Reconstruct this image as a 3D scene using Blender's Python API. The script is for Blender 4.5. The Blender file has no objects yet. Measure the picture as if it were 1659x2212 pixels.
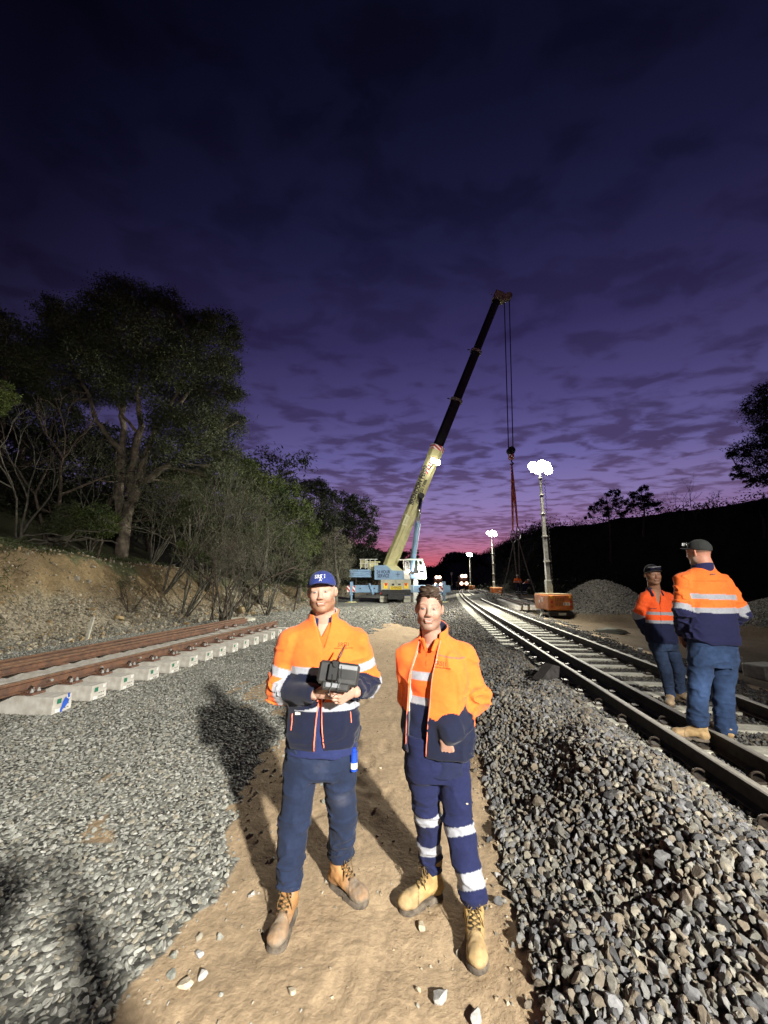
import bpy, math, random
import numpy as np
from mathutils import Vector, Matrix, Euler

R = math.radians
rng = np.random.default_rng(11)
random.seed(5)
SC = bpy.context.scene
COL = SC.collection

# ------------------------------------------------------------------ camera geometry (metres; camera 1.78 m up, pitched 10.5 deg up)
PITCH = R(10.5); CAMH = 1.78; FPX = 830.0
def at(x, y, Y):
    """survey helper: a sight line of the photograph (1659 x 2212 grid) met at the distance Y"""
    a = (x-829.5)/FPX; v = (1106-y)/FPX
    b = math.cos(PITCH)-math.sin(PITCH)*v; c = math.sin(PITCH)+math.cos(PITCH)*v
    t = Y/b
    return (a*t, Y, CAMH+c*t)

# ------------------------------------------------------------------ noise
def _h(ix, iy, iz, s):
    n = (ix*374761393 + iy*668265263 + iz*2147483647 + s*974634777) & 0xFFFFFFFF
    n = ((n ^ (n >> 13))*1274126177) & 0xFFFFFFFF
    n = (n ^ (n >> 16)) & 0xFFFFFFFF
    return n/4294967295.0
def vnoise(x, y, z=0.0, s=0):
    x, y, z = np.broadcast_arrays(np.asarray(x, float), np.asarray(y, float), np.asarray(z, float))
    fx, fy, fz = np.floor(x), np.floor(y), np.floor(z)
    ix, iy, iz = fx.astype(np.int64), fy.astype(np.int64), fz.astype(np.int64)
    u, v, w = x-fx, y-fy, z-fz
    u = u*u*(3-2*u); v = v*v*(3-2*v); w = w*w*(3-2*w)
    r = 0
    for a in (0, 1):
        for b in (0, 1):
            for c in (0, 1):
                r = r + _h(ix+a, iy+b, iz+c, s)*(u if a else 1-u)*(v if b else 1-v)*(w if c else 1-w)
    return r*2-1
def fbm(x, y, z=0.0, o=3, s=0):
    r = 0; a = 1; t = 0
    for i in range(o):
        r = r+a*vnoise(np.asarray(x)*2**i, np.asarray(y)*2**i, np.asarray(z)*2**i, s+i*7); t += a; a *= .5
    return r/t
def sstep(a, b, x):
    t = np.clip((x-a)/(b-a), 0, 1); return t*t*(3-2*t)

# ------------------------------------------------------------------ objects
def tag(o, label=None, cat=None, group=None, kind=None):
    if label: o['label'] = label
    if cat: o['category'] = cat
    if group: o['group'] = group
    if kind: o['kind'] = kind
    return o
def thing(name, label, cat, loc=(0, 0, 0), rz=0.0, group=None):
    o = bpy.data.objects.new(name, None); COL.objects.link(o)
    o.empty_display_size = .2
    o.location = loc; o.rotation_euler = (0, 0, rz)
    return tag(o, label, cat, group)
def copy_tree(o, parent=None):
    c = o.copy(); COL.objects.link(c)
    if parent is not None: c.parent = parent
    for ch in list(o.children): copy_tree(ch, c)
    return c
def np_mesh(name, V, F, m, parent=None, smooth=False, col=None, midx=None):
    V = np.asarray(V, np.float32); F = np.asarray(F, np.int32)
    me = bpy.data.meshes.new(name)
    me.vertices.add(len(V)); me.vertices.foreach_set('co', V.ravel())
    n, k = F.shape
    me.loops.add(n*k); me.loops.foreach_set('vertex_index', F.ravel())
    me.polygons.add(n)
    me.polygons.foreach_set('loop_start', np.arange(0, n*k, k, dtype=np.int32))
    me.polygons.foreach_set('loop_total', np.full(n, k, np.int32))
    me.polygons.foreach_set('use_smooth', np.full(n, smooth))
    if midx is not None: me.polygons.foreach_set('material_index', np.asarray(midx, np.int32))
    me.update(calc_edges=True)
    if col is not None:
        c = np.ones((len(V), 4), np.float32); c[:, :col.shape[1]] = col
        at_ = me.color_attributes.new('col', 'FLOAT_COLOR', 'POINT'); at_.data.foreach_set('color', c.ravel())
    for mm in (m if isinstance(m, (list, tuple)) else [m]): me.materials.append(mm)
    o = bpy.data.objects.new(name, me); COL.objects.link(o)
    if parent is not None: o.parent = parent
    return o

class MB:
    """collects shapes; build() links them as ONE mesh object"""
    def __init__(s): s.v = []; s.f = []; s.m = []; s.mi = 0
    def mat(s, i): s.mi = i; return s
    def add(s, vs, fs):
        n = len(s.v); s.v += [tuple(v) for v in vs]
        for f in fs: s.f.append([n+i for i in f]); s.m.append(s.mi)
        return s
    def box(s, c, d, rz=0.0, M=None, bev=0.0):
        hx, hy, hz = d[0]/2, d[1]/2, d[2]/2
        if bev > 0:
            b = min(bev, hx*.9, hy*.9, hz*.9); vs = []; idx = {}
            for sx in (-1, 1):
                for sy in (-1, 1):
                    for sz in (-1, 1):
                        for ax in range(3):
                            p = [sx*(hx-b), sy*(hy-b), sz*(hz-b)]; p[ax] = (sx*hx, sy*hy, sz*hz)[ax]
                            idx[(sx, sy, sz, ax)] = len(vs); vs.append(p)
            fs = []
            for ax in range(3):
                o1, o2 = [(1, 2), (0, 2), (0, 1)][ax]
                for sg in (-1, 1):
                    q = []
                    for (a, b_) in ((-1, -1), (1, -1), (1, 1), (-1, 1)):
                        k = [0, 0, 0]; k[ax] = sg; k[o1] = a; k[o2] = b_; q.append(idx[(k[0], k[1], k[2], ax)])
                    fs.append(q if (sg > 0) ^ (ax == 1) else q[::-1])
            for ax in range(3):
                o1, o2 = [(1, 2), (0, 2), (0, 1)][ax]
                for a in (-1, 1):
                    for b_ in (-1, 1):
                        k0 = [0]*3; k0[ax] = -1; k0[o1] = a; k0[o2] = b_; k1 = list(k0); k1[ax] = 1
                        fs.append([idx[(*k0, o1)], idx[(*k1, o1)], idx[(*k1, o2)], idx[(*k0, o2)]])
            for sx in (-1, 1):
                for sy in (-1, 1):
                    for sz in (-1, 1): fs.append([idx[(sx, sy, sz, 0)], idx[(sx, sy, sz, 1)], idx[(sx, sy, sz, 2)]])
        else:
            vs = [(x, y, z) for x in (-hx, hx) for y in (-hy, hy) for z in (-hz, hz)]
            fs = [(0, 1, 3, 2), (4, 6, 7, 5), (0, 4, 5, 1), (2, 3, 7, 6), (0, 2, 6, 4), (1, 5, 7, 3)]
        T = M if M is not None else Matrix.Rotation(rz, 3, 'Z')
        return s.add([T @ Vector(v)+Vector(c) for v in vs], fs)
    def tube(s, pts, r, n=8, cap=True):
        pts = [Vector(p) for p in pts]; k = len(pts)
        rs = r if isinstance(r, (list, tuple)) else [r]*k
        d0 = (pts[1]-pts[0]).normalized()
        u = d0.orthogonal().normalized(); vs = []
        for i, p in enumerate(pts):
            d = (pts[min(i+1, k-1)]-pts[max(i-1, 0)]).normalized()
            u = (u-d*u.dot(d)).normalized(); w = d.cross(u)
            for j in range(n):
                a = 2*math.pi*j/n; vs.append(p+(u*math.cos(a)+w*math.sin(a))*rs[i])
        fs = [(i*n+j, i*n+(j+1) % n, (i+1)*n+(j+1) % n, (i+1)*n+j) for i in range(k-1) for j in range(n)]
        if cap: fs += [list(range(n))[::-1], [(k-1)*n+j for j in range(n)]]
        return s.add(vs, fs)
    def prism(s, poly, a, b, axis='y'):
        """polygon (2D) extruded from a to b along the axis"""
        n = len(poly); vs = []
        for t in (a, b):
            for (p, q) in poly: vs.append({'y': (p, t, q), 'x': (t, p, q), 'z': (p, q, t)}[axis])
        fs = [list(range(n)), [n+i for i in range(n)][::-1]]+[(i, (i+1) % n, n+(i+1) % n, n+i) for i in range(n)]
        return s.add(vs, fs)
    def cyl(s, c, r, h, n=16, axis='z'):
        d = {'x': Vector((1, 0, 0)), 'y': Vector((0, 1, 0)), 'z': Vector((0, 0, 1))}[axis]*(h/2)
        c = Vector(c); return s.tube([c-d, c+d], r, n)
    def build(s, name, m, parent=None, smooth=False, M=None):
        me = bpy.data.meshes.new(name); vs = s.v
        if M is not None: vs = [M @ Vector(v) for v in vs]
        me.from_pydata([tuple(v) for v in vs], [], s.f); me.update()
        ms = m if isinstance(m, (list, tuple)) else [m]
        for mm in ms: me.materials.append(mm)
        me.polygons.foreach_set('material_index', s.m)
        if smooth: me.polygons.foreach_set('use_smooth', [True]*len(s.f))
        import bmesh
        bm = bmesh.new(); bm.from_mesh(me); bmesh.ops.recalc_face_normals(bm, faces=bm.faces); bm.to_mesh(me); bm.free()
        o = bpy.data.objects.new(name, me); COL.objects.link(o)
        if parent is not None: o.parent = parent
        return o

def text_mesh(name, txt, size, m, parent, M, ext=.002, off=0.0, sx=1.0, space=1.0):
    cu = bpy.data.curves.new(name, 'FONT'); cu.body = txt; cu.size = size; cu.extrude = ext; cu.offset = off
    cu.align_x = 'CENTER'; cu.align_y = 'CENTER'; cu.space_line = .85; cu.space_character = space; cu.resolution_u = 3
    t = bpy.data.objects.new(name, cu); COL.objects.link(t)
    dg = bpy.context.evaluated_depsgraph_get(); dg.update()
    me = bpy.data.meshes.new_from_object(t.evaluated_get(dg))
    bpy.data.objects.remove(t); bpy.data.curves.remove(cu)
    me.transform(M @ Matrix.Diagonal((sx, 1, 1, 1))); me.materials.clear(); me.materials.append(m); me.name = name
    o = bpy.data.objects.new(name, me); COL.objects.link(o); o.parent = parent
    return o

# ------------------------------------------------------------------ materials
def _nt(m):
    m.use_nodes = True; nt = m.node_tree; b = nt.nodes['Principled BSDF']; return nt, b
def mat(name, c, rough=.6, metal=0.0, var=.15, scale=8.0, bump=0.0, bscale=60.0, c2=None, spec=.5, detail=4.0, lo=.35, hi=.65):
    m = bpy.data.materials.new(name); nt, b = _nt(m); N = nt.nodes; L = nt.links
    b.inputs['Roughness'].default_value = rough; b.inputs['Metallic'].default_value = metal
    b.inputs['Specular IOR Level'].default_value = spec
    tc = N.new('ShaderNodeTexCoord')
    no = N.new('ShaderNodeTexNoise'); no.inputs['Scale'].default_value = scale; no.inputs['Detail'].default_value = detail
    L.new(tc.outputs['Object'], no.inputs['Vector'])
    rp = N.new('ShaderNodeValToRGB'); e = rp.color_ramp.elements
    e[0].position = lo; e[1].position = hi
    d = c2 if c2 else tuple(x*(1-var*2) for x in c)
    e[0].color = (*d, 1); e[1].color = (*c, 1)
    L.new(no.outputs['Fac'], rp.inputs['Fac']); L.new(rp.outputs['Color'], b.inputs['Base Color'])
    if bump > 0:
        n2 = N.new('ShaderNodeTexNoise'); n2.inputs['Scale'].default_value = bscale; n2.inputs['Detail'].default_value = 5
        L.new(tc.outputs['Object'], n2.inputs['Vector'])
        bp = N.new('ShaderNodeBump'); bp.inputs['Strength'].default_value = bump; bp.inputs['Distance'].default_value = .01
        L.new(n2.outputs['Fac'], bp.inputs['Height']); L.new(bp.outputs['Normal'], b.inputs['Normal'])
    return m
def mat_vc(name, rough=.9, scale=30, var=.2, bump=.3, bscale=200, sheen=0.0, spec=.3, dist=.004, sss=0.0, transl=0.0):
    """colour of its own per vertex ('col'), with fine noise on top"""
    m = bpy.data.materials.new(name); nt, b = _nt(m); N = nt.nodes; L = nt.links
    b.inputs['Roughness'].default_value = rough; b.inputs['Specular IOR Level'].default_value = spec
    b.inputs['Sheen Weight'].default_value = sheen
    if sss: b.inputs['Subsurface Weight'].default_value = sss; b.inputs['Subsurface Radius'].default_value = (.01, .004, .002); b.inputs['Subsurface Scale'].default_value = .6
    at_ = N.new('ShaderNodeVertexColor'); at_.layer_name = 'col'
    tc = N.new('ShaderNodeTexCoord'); no = N.new('ShaderNodeTexNoise'); no.inputs['Scale'].default_value = scale; no.inputs['Detail'].default_value = 5
    L.new(tc.outputs['Object'], no.inputs['Vector'])
    mr = N.new('ShaderNodeMapRange'); mr.inputs[1].default_value = .3; mr.inputs[2].default_value = .7; mr.inputs[3].default_value = 1-var; mr.inputs[4].default_value = 1+var
    L.new(no.outputs['Fac'], mr.inputs[0])
    mx = N.new('ShaderNodeVectorMath'); mx.operation = 'SCALE'
    L.new(at_.outputs['Color'], mx.inputs[0]); L.new(mr.outputs[0], mx.inputs['Scale']); L.new(mx.outputs[0], b.inputs['Base Color'])
    if bump:
        n2 = N.new('ShaderNodeTexNoise'); n2.inputs['Scale'].default_value = bscale; n2.inputs['Detail'].default_value = 3
        L.new(tc.outputs['Object'], n2.inputs['Vector'])
        bp = N.new('ShaderNodeBump'); bp.inputs['Strength'].default_value = bump; bp.inputs['Distance'].default_value = dist
        L.new(n2.outputs['Fac'], bp.inputs['Height']); L.new(bp.outputs['Normal'], b.inputs['Normal'])
    return m
def mat_emit(name, c, s):
    m = bpy.data.materials.new(name); nt, b = _nt(m)
    b.inputs['Base Color'].default_value = (.8, .8, .8, 1)
    b.inputs['Emission Color'].default_value = (*c, 1); b.inputs['Emission Strength'].default_value = s
    return m
def mat_stone(name, rough=.85):
    m = bpy.data.materials.new(name); nt, b = _nt(m); N = nt.nodes; L = nt.links
    b.inputs['Roughness'].default_value = rough; b.inputs['Specular IOR Level'].default_value = .25
    at_ = N.new('ShaderNodeVertexColor'); at_.layer_name = 'col'
    tc = N.new('ShaderNodeTexCoord'); no = N.new('ShaderNodeTexNoise'); no.inputs['Scale'].default_value = 45; no.inputs['Detail'].default_value = 6
    L.new(tc.outputs['Object'], no.inputs['Vector'])
    mr = N.new('ShaderNodeMapRange'); mr.inputs[1].default_value = .3; mr.inputs[2].default_value = .7; mr.inputs[3].default_value = .68; mr.inputs[4].default_value = 1.25
    L.new(no.outputs['Fac'], mr.inputs[0])
    mx = N.new('ShaderNodeVectorMath'); mx.operation = 'SCALE'
    L.new(at_.outputs['Color'], mx.inputs[0]); L.new(mr.outputs[0], mx.inputs['Scale']); L.new(mx.outputs[0], b.inputs['Base Color'])
    n2 = N.new('ShaderNodeTexNoise'); n2.inputs['Scale'].default_value = 120; n2.inputs['Detail'].default_value = 4
    L.new(tc.outputs['Object'], n2.inputs['Vector'])
    bp = N.new('ShaderNodeBump'); bp.inputs['Strength'].default_value = .5; bp.inputs['Distance'].default_value = .004
    L.new(n2.outputs['Fac'], bp.inputs['Height']); L.new(bp.outputs['Normal'], b.inputs['Normal'])
    return m

# ------------------------------------------------------------------ signed-distance modelling
def cap(a, b, ra, rb=None, n=None, s=1.0):
    """tapered limb from a to b; n, s: flattened by s along n"""
    a = np.array(a, float); b = np.array(b, float); rb = ra if rb is None else rb
    ab = b-a; L2 = max(1e-9, ab @ ab); M = max(ra, rb)*max(1.0, s)+.001
    nn = None if n is None else np.array(n, float)/np.linalg.norm(n)
    def f(X, Y, Z):
        px, py, pz = X-a[0], Y-a[1], Z-a[2]
        t = np.clip((px*ab[0]+py*ab[1]+pz*ab[2])/L2, 0, 1)
        qx, qy, qz = px-ab[0]*t, py-ab[1]*t, pz-ab[2]*t
        d2 = qx*qx+qy*qy+qz*qz
        if nn is not None:
            q = qx*nn[0]+qy*nn[1]+qz*nn[2]; d2 = d2-q*q+q*q/(s*s)
        return np.sqrt(np.maximum(d2, 0))-(ra+(rb-ra)*t)
    f.lo = np.minimum(a, b)-M; f.hi = np.maximum(a, b)+M
    return f
def ell(c, r, M=None):
    c = np.array(c, float); r = np.array(r, float); m = r.min(); big = r.max()
    Mi = None if M is None else np.array(M.inverted())
    def f(X, Y, Z):
        x, y, z = X-c[0], Y-c[1], Z-c[2]
        if Mi is not None:
            x, y, z = (Mi[i][0]*x+Mi[i][1]*y+Mi[i][2]*z for i in range(3))
        k0 = np.sqrt((x/r[0])**2+(y/r[1])**2+(z/r[2])**2); k1 = np.sqrt((x/r[0]**2)**2+(y/r[1]**2)**2+(z/r[2]**2)**2)
        return k0*(k0-1)/np.maximum(k1, 1e-6)
    e = r if M is None else np.array([big]*3)
    f.lo = c-e; f.hi = c+e
    return f
def loft(zs, cx, cy, rx, ry, p=2.3, yaw=0.0, ctr=(0, 0)):
    zs = np.array(zs, float); cx = np.array(cx, float); cy = np.array(cy, float); rx = np.array(rx, float); ry = np.array(ry, float)
    cs, sn = math.cos(yaw), math.sin(yaw)
    def f(X, Y, Z):
        x = (X-ctr[0])*cs+(Y-ctr[1])*sn; y = -(X-ctr[0])*sn+(Y-ctr[1])*cs
        a = np.interp(Z, zs, cx); b = np.interp(Z, zs, cy); u = np.interp(Z, zs, rx); v = np.interp(Z, zs, ry)
        q = ((np.abs(x-a)/u)**p+(np.abs(y-b)/v)**p)**(1/p)
        d = (q-1)*np.minimum(u, v)
        e = np.maximum(zs[0]-Z, Z-zs[-1])
        return np.maximum(d, e)
    m = max(rx.max(), ry.max())+max(np.abs(cx).max(), np.abs(cy).max())
    f.lo = np.array([ctr[0]-m, ctr[1]-m, zs[0]]); f.hi = np.array([ctr[0]+m, ctr[1]+m, zs[-1]])
    return f
class Field:
    def __init__(s): s.ops = []
    def add(s, f, k=.01): s.ops.append((f, k, '+')); return s
    def cut(s, f, k=.0): s.ops.append((f, k, '-')); return s
    def mod(s, f): s.ops.append((f, 0, 'm')); return s          # f(F,X,Y,Z)->F
    @staticmethod
    def comb(F, d, k, op):
        if op == '+':
            if k <= 0: return np.minimum(F, d)
            h = np.clip(.5+.5*(F-d)/k, 0, 1); return F*(1-h)+d*h-k*h*(1-h)
        d = -d
        if k <= 0: return np.maximum(F, d)
        h = np.clip(.5-.5*(F-d)/k, 0, 1); return F*(1-h)+d*h+k*h*(1-h)
    def at(s, X, Y, Z):
        F = np.full(np.broadcast(X, Y, Z).shape, 9.)
        for f, k, op in s.ops: F = f(F, X, Y, Z) if op == 'm' else s.comb(F, f(X, Y, Z), k, op)
        return F
    def grid(s, h, lo=None, hi=None):
        if lo is None:
            lo = np.min([f.lo for f, k, o in s.ops if o == '+'], axis=0)-3*h-.01; hi = np.max([f.hi for f, k, o in s.ops if o == '+'], axis=0)+3*h+.01
        n = np.ceil((np.array(hi)-lo)/h).astype(int)+1
        ax = [lo[i]+np.arange(n[i])*h for i in range(3)]
        F = np.full(tuple(n), .5, np.float64)
        for f, k, op in s.ops:
            if op == 'm':
                F = f(F, ax[0][:, None, None], ax[1][None, :, None], ax[2][None, None, :]); continue
            sl = []
            for i in range(3):
                a = np.searchsorted(ax[i], f.lo[i]-k-3*h-.01) if hasattr(f, 'lo') else 0
                b = np.searchsorted(ax[i], f.hi[i]+k+3*h+.01) if hasattr(f, 'lo') else n[i]
                sl.append(slice(max(0, a), max(0, b)))
            X = ax[0][sl[0]][:, None, None]; Y = ax[1][sl[1]][None, :, None]; Z = ax[2][sl[2]][None, None, :]
            if X.size == 0 or Y.size == 0 or Z.size == 0: continue
            sl = tuple(sl)
            F[sl] = s.comb(F[sl], f(X, Y, Z), k, op)
        return F, np.array(lo, float), h
    def mesh(s, h, lo=None, hi=None):
        F, o, h = s.grid(h, lo, hi); return surfnet(F, o, h)
def surfnet(F, org, h):
    F = F.copy()
    for a in range(3):
        sl = [slice(None)]*3; sl[a] = 0; F[tuple(sl)] = np.maximum(F[tuple(sl)], 1e-3); sl[a] = -1; F[tuple(sl)] = np.maximum(F[tuple(sl)], 1e-3)
    I = F < 0; nx, ny, nz = F.shape
    def cr(A, a, b, c): return A[a:nx-1+a, b:ny-1+b, c:nz-1+c]
    cnt = np.zeros((nx-1, ny-1, nz-1), np.int8)
    for a in (0, 1):
        for b in (0, 1):
            for c in (0, 1): cnt += cr(I, a, b, c)
    ci = np.nonzero((cnt > 0) & (cnt < 8)); m = len(ci[0])
    idx = np.full((nx-1, ny-1, nz-1), -1, np.int64); idx[ci] = np.arange(m)
    P = np.zeros((m, 3)); K = np.zeros(m)
    corners = [(a, b, c) for a in (0, 1) for b in (0, 1) for c in (0, 1)]
    val = {c: F[ci[0]+c[0], ci[1]+c[1], ci[2]+c[2]] for c in corners}
    for c in corners:
        for ax in range(3):
            if c[ax] == 0:
                d = list(c); d[ax] = 1; d = tuple(d)
                fa, fb = val[c], val[d]; ok = (fa < 0) != (fb < 0)
                t = np.where(ok, fa/np.where(ok, fa-fb, 1), 0)
                for j in range(3): P[:, j] += np.where(ok, c[j]+(t if j == ax else 0), 0)
                K += ok
    P = P/K[:, None]+np.stack(ci, 1); V = org+P*h
    Q = []
    for ax in range(3):
        S = np.moveaxis(I, ax, 0); J = np.moveaxis(idx, ax, 0)
        e = S[:-1, 1:-1, 1:-1] != S[1:, 1:-1, 1:-1]
        i, j, k = np.nonzero(e); ins = S[i, j+1, k+1]
        q = np.stack([J[i, j, k], J[i, j+1, k], J[i, j+1, k+1], J[i, j, k+1]], 1)
        fl = ins if ax != 1 else ~ins
        q[~fl] = q[~fl][:, ::-1]; Q.append(q)
    return V, np.concatenate(Q)
def relax(V, F, it=1, lam=.5):
    for _ in range(it):
        S = np.zeros_like(V); K = np.zeros(len(V))
        for a, b in ((0, 1), (1, 2), (2, 3), (3, 0)):
            for p, q in ((a, b), (b, a)):
                np.add.at(S, F[:, p], V[F[:, q]]); np.add.at(K, F[:, p], 1)
        V = V+lam*(S/np.maximum(K, 1)[:, None]-V)
    return V
def fold(amp, sx, sy, sz, s=0, w=None):
    """cloth folds: displaces the surface by stretched noise"""
    def m(F, X, Y, Z):
        near = np.abs(F) < .05
        X, Y, Z = np.broadcast_arrays(X, Y, Z)
        x, y, z = X[near], Y[near], Z[near]
        d = amp*(vnoise(x*sx, y*sy, z*sz, s)+.5*vnoise(x*sx*2.1, y*sy*2.1, z*sz*2.1, s+3))
        if w is not None: d = d*w(x, y, z)
        F = F.copy(); F[near] += d
        return F
    return m
# ------------------------------------------------------------------ the lie of the land
def railA(y): return 2.2+.12*y+.0006*np.clip(y, -20, 130)**2*np.where(y > 0, 1, .3)
def trk(x, y): return x-(railA(y)+.765)                       # sideways distance from the middle of the track
TOE = ([-30, 10, 19, 26, 34, 45, 100, 200, 600], [-11.5, -10, -8.6, -6.6, -5.4, -4.6, 3, 16, 60])
BH = ([-30, 8, 14, 20, 26, 32, 45, 90], [3.2, 3.2, 3.5, 3.1, 2.4, 1.9, 1.6, 2.5])
def toe(y): return np.interp(y, *TOE)
_rp = np.random.default_rng(77)
PRINTS = [(_rp.uniform(-.95, .75), _rp.uniform(1.7, 7.5), _rp.normal(0, .35), _rp.uniform(.006, .013)) for _ in range(64)]
def hgt(x, y):
    x = np.asarray(x, float); y = np.asarray(y, float)
    u = trk(x, y); au = np.abs(u)
    z = 0.0*x+0.0*y
    x, y = np.broadcast_arrays(x, y)
    z = z+.235*(1-sstep(1.45, 2.5, au))
    # windrow and heaps of loose ballast between the path and the track
    lft = sstep(-2.9, -2.3, u)*(1-sstep(-1.35, -.98, u))
    z = z+lft*sstep(1, 2.2, y)*(1-sstep(7, 11, y))*(.13+.24*fbm(x*1.15, y*1.0, 3.1, 3, 5))
    for (cx, cy, sx, sy, a) in ((1.55, 3.1, .42, .8, .14), (1.45, 4.7, .35, .7, .16), (2.0, 2.2, .5, .5, .06), (1.9, 6.8, .5, 1.1, .08)):
        z = z+a*np.exp(-((x-cx)/sx)**2-((y-cy)/sy)**2)
    # left gravel: gently rolling
    lg = sstep(-.7, -2.2, x)
    z = z+lg*(.03+.035*fbm(x*.6, y*.6, 1.0, 2, 9))*sstep(-3, 1, y)
    # foot-worn dirt path
    pth = (1-lg)*(1-sstep(-2.9, -2.4, u))*(1-sstep(30, 60, y))
    z = z+pth*(.014*fbm(x*2.2, y*2.2, 0, 3, 21)+.008*fbm(x*8, y*8, 0, 2, 23)-.016*np.maximum(0, fbm(x*4.5, y*3.2, 0, 2, 25)-.22))
    near = (x > -1.3) & (x < 1.1) & (y > 1.3) & (y < 8)
    if near.any():
        xn, yn = x[near], y[near]; dz = 0*xn
        for (px, py, a, dp) in PRINTS:
            q = (xn-px)*math.cos(a)+(yn-py)*math.sin(a); w = -(xn-px)*math.sin(a)+(yn-py)*math.cos(a); r2 = (q/.055)**2+(w/.15)**2
            dz = dz-dp*np.exp(-r2**2)+dp*.55*np.exp(-((np.sqrt(r2)-1.35)/.28)**2)
        z = np.array(z, float); z[near] += dz
    # right of the track
    rg = sstep(2.4, 4.2, u)
    z = z-rg*.10+rg*.05*fbm(x*.5, y*.5, 0, 3, 31)
    def cone(cx, cy, rad, hh, q, s):
        r = np.hypot(x-cx, (y-cy)*q); r = r*(1+.10*fbm(x*.7, y*.7, s, 2, 40))
        return np.maximum(0, hh*(1-r/rad)-.10*np.exp(-(r/(.25*rad))**2)*hh)
    z = z+cone(12.3, 22.6, 3.0, 1.85, .9, 1)+cone(14.2, 26.0, 4.2, 1.9, .8, 3)+cone(16.2, 15.5, 3.3, 1.75, .85, 2)+cone(14.6, 33, 3.0, 1.2, .8, 5)
    z = z+cone(10.9, 38.5, 3.2, .95, .6, 6)
    # cutting on the left
    d = toe(y)-x; H = np.interp(y, *BH)
    dn = d+.9*fbm(x*.35, y*.35, 0, 3, 50)+.25*fbm(x*1.6, y*1.6, 0, 2, 52)
    b = .22*H*sstep(-.2, 1.6, dn)+.62*H*sstep(1.0, 3.4, dn)+.16*H*sstep(3.0, 6.5, dn)
    rough = sstep(.3, 1.5, dn)*(1-sstep(5, 8, dn))
    b = b+rough*(.28*np.abs(fbm(x*1.1, y*.9, 0, 3, 60))-.08+.10*fbm(x*3.2, y*3.2, 0, 3, 61))
    b = b+np.maximum(0, d-6)*.10*(1-sstep(40, 90, d))+sstep(9, 32, d)*9.0+sstep(30, 80, d)*8
    z = z+b*sstep(-.4, .3, dn)
    # hill on the right
    ft = np.maximum(14+.1*y, 85-.8*y)
    hl = sstep(0, 15, x-ft)*(13.6+1.2*fbm(x*.05, y*.05, 0, 3, 70)+.5*fbm(x*.25, y*.25, 0, 2, 71))
    z = z+hl
    # far ridge that closes the valley
    z = z+17*sstep(290, 400, y)*(1+.05*fbm(x*.02, y*.02, 0, 3, 80))*(1-sstep(30, 90, x-ft)*.8)
    return z
def gravel_mask(x, y):
    """1 = left gravel, 2 = track ballast, 0 = dirt"""
    n = .16*fbm(x*2.2, y*2.0, 0, 3, 90)+.10*fbm(x*7, y*7, 0, 2, 91)
    lx = np.interp(y, [0, 2.1, 2.9, 3.5, 4.8, 8, 11, 14, 18, 24, 30], [-1.12, -1.08, -1.0, -1.22, -1.25, -1.1, -.95, -.75, .2, 2.4, 3.0])
    n = n*(1+.16*np.clip(y-3, 0, 20)); L = (x < lx+n*.9)
    u = trk(x, y)
    rl = np.interp(y, [0, 2.2, 3.2, 4.8, 8, 15, 18], [.56, .66, .80, 1.0, 1.5, 1.6, .5])
    Rr = (x > rl+n*.55) & (u < 2.7+n*2)
    piles = (hgt(x, y) > .22) & (u > 3) & (u < 16) & (y < 45)
    return L, Rr | piles
def ground_colour(x, y):
    L, Rr = gravel_mask(x, y)
    dirt = np.array([.37, .275, .175]); c = np.tile(dirt, (len(x), 1))
    n = fbm(x*1.2, y*1.2, 0, 4, 100)[:, None]
    c = c*(1+.16*n)
    n3 = fbm(x*9, y*11, 0, 2, 107)[:, None]; c = c*(1+.10*n3)
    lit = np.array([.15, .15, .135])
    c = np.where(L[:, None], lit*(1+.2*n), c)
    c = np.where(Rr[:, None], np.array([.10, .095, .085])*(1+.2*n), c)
    a = np.where(L | Rr, 1.0, 0.0)
    # thin dirt patches among the left gravel
    tp = L & (fbm(x*1.5, y*1.5, 0, 3, 111) > .36) & (y < 8) & (y > 3) & (x > -2.6)
    c = np.where(tp[:, None], dirt*.9, c); a = np.where(tp, .35, a)
    # right side: compacted earth
    u = trk(x, y); rr = (u > 2.7) & ~Rr
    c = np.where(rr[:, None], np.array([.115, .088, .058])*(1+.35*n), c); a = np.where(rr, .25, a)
    # cutting: ochre earth, scree at the toe, litter above
    d = toe(y)-x; dn = d+.9*fbm(x*.35, y*.35, 0, 3, 50)
    m = fbm(x*.55, y*.55, 0, 4, 120)[:, None]
    bank = np.where(m > .12, np.array([.195, .145, .085]), np.where(m < -.25, np.array([.10, .105, .055]), np.array([.21, .155, .085])))
    bank = bank*(1+.35*fbm(x*3, y*3, 0, 3, 121)[:, None])
    scree = np.array([.20, .175, .13])*(1+.3*n)
    k = sstep(.0, .5, dn)[:, None]; k2 = sstep(1.2, 2.2, dn+1.1*m[:, 0])[:, None]; k3 = sstep(3.6, 5.2, dn+m[:, 0])[:, None]
    litter = np.array([.055, .055, .03])*(1+.4*n)
    c = c*(1-k)+k*(scree*(1-k2)+k2*(bank*(1-k3)+litter*k3)); a = a*(1-k[:, 0])+k[:, 0]*(1-.7*k2[:, 0])
    # hills: dry scrub
    hl = ((x > np.maximum(14+.1*y, 85-.8*y)-2) | (y > 280))[:, None]
    c = np.where(hl, np.array([.035, .036, .025])*(1+.4*n), c); a = np.where(hl[:, 0], 0, a)
    return np.concatenate([np.clip(c, .004, 1), a[:, None]], 1)

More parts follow.
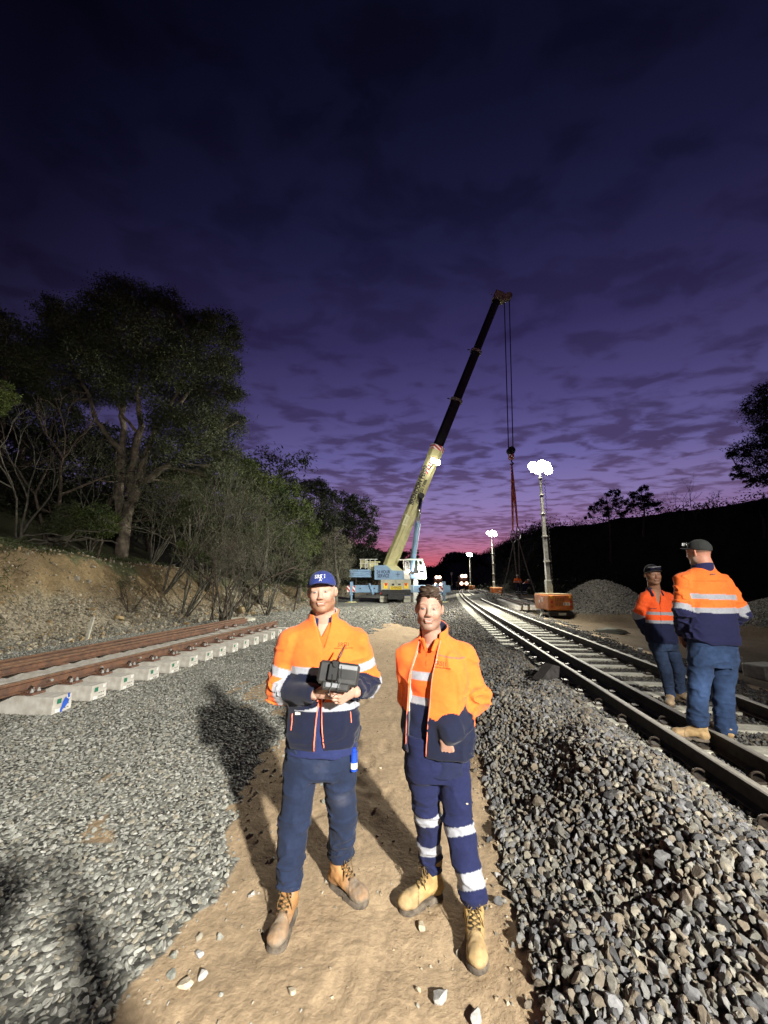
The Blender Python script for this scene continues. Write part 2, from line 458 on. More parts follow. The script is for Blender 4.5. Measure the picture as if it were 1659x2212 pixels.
def ground_material():
    m = bpy.data.materials.new('ground'); nt, b = _nt(m); N = nt.nodes; L = nt.links
    b.inputs['Roughness'].default_value = .95; b.inputs['Specular IOR Level'].default_value = .15
    vc = N.new('ShaderNodeVertexColor'); vc.layer_name = 'col'
    tc = N.new('ShaderNodeTexCoord')
    vo = N.new('ShaderNodeTexVoronoi'); vo.inputs['Scale'].default_value = 17; L.new(tc.outputs['Object'], vo.inputs['Vector'])
    sx = N.new('ShaderNodeSeparateColor'); L.new(vo.outputs['Color'], sx.inputs[0])
    mr = N.new('ShaderNodeMapRange'); mr.inputs[3].default_value = .45; mr.inputs[4].default_value = 1.75; L.new(sx.outputs[0], mr.inputs[0])
    no = N.new('ShaderNodeTexNoise'); no.inputs['Scale'].default_value = 22; no.inputs['Detail'].default_value = 8; L.new(tc.outputs['Object'], no.inputs['Vector'])
    mn = N.new('ShaderNodeMapRange'); mn.inputs[1].default_value = .3; mn.inputs[2].default_value = .7; mn.inputs[3].default_value = .8; mn.inputs[4].default_value = 1.18; L.new(no.outputs['Fac'], mn.inputs[0])
    mix = N.new('ShaderNodeMix'); L.new(vc.outputs['Alpha'], mix.inputs[0]); L.new(mn.outputs[0], mix.inputs[2]); L.new(mr.outputs[0], mix.inputs[3])
    sc = N.new('ShaderNodeVectorMath'); sc.operation = 'SCALE'; L.new(vc.outputs['Color'], sc.inputs[0]); L.new(mix.outputs[0], sc.inputs['Scale'])
    L.new(sc.outputs[0], b.inputs['Base Color'])
    v2 = N.new('ShaderNodeTexVoronoi'); v2.inputs['Scale'].default_value = 17; L.new(tc.outputs['Object'], v2.inputs['Vector'])
    b1 = N.new('ShaderNodeBump'); b1.invert = True; b1.inputs['Distance'].default_value = .03; L.new(v2.outputs['Distance'], b1.inputs['Height']); L.new(vc.outputs['Alpha'], b1.inputs['Strength'])
    n2 = N.new('ShaderNodeTexNoise'); n2.inputs['Scale'].default_value = 34; n2.inputs['Detail'].default_value = 9; n2.inputs['Roughness'].default_value = .62; L.new(tc.outputs['Object'], n2.inputs['Vector'])
    b2 = N.new('ShaderNodeBump'); b2.inputs['Distance'].default_value = .014; b2.inputs['Strength'].default_value = .7
    L.new(n2.outputs['Fac'], b2.inputs['Height']); L.new(b1.outputs['Normal'], b2.inputs['Normal']); L.new(b2.outputs['Normal'], b.inputs['Normal'])
    return m

def axis(pts):
    out = [pts[0][0]]
    for (a, st), (b, _) in zip(pts[:-1], pts[1:]):
        n = max(1, int(round((b-a)/st))); out += list(a+(b-a)*(np.arange(n)+1)/n)
    return np.array(out)
M_GROUND = ground_material()
def build_ground():
    xs = axis([(-260, 12), (-60, 1.5), (-24, .22), (-9, .09), (-4, .05), (-2.2, .028), (4.0, .07), (8, .16), (20, .5), (34, 1.4), (80, 6), (300, 0)])
    ys = axis([(-40, 4), (-8, .4), (1.2, .028), (4.6, .05), (9, .1), (22, .25), (48, 1), (110, 4), (600, 0)])
    X, Y = np.meshgrid(xs, ys, indexing='ij'); x = X.ravel(); y = Y.ravel()
    z = hgt(x, y); V = np.stack([x, y, z], 1); nx, ny = len(xs), len(ys)
    i, j = np.meshgrid(np.arange(nx-1), np.arange(ny-1), indexing='ij'); i = i.ravel(); j = j.ravel()
    F = np.stack([i*ny+j, (i+1)*ny+j, (i+1)*ny+j+1, i*ny+j+1], 1)
    o = np_mesh('ground', V, F, M_GROUND, smooth=True, col=ground_colour(x, y)); tag(o, kind='structure')
build_ground()

# ------------------------------------------------------------------ loose stone
def icos(sub):
    t = (1+5**.5)/2
    v = [(-1, t, 0), (1, t, 0), (-1, -t, 0), (1, -t, 0), (0, -1, t), (0, 1, t), (0, -1, -t), (0, 1, -t), (t, 0, -1), (t, 0, 1), (-t, 0, -1), (-t, 0, 1)]
    f = [(0, 11, 5), (0, 5, 1), (0, 1, 7), (0, 7, 10), (0, 10, 11), (1, 5, 9), (5, 11, 4), (11, 10, 2), (10, 7, 6), (7, 1, 8), (3, 9, 4), (3, 4, 2), (3, 2, 6), (3, 6, 8), (3, 8, 9), (4, 9, 5), (2, 4, 11), (6, 2, 10), (8, 6, 7), (9, 8, 1)]
    v = [np.array(p)/np.linalg.norm(p) for p in v]
    for _ in range(sub):
        mid = {}; nf = []
        def m(a, b):
            k = (min(a, b), max(a, b))
            if k not in mid: p = v[a]+v[b]; mid[k] = len(v); v.append(p/np.linalg.norm(p))
            return mid[k]
        for a, b, c in f:
            x, y, z = m(a, b), m(b, c), m(c, a); nf += [(a, x, z), (b, y, x), (c, z, y), (x, y, z)]
        f = nf
    return np.array(v), np.array(f)
def rock_shapes(sub, n, cuts, rnd):
    V, F = icos(sub); out = []
    for _ in range(n):
        p = V*(1+rnd.uniform(-.08, .08, (len(V), 1)))
        for _ in range(cuts):
            d = rnd.normal(size=3); d /= np.linalg.norm(d); k = rnd.uniform(.34, .78)
            e = p @ d-k; p = p-np.maximum(e, 0)[:, None]*d
        p = p*np.array([1, rnd.uniform(.65, .95), rnd.uniform(.5, .85)]); out.append(p)
    return np.array(out), F
def rotmats(n, rnd, tilt=1.0):
    q = rnd.normal(size=(n, 4))
    if tilt < 1:
        a = rnd.uniform(0, 2*np.pi, n); ax = rnd.normal(size=(n, 2))*tilt*.5
        q = np.stack([np.cos(a/2), ax[:, 0], ax[:, 1], np.sin(a/2)], 1)
    q /= np.linalg.norm(q, axis=1)[:, None]; w, x, y, z = q.T
    return np.stack([np.stack([1-2*(y*y+z*z), 2*(x*y-z*w), 2*(x*z+y*w)], 1), np.stack([2*(x*y+z*w), 1-2*(x*x+z*z), 2*(y*z-x*w)], 1), np.stack([2*(x*z-y*w), 2*(y*z+x*w), 1-2*(x*x+y*y)], 1)], 1)
def scatter(name, P, S, shapes, F, cols, m, flat=1.0, tilt=1.0, seed=1, sink=.25):
    rnd = np.random.default_rng(seed); n = len(P); k = rnd.integers(0, len(shapes), n)
    B = shapes[k]*np.array([1, 1, flat]); Rm = rotmats(n, rnd, tilt)
    V = np.einsum('nij,nvj->nvi', Rm, B)*S[:, None, None]
    P = P.copy(); P[:, 2] += S*(flat*.55-sink)
    V = V+P[:, None, :]; nv = shapes.shape[1]
    FF = (F[None]+(np.arange(n)*nv)[:, None, None]).reshape(-1, 3)
    return V.reshape(-1, 3), FF, np.repeat(cols, nv, axis=0)
GREYS = np.array([[.16, .158, .152], [.115, .115, .118], [.20, .19, .165], [.17, .145, .115], [.075, .075, .078], [.23, .21, .17], [.13, .125, .11], [.17, .17, .176], [.15, .125, .095]])
PALE = np.array([[.27, .275, .245], [.30, .30, .27], [.36, .36, .325], [.22, .225, .20], [.30, .275, .22], [.40, .395, .36], [.24, .235, .20]])
def pick(pal, n, rnd, v=.12):
    c = pal[rnd.integers(0, len(pal), n)]; return np.clip(c*(1+rnd.normal(0, v, (n, 1))), .03, .8)
def jitter_grid(x0, x1, y0, y1, sp, rnd):
    xs = np.arange(x0, x1, sp); ys = np.arange(y0, y1, sp); X, Y = np.meshgrid(xs, ys); X = X.ravel(); Y = Y.ravel()
    return X+rnd.uniform(-.5, .5, len(X))*sp, Y+rnd.uniform(-.5, .5, len(X))*sp
M_STONE = mat_stone('stone')
def build_stones():
    rnd = np.random.default_rng(3)
    s1, f1 = rock_shapes(1, 26, 9, rnd); s0, f0 = rock_shapes(0, 18, 4, rnd)
    def view(x, y, mg=.5): return np.abs(x) < 1.06*y+mg
    # --- left gravel
    V_, F_, C_ = [], [], []; off = 0
    def push(t):
        nonlocal off
        V_.append(t[0]); F_.append(t[1]+off); C_.append(t[2]); off += len(t[0])
    for (y0, y1, sp, sh, fc, sz) in ((1.3, 4.4, .030, s1, f1, .0185), (4.4, 9, .038, s0, f0, .021), (9, 17, .06, s0, f0, .027), (17, 30, .12, s0, f0, .05)):
        x, y = jitter_grid(-9.8, 3.0, y0, y1, sp, rnd); L, Rr = gravel_mask(x, y); u = trk(x, y)
        thin = fbm(x*1.5, y*1.5, 0, 3, 111) > .36
        k = L & ~Rr & view(x, y) & (x > toe(y)-.6) & (u < -2.2) & ~(thin & (y < 8) & (y > 3) & (x > -2.6) & (rnd.random(len(x)) < .7))
        x, y = x[k], y[k]; P = np.stack([x, y, hgt(x, y)], 1); S = sz*rnd.lognormal(0, .26, len(x))
        push(scatter('', P, S, sh, fc, pick(PALE, len(x), rnd, .08), None, .50, .38, 5, .18))
    # stragglers on the path edge
    x = rnd.uniform(-1.6, -.2, 1500); y = rnd.uniform(1.6, 14, 1500); k = rnd.random(1500) < np.exp(-(x+1.15)*4.2)
    x, y = x[k], y[k]; P = np.stack([x, y, hgt(x, y)], 1)
    push(scatter('', P, rnd.uniform(.012, .03, len(x)), s1, f1, pick(PALE, len(x), rnd), None, .7, .6, 6, .2))
    o = np_mesh('gravel', np.concatenate(V_), np.concatenate(F_), M_STONE, col=np.concatenate(C_)); tag(o, 'pale grey gravel spread over the ground left of the dirt path', 'gravel', kind='stuff')
    # --- fines and pebbles trodden into the path
    V_, F_, C_ = [], [], []; off = 0
    n = 5200; y = 1.5+11*rnd.random(n)**1.7; x = rnd.uniform(-1.5, 1.6, n); L, Rr = gravel_mask(x, y); e = np.minimum(np.abs(x-np.interp(y, [0, 2.1, 2.9, 3.5, 4.8, 8, 11], [-1.12, -1.08, -1.0, -1.22, -1.25, -1.1, -.95])), np.abs(x-np.interp(y, [0, 2.2, 3.2, 4.8, 8, 15], [.56, .66, .80, 1.0, 1.5, 1.6])))
    k = ~L & ~Rr & (rnd.random(n) < .16+.8*np.exp(-e*6)); x, y = x[k], y[k]; P = np.stack([x, y, hgt(x, y)], 1)
    push(scatter('', P, rnd.uniform(.003, .012, len(x))*(1+.08*y), s0, f0, pick(np.array([[.34, .27, .18], [.30, .28, .24], [.38, .33, .25], [.24, .20, .15]]), len(x), rnd), None, .7, .8, 26, .25))
    o = np_mesh('pebbles', np.concatenate(V_), np.concatenate(F_), M_STONE, col=np.concatenate(C_)); tag(o, 'fine pebbles trodden into the sandy path', 'pebbles', kind='stuff')
    V_, F_, C_ = [], [], []; off = 0
    # --- track ballast
    for (y0, y1, sp, sh, fc, sz, lay) in ((1.3, 4.6, .037, s1, f1, .0245, 3), (4.6, 10, .043, s0, f0, .027, 2), (10, 20, .075, s0, f0, .036, 1), (20, 44, .17, s0, f0, .06, 1)):
        for l in range(lay):
            x, y = jitter_grid(.4, 20.0, y0, y1, sp, rnd); L, Rr = gravel_mask(x, y); u = trk(x, y)
            k = Rr & view(x, y) & ((u < 3.0) | (y > 10))
            k &= ~((np.abs(u) < 1.3) & (rnd.random(len(x)) < .2))
            x, y = x[k], y[k]; u = trk(x, y); z = hgt(x, y)
            z = np.where(np.abs(u) < .92, np.minimum(z, .235)-.012, z)+l*.008
            P = np.stack([x, y, z], 1)
            S = sz*rnd.lognormal(0, .26, len(x))*np.where(u < -1.3, 1.0, .85); S = np.where(np.abs(u) < 1.3, np.minimum(S, .026), S)
            push(scatter('', P, S, sh, fc, pick(GREYS, len(x), rnd), None, .95, 1.0, 9+l, .15+.1*(l == 0)))
    x = rnd.uniform(.1, 1.7, 1700); y = rnd.uniform(1.6, 14, 1700); e = np.interp(y, [0, 2.2, 3.2, 4.8, 8, 15], [.56, .66, .80, 1.0, 1.5, 1.6]); k = rnd.random(1700) < np.exp(-np.maximum(e-x, 0)*7)
    x, y = x[k], y[k]; P = np.stack([x, y, hgt(x, y)], 1)
    push(scatter('', P, rnd.uniform(.012, .035, len(x)), s1, f1, pick(GREYS, len(x), rnd), None, .9, 1, 16, .2))
    o = np_mesh('ballast', np.concatenate(V_), np.concatenate(F_), M_STONE, col=np.concatenate(C_)); tag(o, 'coarse grey and tan ballast heaped along and between the rails', 'ballast', kind='stuff')
    # --- scree of the cutting
    V_, F_, C_ = [], [], []; off = 0
    x, y = jitter_grid(-14.5, -4, 6, 36, .11, rnd); d = toe(y)-x
    k = (d > -.5) & (d < 4.6) & (np.abs(x) < 1.06*y+.6) & (rnd.random(len(x)) < np.where(d < 1.8, .85, .28))
    x, y = x[k], y[k]; P = np.stack([x, y, hgt(x, y)], 1); S = .032*rnd.lognormal(0, .5, len(x))*(1+.02*y)
    push(scatter('', P, S, s0, f0, pick(np.array([[.34, .29, .21], [.26, .23, .18], [.30, .22, .12], [.20, .18, .14], [.40, .36, .28]]), len(x), rnd), None, .8, .9, 19, .2))
    o = np_mesh('scree', np.concatenate(V_), np.concatenate(F_), M_STONE, col=np.concatenate(C_)); tag(o, 'tan broken stone lying on the foot of the cutting', 'scree', kind='stuff')
    # --- single rocks
    s2, f2 = rock_shapes(2, 8, 11, np.random.default_rng(8))
    def rock(x, y, sz, c, lab, k=0, flat=.8, grp=None, name='rock'):
        V = s2[k % 8]*sz*np.array([1, .85, flat]); V = V @ np.array(Matrix.Rotation(k*1.7, 3, 'Z')).T
        o = np_mesh(name, V, f2, M_STONE, col=np.tile(c, (len(V), 1))); o.location = (x, y, float(hgt(x, y))+sz*flat*.42)
        tag(o, lab, 'rock', grp)
    G = 'loose rocks on the dirt path'
    t, g = (.50, .43, .32), (.42, .41, .39)
    def gp(px, py):
        a = at(px, py, 1.0); k = -CAMH/(a[2]-CAMH); return a[0]*k, k
    for n, (px, py, sz, c, lab) in enumerate((
            (822, 1663, .030, t, 'pale rock on the dirt path right of the spray can, between the two men'),
            (912, 2006, .036, t, 'egg-shaped tan rock on the path between the two pairs of boots'),
            (950, 2160, .050, g, 'largest pale angular rock at the bottom edge of the path'),
            (630, 2150, .026, t, 'small tan rock on the path below the left man\'s boots'),
            (440, 2105, .034, g, 'rounded pale rock at the lower left end of the dirt path'),
            (905, 2140, .020, t, 'small brown rock left of the large rock at the bottom of the path'),
            (1030, 2205, .042, g, 'pointed grey rock at the bottom edge near the ballast heap'),
            (1075, 1905, .028, g, 'small grey rock on the dirt beside the right man\'s calf'),
            (545, 1935, .032, g, 'flat grey rock on the dirt left of the front dusty boot'),
            (430, 2060, .030, g, 'flat pale rock just outside the edge of the left gravel'),
            (810, 1750, .022, t, 'small tan rock lying in the shadow between the two men'),
            (400, 2130, .045, t, 'long buff rock at the bottom left end of the path'))):
        x, y = gp(px, py); rock(x, y, sz, np.array(c), lab, n, .8, G)
    x, y = -8.9, 13.1; rock(-10.05, 15.0, .30, np.array([.40, .30, .16]), 'large tan boulder at the foot of the cutting behind the rails', 3, .8, name='boulder')
    rock(-7.9, 22.0, .36, np.array([.42, .33, .19]), 'ochre boulder on the scree right of the forked bare shrub', 5, .9, name='boulder')
    rock(-5.0, 30.0, .30, np.array([.42, .33, .19]), 'yellowish boulder near the outrigger end of the cutting', 2, 1.0, name='boulder')
    # slab beside the track
    V = s2[4]*np.array([.95, .34, .24]); V = V+.03*fbm(V[:, 0]*5, V[:, 1]*5, V[:, 2]*5, 3, 17)[:, None]
    o = np_mesh('rock_slab', V, f2, M_STONE, col=np.tile(np.array([.13, .13, .105]), (len(V), 1))); o.location = (8.6, 14.9, .0); o.rotation_euler = (R(4), R(5), R(-22)); tag(o, 'long flat grey rock slab on the dirt before the gravel pile', 'rock')
build_stones()

# ------------------------------------------------------------------ rails and sleepers
M_RAILTOP = mat('rail_polished', (.46, .43, .37), .6, .2, .12, 20)
M_RAILSIDE = mat('rail_side', (.055, .038, .028), .75, .2, .3, 14, .3, 80)
M_RUST = mat('rail_rust', (.17, .080, .042), .85, .0, .3, 9, .4, 120, c2=(.085, .045, .030))
M_RUSTTOP = mat('rail_rust_worn', (.26, .165, .10), .7, .1, .25, 10, .2, 90, c2=(.15, .085, .05))
M_CONC = mat('sleeper_concrete', (.62, .60, .50), .85, 0, .16, 10, .3, 90)
M_CONCW = mat('new_concrete', (.62, .60, .55), .8, 0, .13, 7, .25, 110, c2=(.44, .41, .36))
M_STEELB = mat('clip_steel', (.09, .07, .055), .5, .6, .2, 30)
M_PLATE = mat('baseplate_rust', (.16, .075, .045), .8, 0, .25, 20)
M_BOLT = mat('galvanised_bolt', (.60, .60, .58), .4, .5, .1, 30)
def rail_profile(h=.155):
    t = h-.045
    return [(-.068, 0), (.068, 0), (.068, .010), (.012, .026), (.009, t-.004), (.034, t+.008), (.034, h-.008), (.024, h), (-.024, h), (-.034, h-.008), (-.034, t+.008), (-.009, t-.004), (-.012, .026), (-.068, .010)]
def sweep_rail(name, pts, parent, mside, mtop, h=.155, rollz=0.0):
    """rail rolled out along a line; the running face gets the second material"""
    pr = rail_profile(h); n = len(pr); b = MB(); pts = [Vector(p) for p in pts]; vs = []
    for i, p in enumerate(pts):
        d = (pts[min(i+1, len(pts)-1)]-pts[max(i-1, 0)]).normalized(); sd = Vector((d.y, -d.x, 0)).normalized()
        for (a, z) in pr: vs.append(p+sd*a+Vector((0, 0, z)))
    b.v = [tuple(v) for v in vs]
    for i in range(len(pts)-1):
        for j in range(n):
            b.f.append((i*n+j, i*n+(j+1) % n, (i+1)*n+(j+1) % n, (i+1)*n+j)); b.m.append(1 if j in (6, 7, 8) else 0)
    b.f += [list(range(n)), [(len(pts)-1)*n+j for j in range(n)]]; b.m += [0, 0]
    return b.build(name, [mside, mtop], parent)
def clip_mesh(m):
    b = MB(); pts = []
    for k in range(11):
        a = R(-50+k*28); pts.append((.035+.042*math.cos(a), .004*k-.02, .038+.036*math.sin(a)))
    pts += [(-.03, .02, .02)]
    b.tube(pts, .009, 6); b.box((.05, 0, .012), (.09, .10, .024)); return b
def build_track():
    t = thing('railway_track', 'long dual gauge railway track running away on the right, three rails on concrete sleepers', 'railway track', (railA(0)+.765, 0, 0))
    ox = float(railA(0)+.765)
    ys = np.concatenate([np.arange(-3, 30, 1.0), np.arange(30, 110, 4.0), np.arange(110, 300, 12.0)])
    for off in (0, .42, 1.53):
        sweep_rail('rail', [(float(railA(y))+off-ox, float(y), .265) for y in ys], t, M_RAILSIDE, M_RAILTOP)
    cl = clip_mesh(0); cme = None; pm = None
    y = 1.4; i = 0
    s0 = None
    while i < 96:
        cx = float(railA(y))+.765-ox; ang = -math.atan(.12+.0012*max(y, 0))
        if s0 is None:
            b = MB(); b.prism([(-.12, 0), (.12, 0), (.10, .235), (-.10, .235)], -1.25, 1.25, 'x')
            # prism along x takes (y,z) pairs
            s0 = b.build('sleeper', M_CONC, t); s = s0
            for sx in (-.765, -.345, .765):
                for e in (-1, 1):
                    if cme is None:
                        c = cl.build('rail_clip', M_STEELB, s0); cme = c
                    else: c = cme.copy(); COL.objects.link(c); c.parent = s0
                    c.location = (sx+e*.075, 0, .232); c.rotation_euler = (0, 0, 0 if e > 0 else math.pi)
            plain = s0.copy(); plain.data = s0.data
        else:
            s = copy_tree(s0, t) if i < 34 else None
            if s is None: s = plain.copy(); COL.objects.link(s); s.parent = t
        s.location = (cx, y, .03+random.uniform(-.004, .004)); s.rotation_euler = (0, 0, ang+R(random.uniform(-.8, .8)))
        y += .62; i += 1
    bpy.data.objects.remove(plain)
    return t
build_track()

def build_panel_left():
    """assembled track panel resting on the gravel: 3 rusty rails on 15 new sleepers"""
    B = Vector((-4.53, 5.63, 0)); d = Vector((.132, 1, 0)).normalized(); ang = -math.atan(.132); s = Vector((-d.y, d.x, 0))   # s points left
    t = thing('track_panel', 'loose rusty track panel on new white sleepers lying on the left gravel', 'track panel', (-4.53, 5.63, 0), ang)
    # local frame: y along the rails, x to the right; sleeper ends at x = 0
    g = mat('sticker_green', (.02, .20, .12), .5, var=.1); w = mat('sticker_white', (.75, .75, .74), .5, var=.05); bl = mat('paint_blue', (.03, .13, .70), .5, var=.2)
    ink = mat('stamp_ink', (.16, .17, .17), .7)
    gr = mat('mould_mark', (.33, .30, .24), .8)
    for i in range(15):
        b = MB(); b.prism([(-.148, 0), (.148, 0), (.136, .228), (.128, .236), (-.128, .236), (-.136, .228)], -2.5, 0, 'x')
        sl = b.build('sleeper', M_CONCW, t); y = .15+i*.6; sl.location = (random.uniform(-.02, .02), y, .0); sl.rotation_euler = (0, 0, R(random.uniform(-.7, .7)))
        k = MB()
        MB().box((.002, -.05, .17), (.004, .062, .062)).build('green_sticker', g, sl); MB().box((.002, .085, .195), (.004, .05, .05)).build('white_sticker', w, sl)
        MB().box((.002, -.06, .05), (.004, .07, .045)).build('white_sticker', w, sl)
        for a in range(3):
            for c in range(2): k.box((.002, .01+a*.04, .11-c*.05), (.003, .022, .012))
        k.build('stamped_marks', ink, sl)
        if i == 0:
            k = MB(); n = 16; vs = [(.006, .03, .11)]; 
            for j in range(n):
                a = 2*math.pi*j/n; r = 1+.25*math.sin(3*a+1)+.1*math.sin(7*a)
                vs.append((.006, .03+.045*r*math.cos(a)+.035*math.sin(a), .11+.085*r*math.sin(a)))
            k.add(vs, [(0, 1+j, 1+(j+1) % n) for j in range(n)]); k.box((.005, .085, .215), (.003, .03, .06))
            k.build('blue_paint_splash', bl, sl)['label'] = 'bright blue paint splash on the nearest sleeper end'
        for rx in (-.62, -2.12):
            k = MB(); k.mat(0).box((rx, 0, .250), (.46, .20, .030), bev=.004).box((rx+.095, 0, .276), (.035, .13, .026)).box((rx-.095, 0, .276), (.035, .13, .026))
            for e in (-1, 1):
                for q in (-.05, .05):
                    k.mat(1).cyl((rx+e*.165, q, .276), .021, .028, 8).mat(1).cyl((rx+e*.165, q, .300), .012, .03, 8)
                k.mat(2).tube([(rx+e*.05, 0, .285), (rx+e*.085, 0, .335), (rx+e*.13, 0, .32), (rx+e*.15, 0, .27)], .013, 6)
            k.build('baseplate', [M_PLATE, M_BOLT, M_STEELB], sl)
    ends = ((-.62, 9.1, -5.0), (-2.12, 9.7, -5.0), (-2.52, 10.3, -5.0), (-.76, 8.2, 2.5))
    for n, (rx, y1, y0) in enumerate(ends[:3]):
        r = sweep_rail('rail', [(rx, y, .267) for y in np.linspace(y0, y1, 14)], t, M_RUST, M_RUSTTOP)
        k = MB()
        if n == 0:
            for q in np.arange(.5, 7.4, .9): k.tube([(rx-.03, q, .335), (rx+.045, q, .335)], .011, 8).cyl((rx+.035, q, .335), .020, .02, 6, 'x')
            k.build('bolts', M_BOLT, r)
        if n == 1:
            k.box((rx+.055, 6.6, .34), (.05, .62, .085), bev=.01); k.build('fishplate', mat('fishplate_black', (.02, .022, .028), .4, .4), r)
            k = MB()
            for q in (6.4, 6.55, 6.7, 6.85): k.cyl((rx+.088, q, .34), .016, .02, 8, 'x')
            k.build('bolts', M_BOLT, r)
    # point blade lying against the near rail and a spare one behind
    sweep_rail('rail', [(-.74, y, .267) for y in np.linspace(3.4, 8.6, 8)], t, M_RUST, M_RUSTTOP, .135)
    sweep_rail('rail', [(-1.95+.02*(y-2), y, .267) for y in np.linspace(-5, 7.0, 8)], t, M_RUST, M_RUSTTOP, .135)
build_panel_left()

def build_panel_right(y0, n, lab, x0):
    t = thing('track_panel', lab, 'track panel', (x0, y0, -.05), 0, 'track panels laid out beyond the right-hand track')
    s0 = None
    def cx(y): return (.18*y+.0004*y*y)
    for i in range(n):
        y = i*.62
        if s0 is None:
            b = MB(); b.prism([(-.13, 0), (.13, 0), (.11, .235), (-.11, .235)], 0, 2.5, 'x'); s = s0 = b.build('sleeper', M_CONCW, t)
        else: s = s0.copy(); COL.objects.link(s); s.parent = t
        s.location = (cx(y), y, .22); s.rotation_euler = (0, 0, -.18)
    for off in (.45, .85, 2.0):
        sweep_rail('rail', [(cx(y)+off, y, .46) for y in np.linspace(-.5, n*.62, 12)], t, M_RAILSIDE, M_RUST)
    k = MB()
    for i in range(0, n, 6): k.box((cx(i*.62)+.4, i*.62, .10), (.25, .3, .22)).box((cx(i*.62)+2.1, i*.62, .10), (.25, .3, .22))
    k.build('packing_blocks', M_PLATE, t)
build_panel_right(24.4, 33, 'dark railed track panel with many white sleeper ends behind the nearest light tower', 8.05)
build_panel_right(50.0, 60, 'far track panel on white sleepers between the second and third light towers', 12.6)
# ------------------------------------------------------------------ mobile crane
M_CREAM = mat('crane_cream', (.62, .58, .30), .42, 0, .10, 2, .03, 60)
M_BLUE = mat('crane_blue', (.22, .36, .54), .4, 0, .10, 2, .03, 60)
M_BLACK = mat('boom_black', (.018, .018, .020), .45, 0, .25, 4)
M_DARK = mat('undercarriage', (.03, .03, .032), .7, .1, .3, 6)
M_WHITE = mat('painted_white', (.78, .78, .72), .5, 0, .1, 5)
M_GREY = mat('panel_grey', (.46, .45, .36), .55, 0, .12, 3)
M_CHROME = mat('chrome', (.80, .80, .82), .15, 1.0, .05)
M_STEEL = mat('bare_steel', (.30, .30, .30), .45, .7, .2, 12)
M_RUBBER = mat('tyre_rubber', (.02, .02, .02), .85, 0, .2, 20)
M_YEL = mat('sign_yellow', (.85, .62, .03), .4, 0, .06)
M_RED = mat('reflector_red', (.62, .05, .03), .4, 0, .08)
M_INK = mat('lettering_black', (.01, .01, .014), .5, 0, .05)
M_NAVYINK = mat('lettering_navy', (.02, .035, .10), .5, 0, .05)
M_GLASS = bpy.data.materials.new('cab_glass'); _n, _b = _nt(M_GLASS)
_b.inputs['Base Color'].default_value = (.05, .06, .06, 1); _b.inputs['Roughness'].default_value = .08; _b.inputs['Transmission Weight'].default_value = .85; _b.inputs['IOR'].default_value = 1.1
M_LAMP = mat_emit('lit_lamp', (1.0, .97, .88), 60)
M_LAMPS = mat_emit('lit_work_lamp', (1.0, .97, .88), 22)
M_LAMPW = mat_emit('lit_warm_lamp', (1.0, .62, .42), 14)
M_STRIPE = bpy.data.materials.new('hazard_stripe'); _n, _b = _nt(M_STRIPE)
_tc = _n.nodes.new('ShaderNodeTexCoord'); _w = _n.nodes.new('ShaderNodeTexWave'); _w.bands_direction = 'DIAGONAL'; _w.inputs['Scale'].default_value = 1.5
_r = _n.nodes.new('ShaderNodeValToRGB'); _r.color_ramp.interpolation = 'CONSTANT'; _r.color_ramp.elements[0].color = (.55, .04, .03, 1); _r.color_ramp.elements[1].color = (.8, .78, .75, 1); _r.color_ramp.elements[1].position = .5
_n.links.new(_tc.outputs['Object'], _w.inputs['Vector']); _n.links.new(_w.outputs['Color'], _r.inputs['Fac']); _n.links.new(_r.outputs['Color'], _b.inputs['Base Color'])

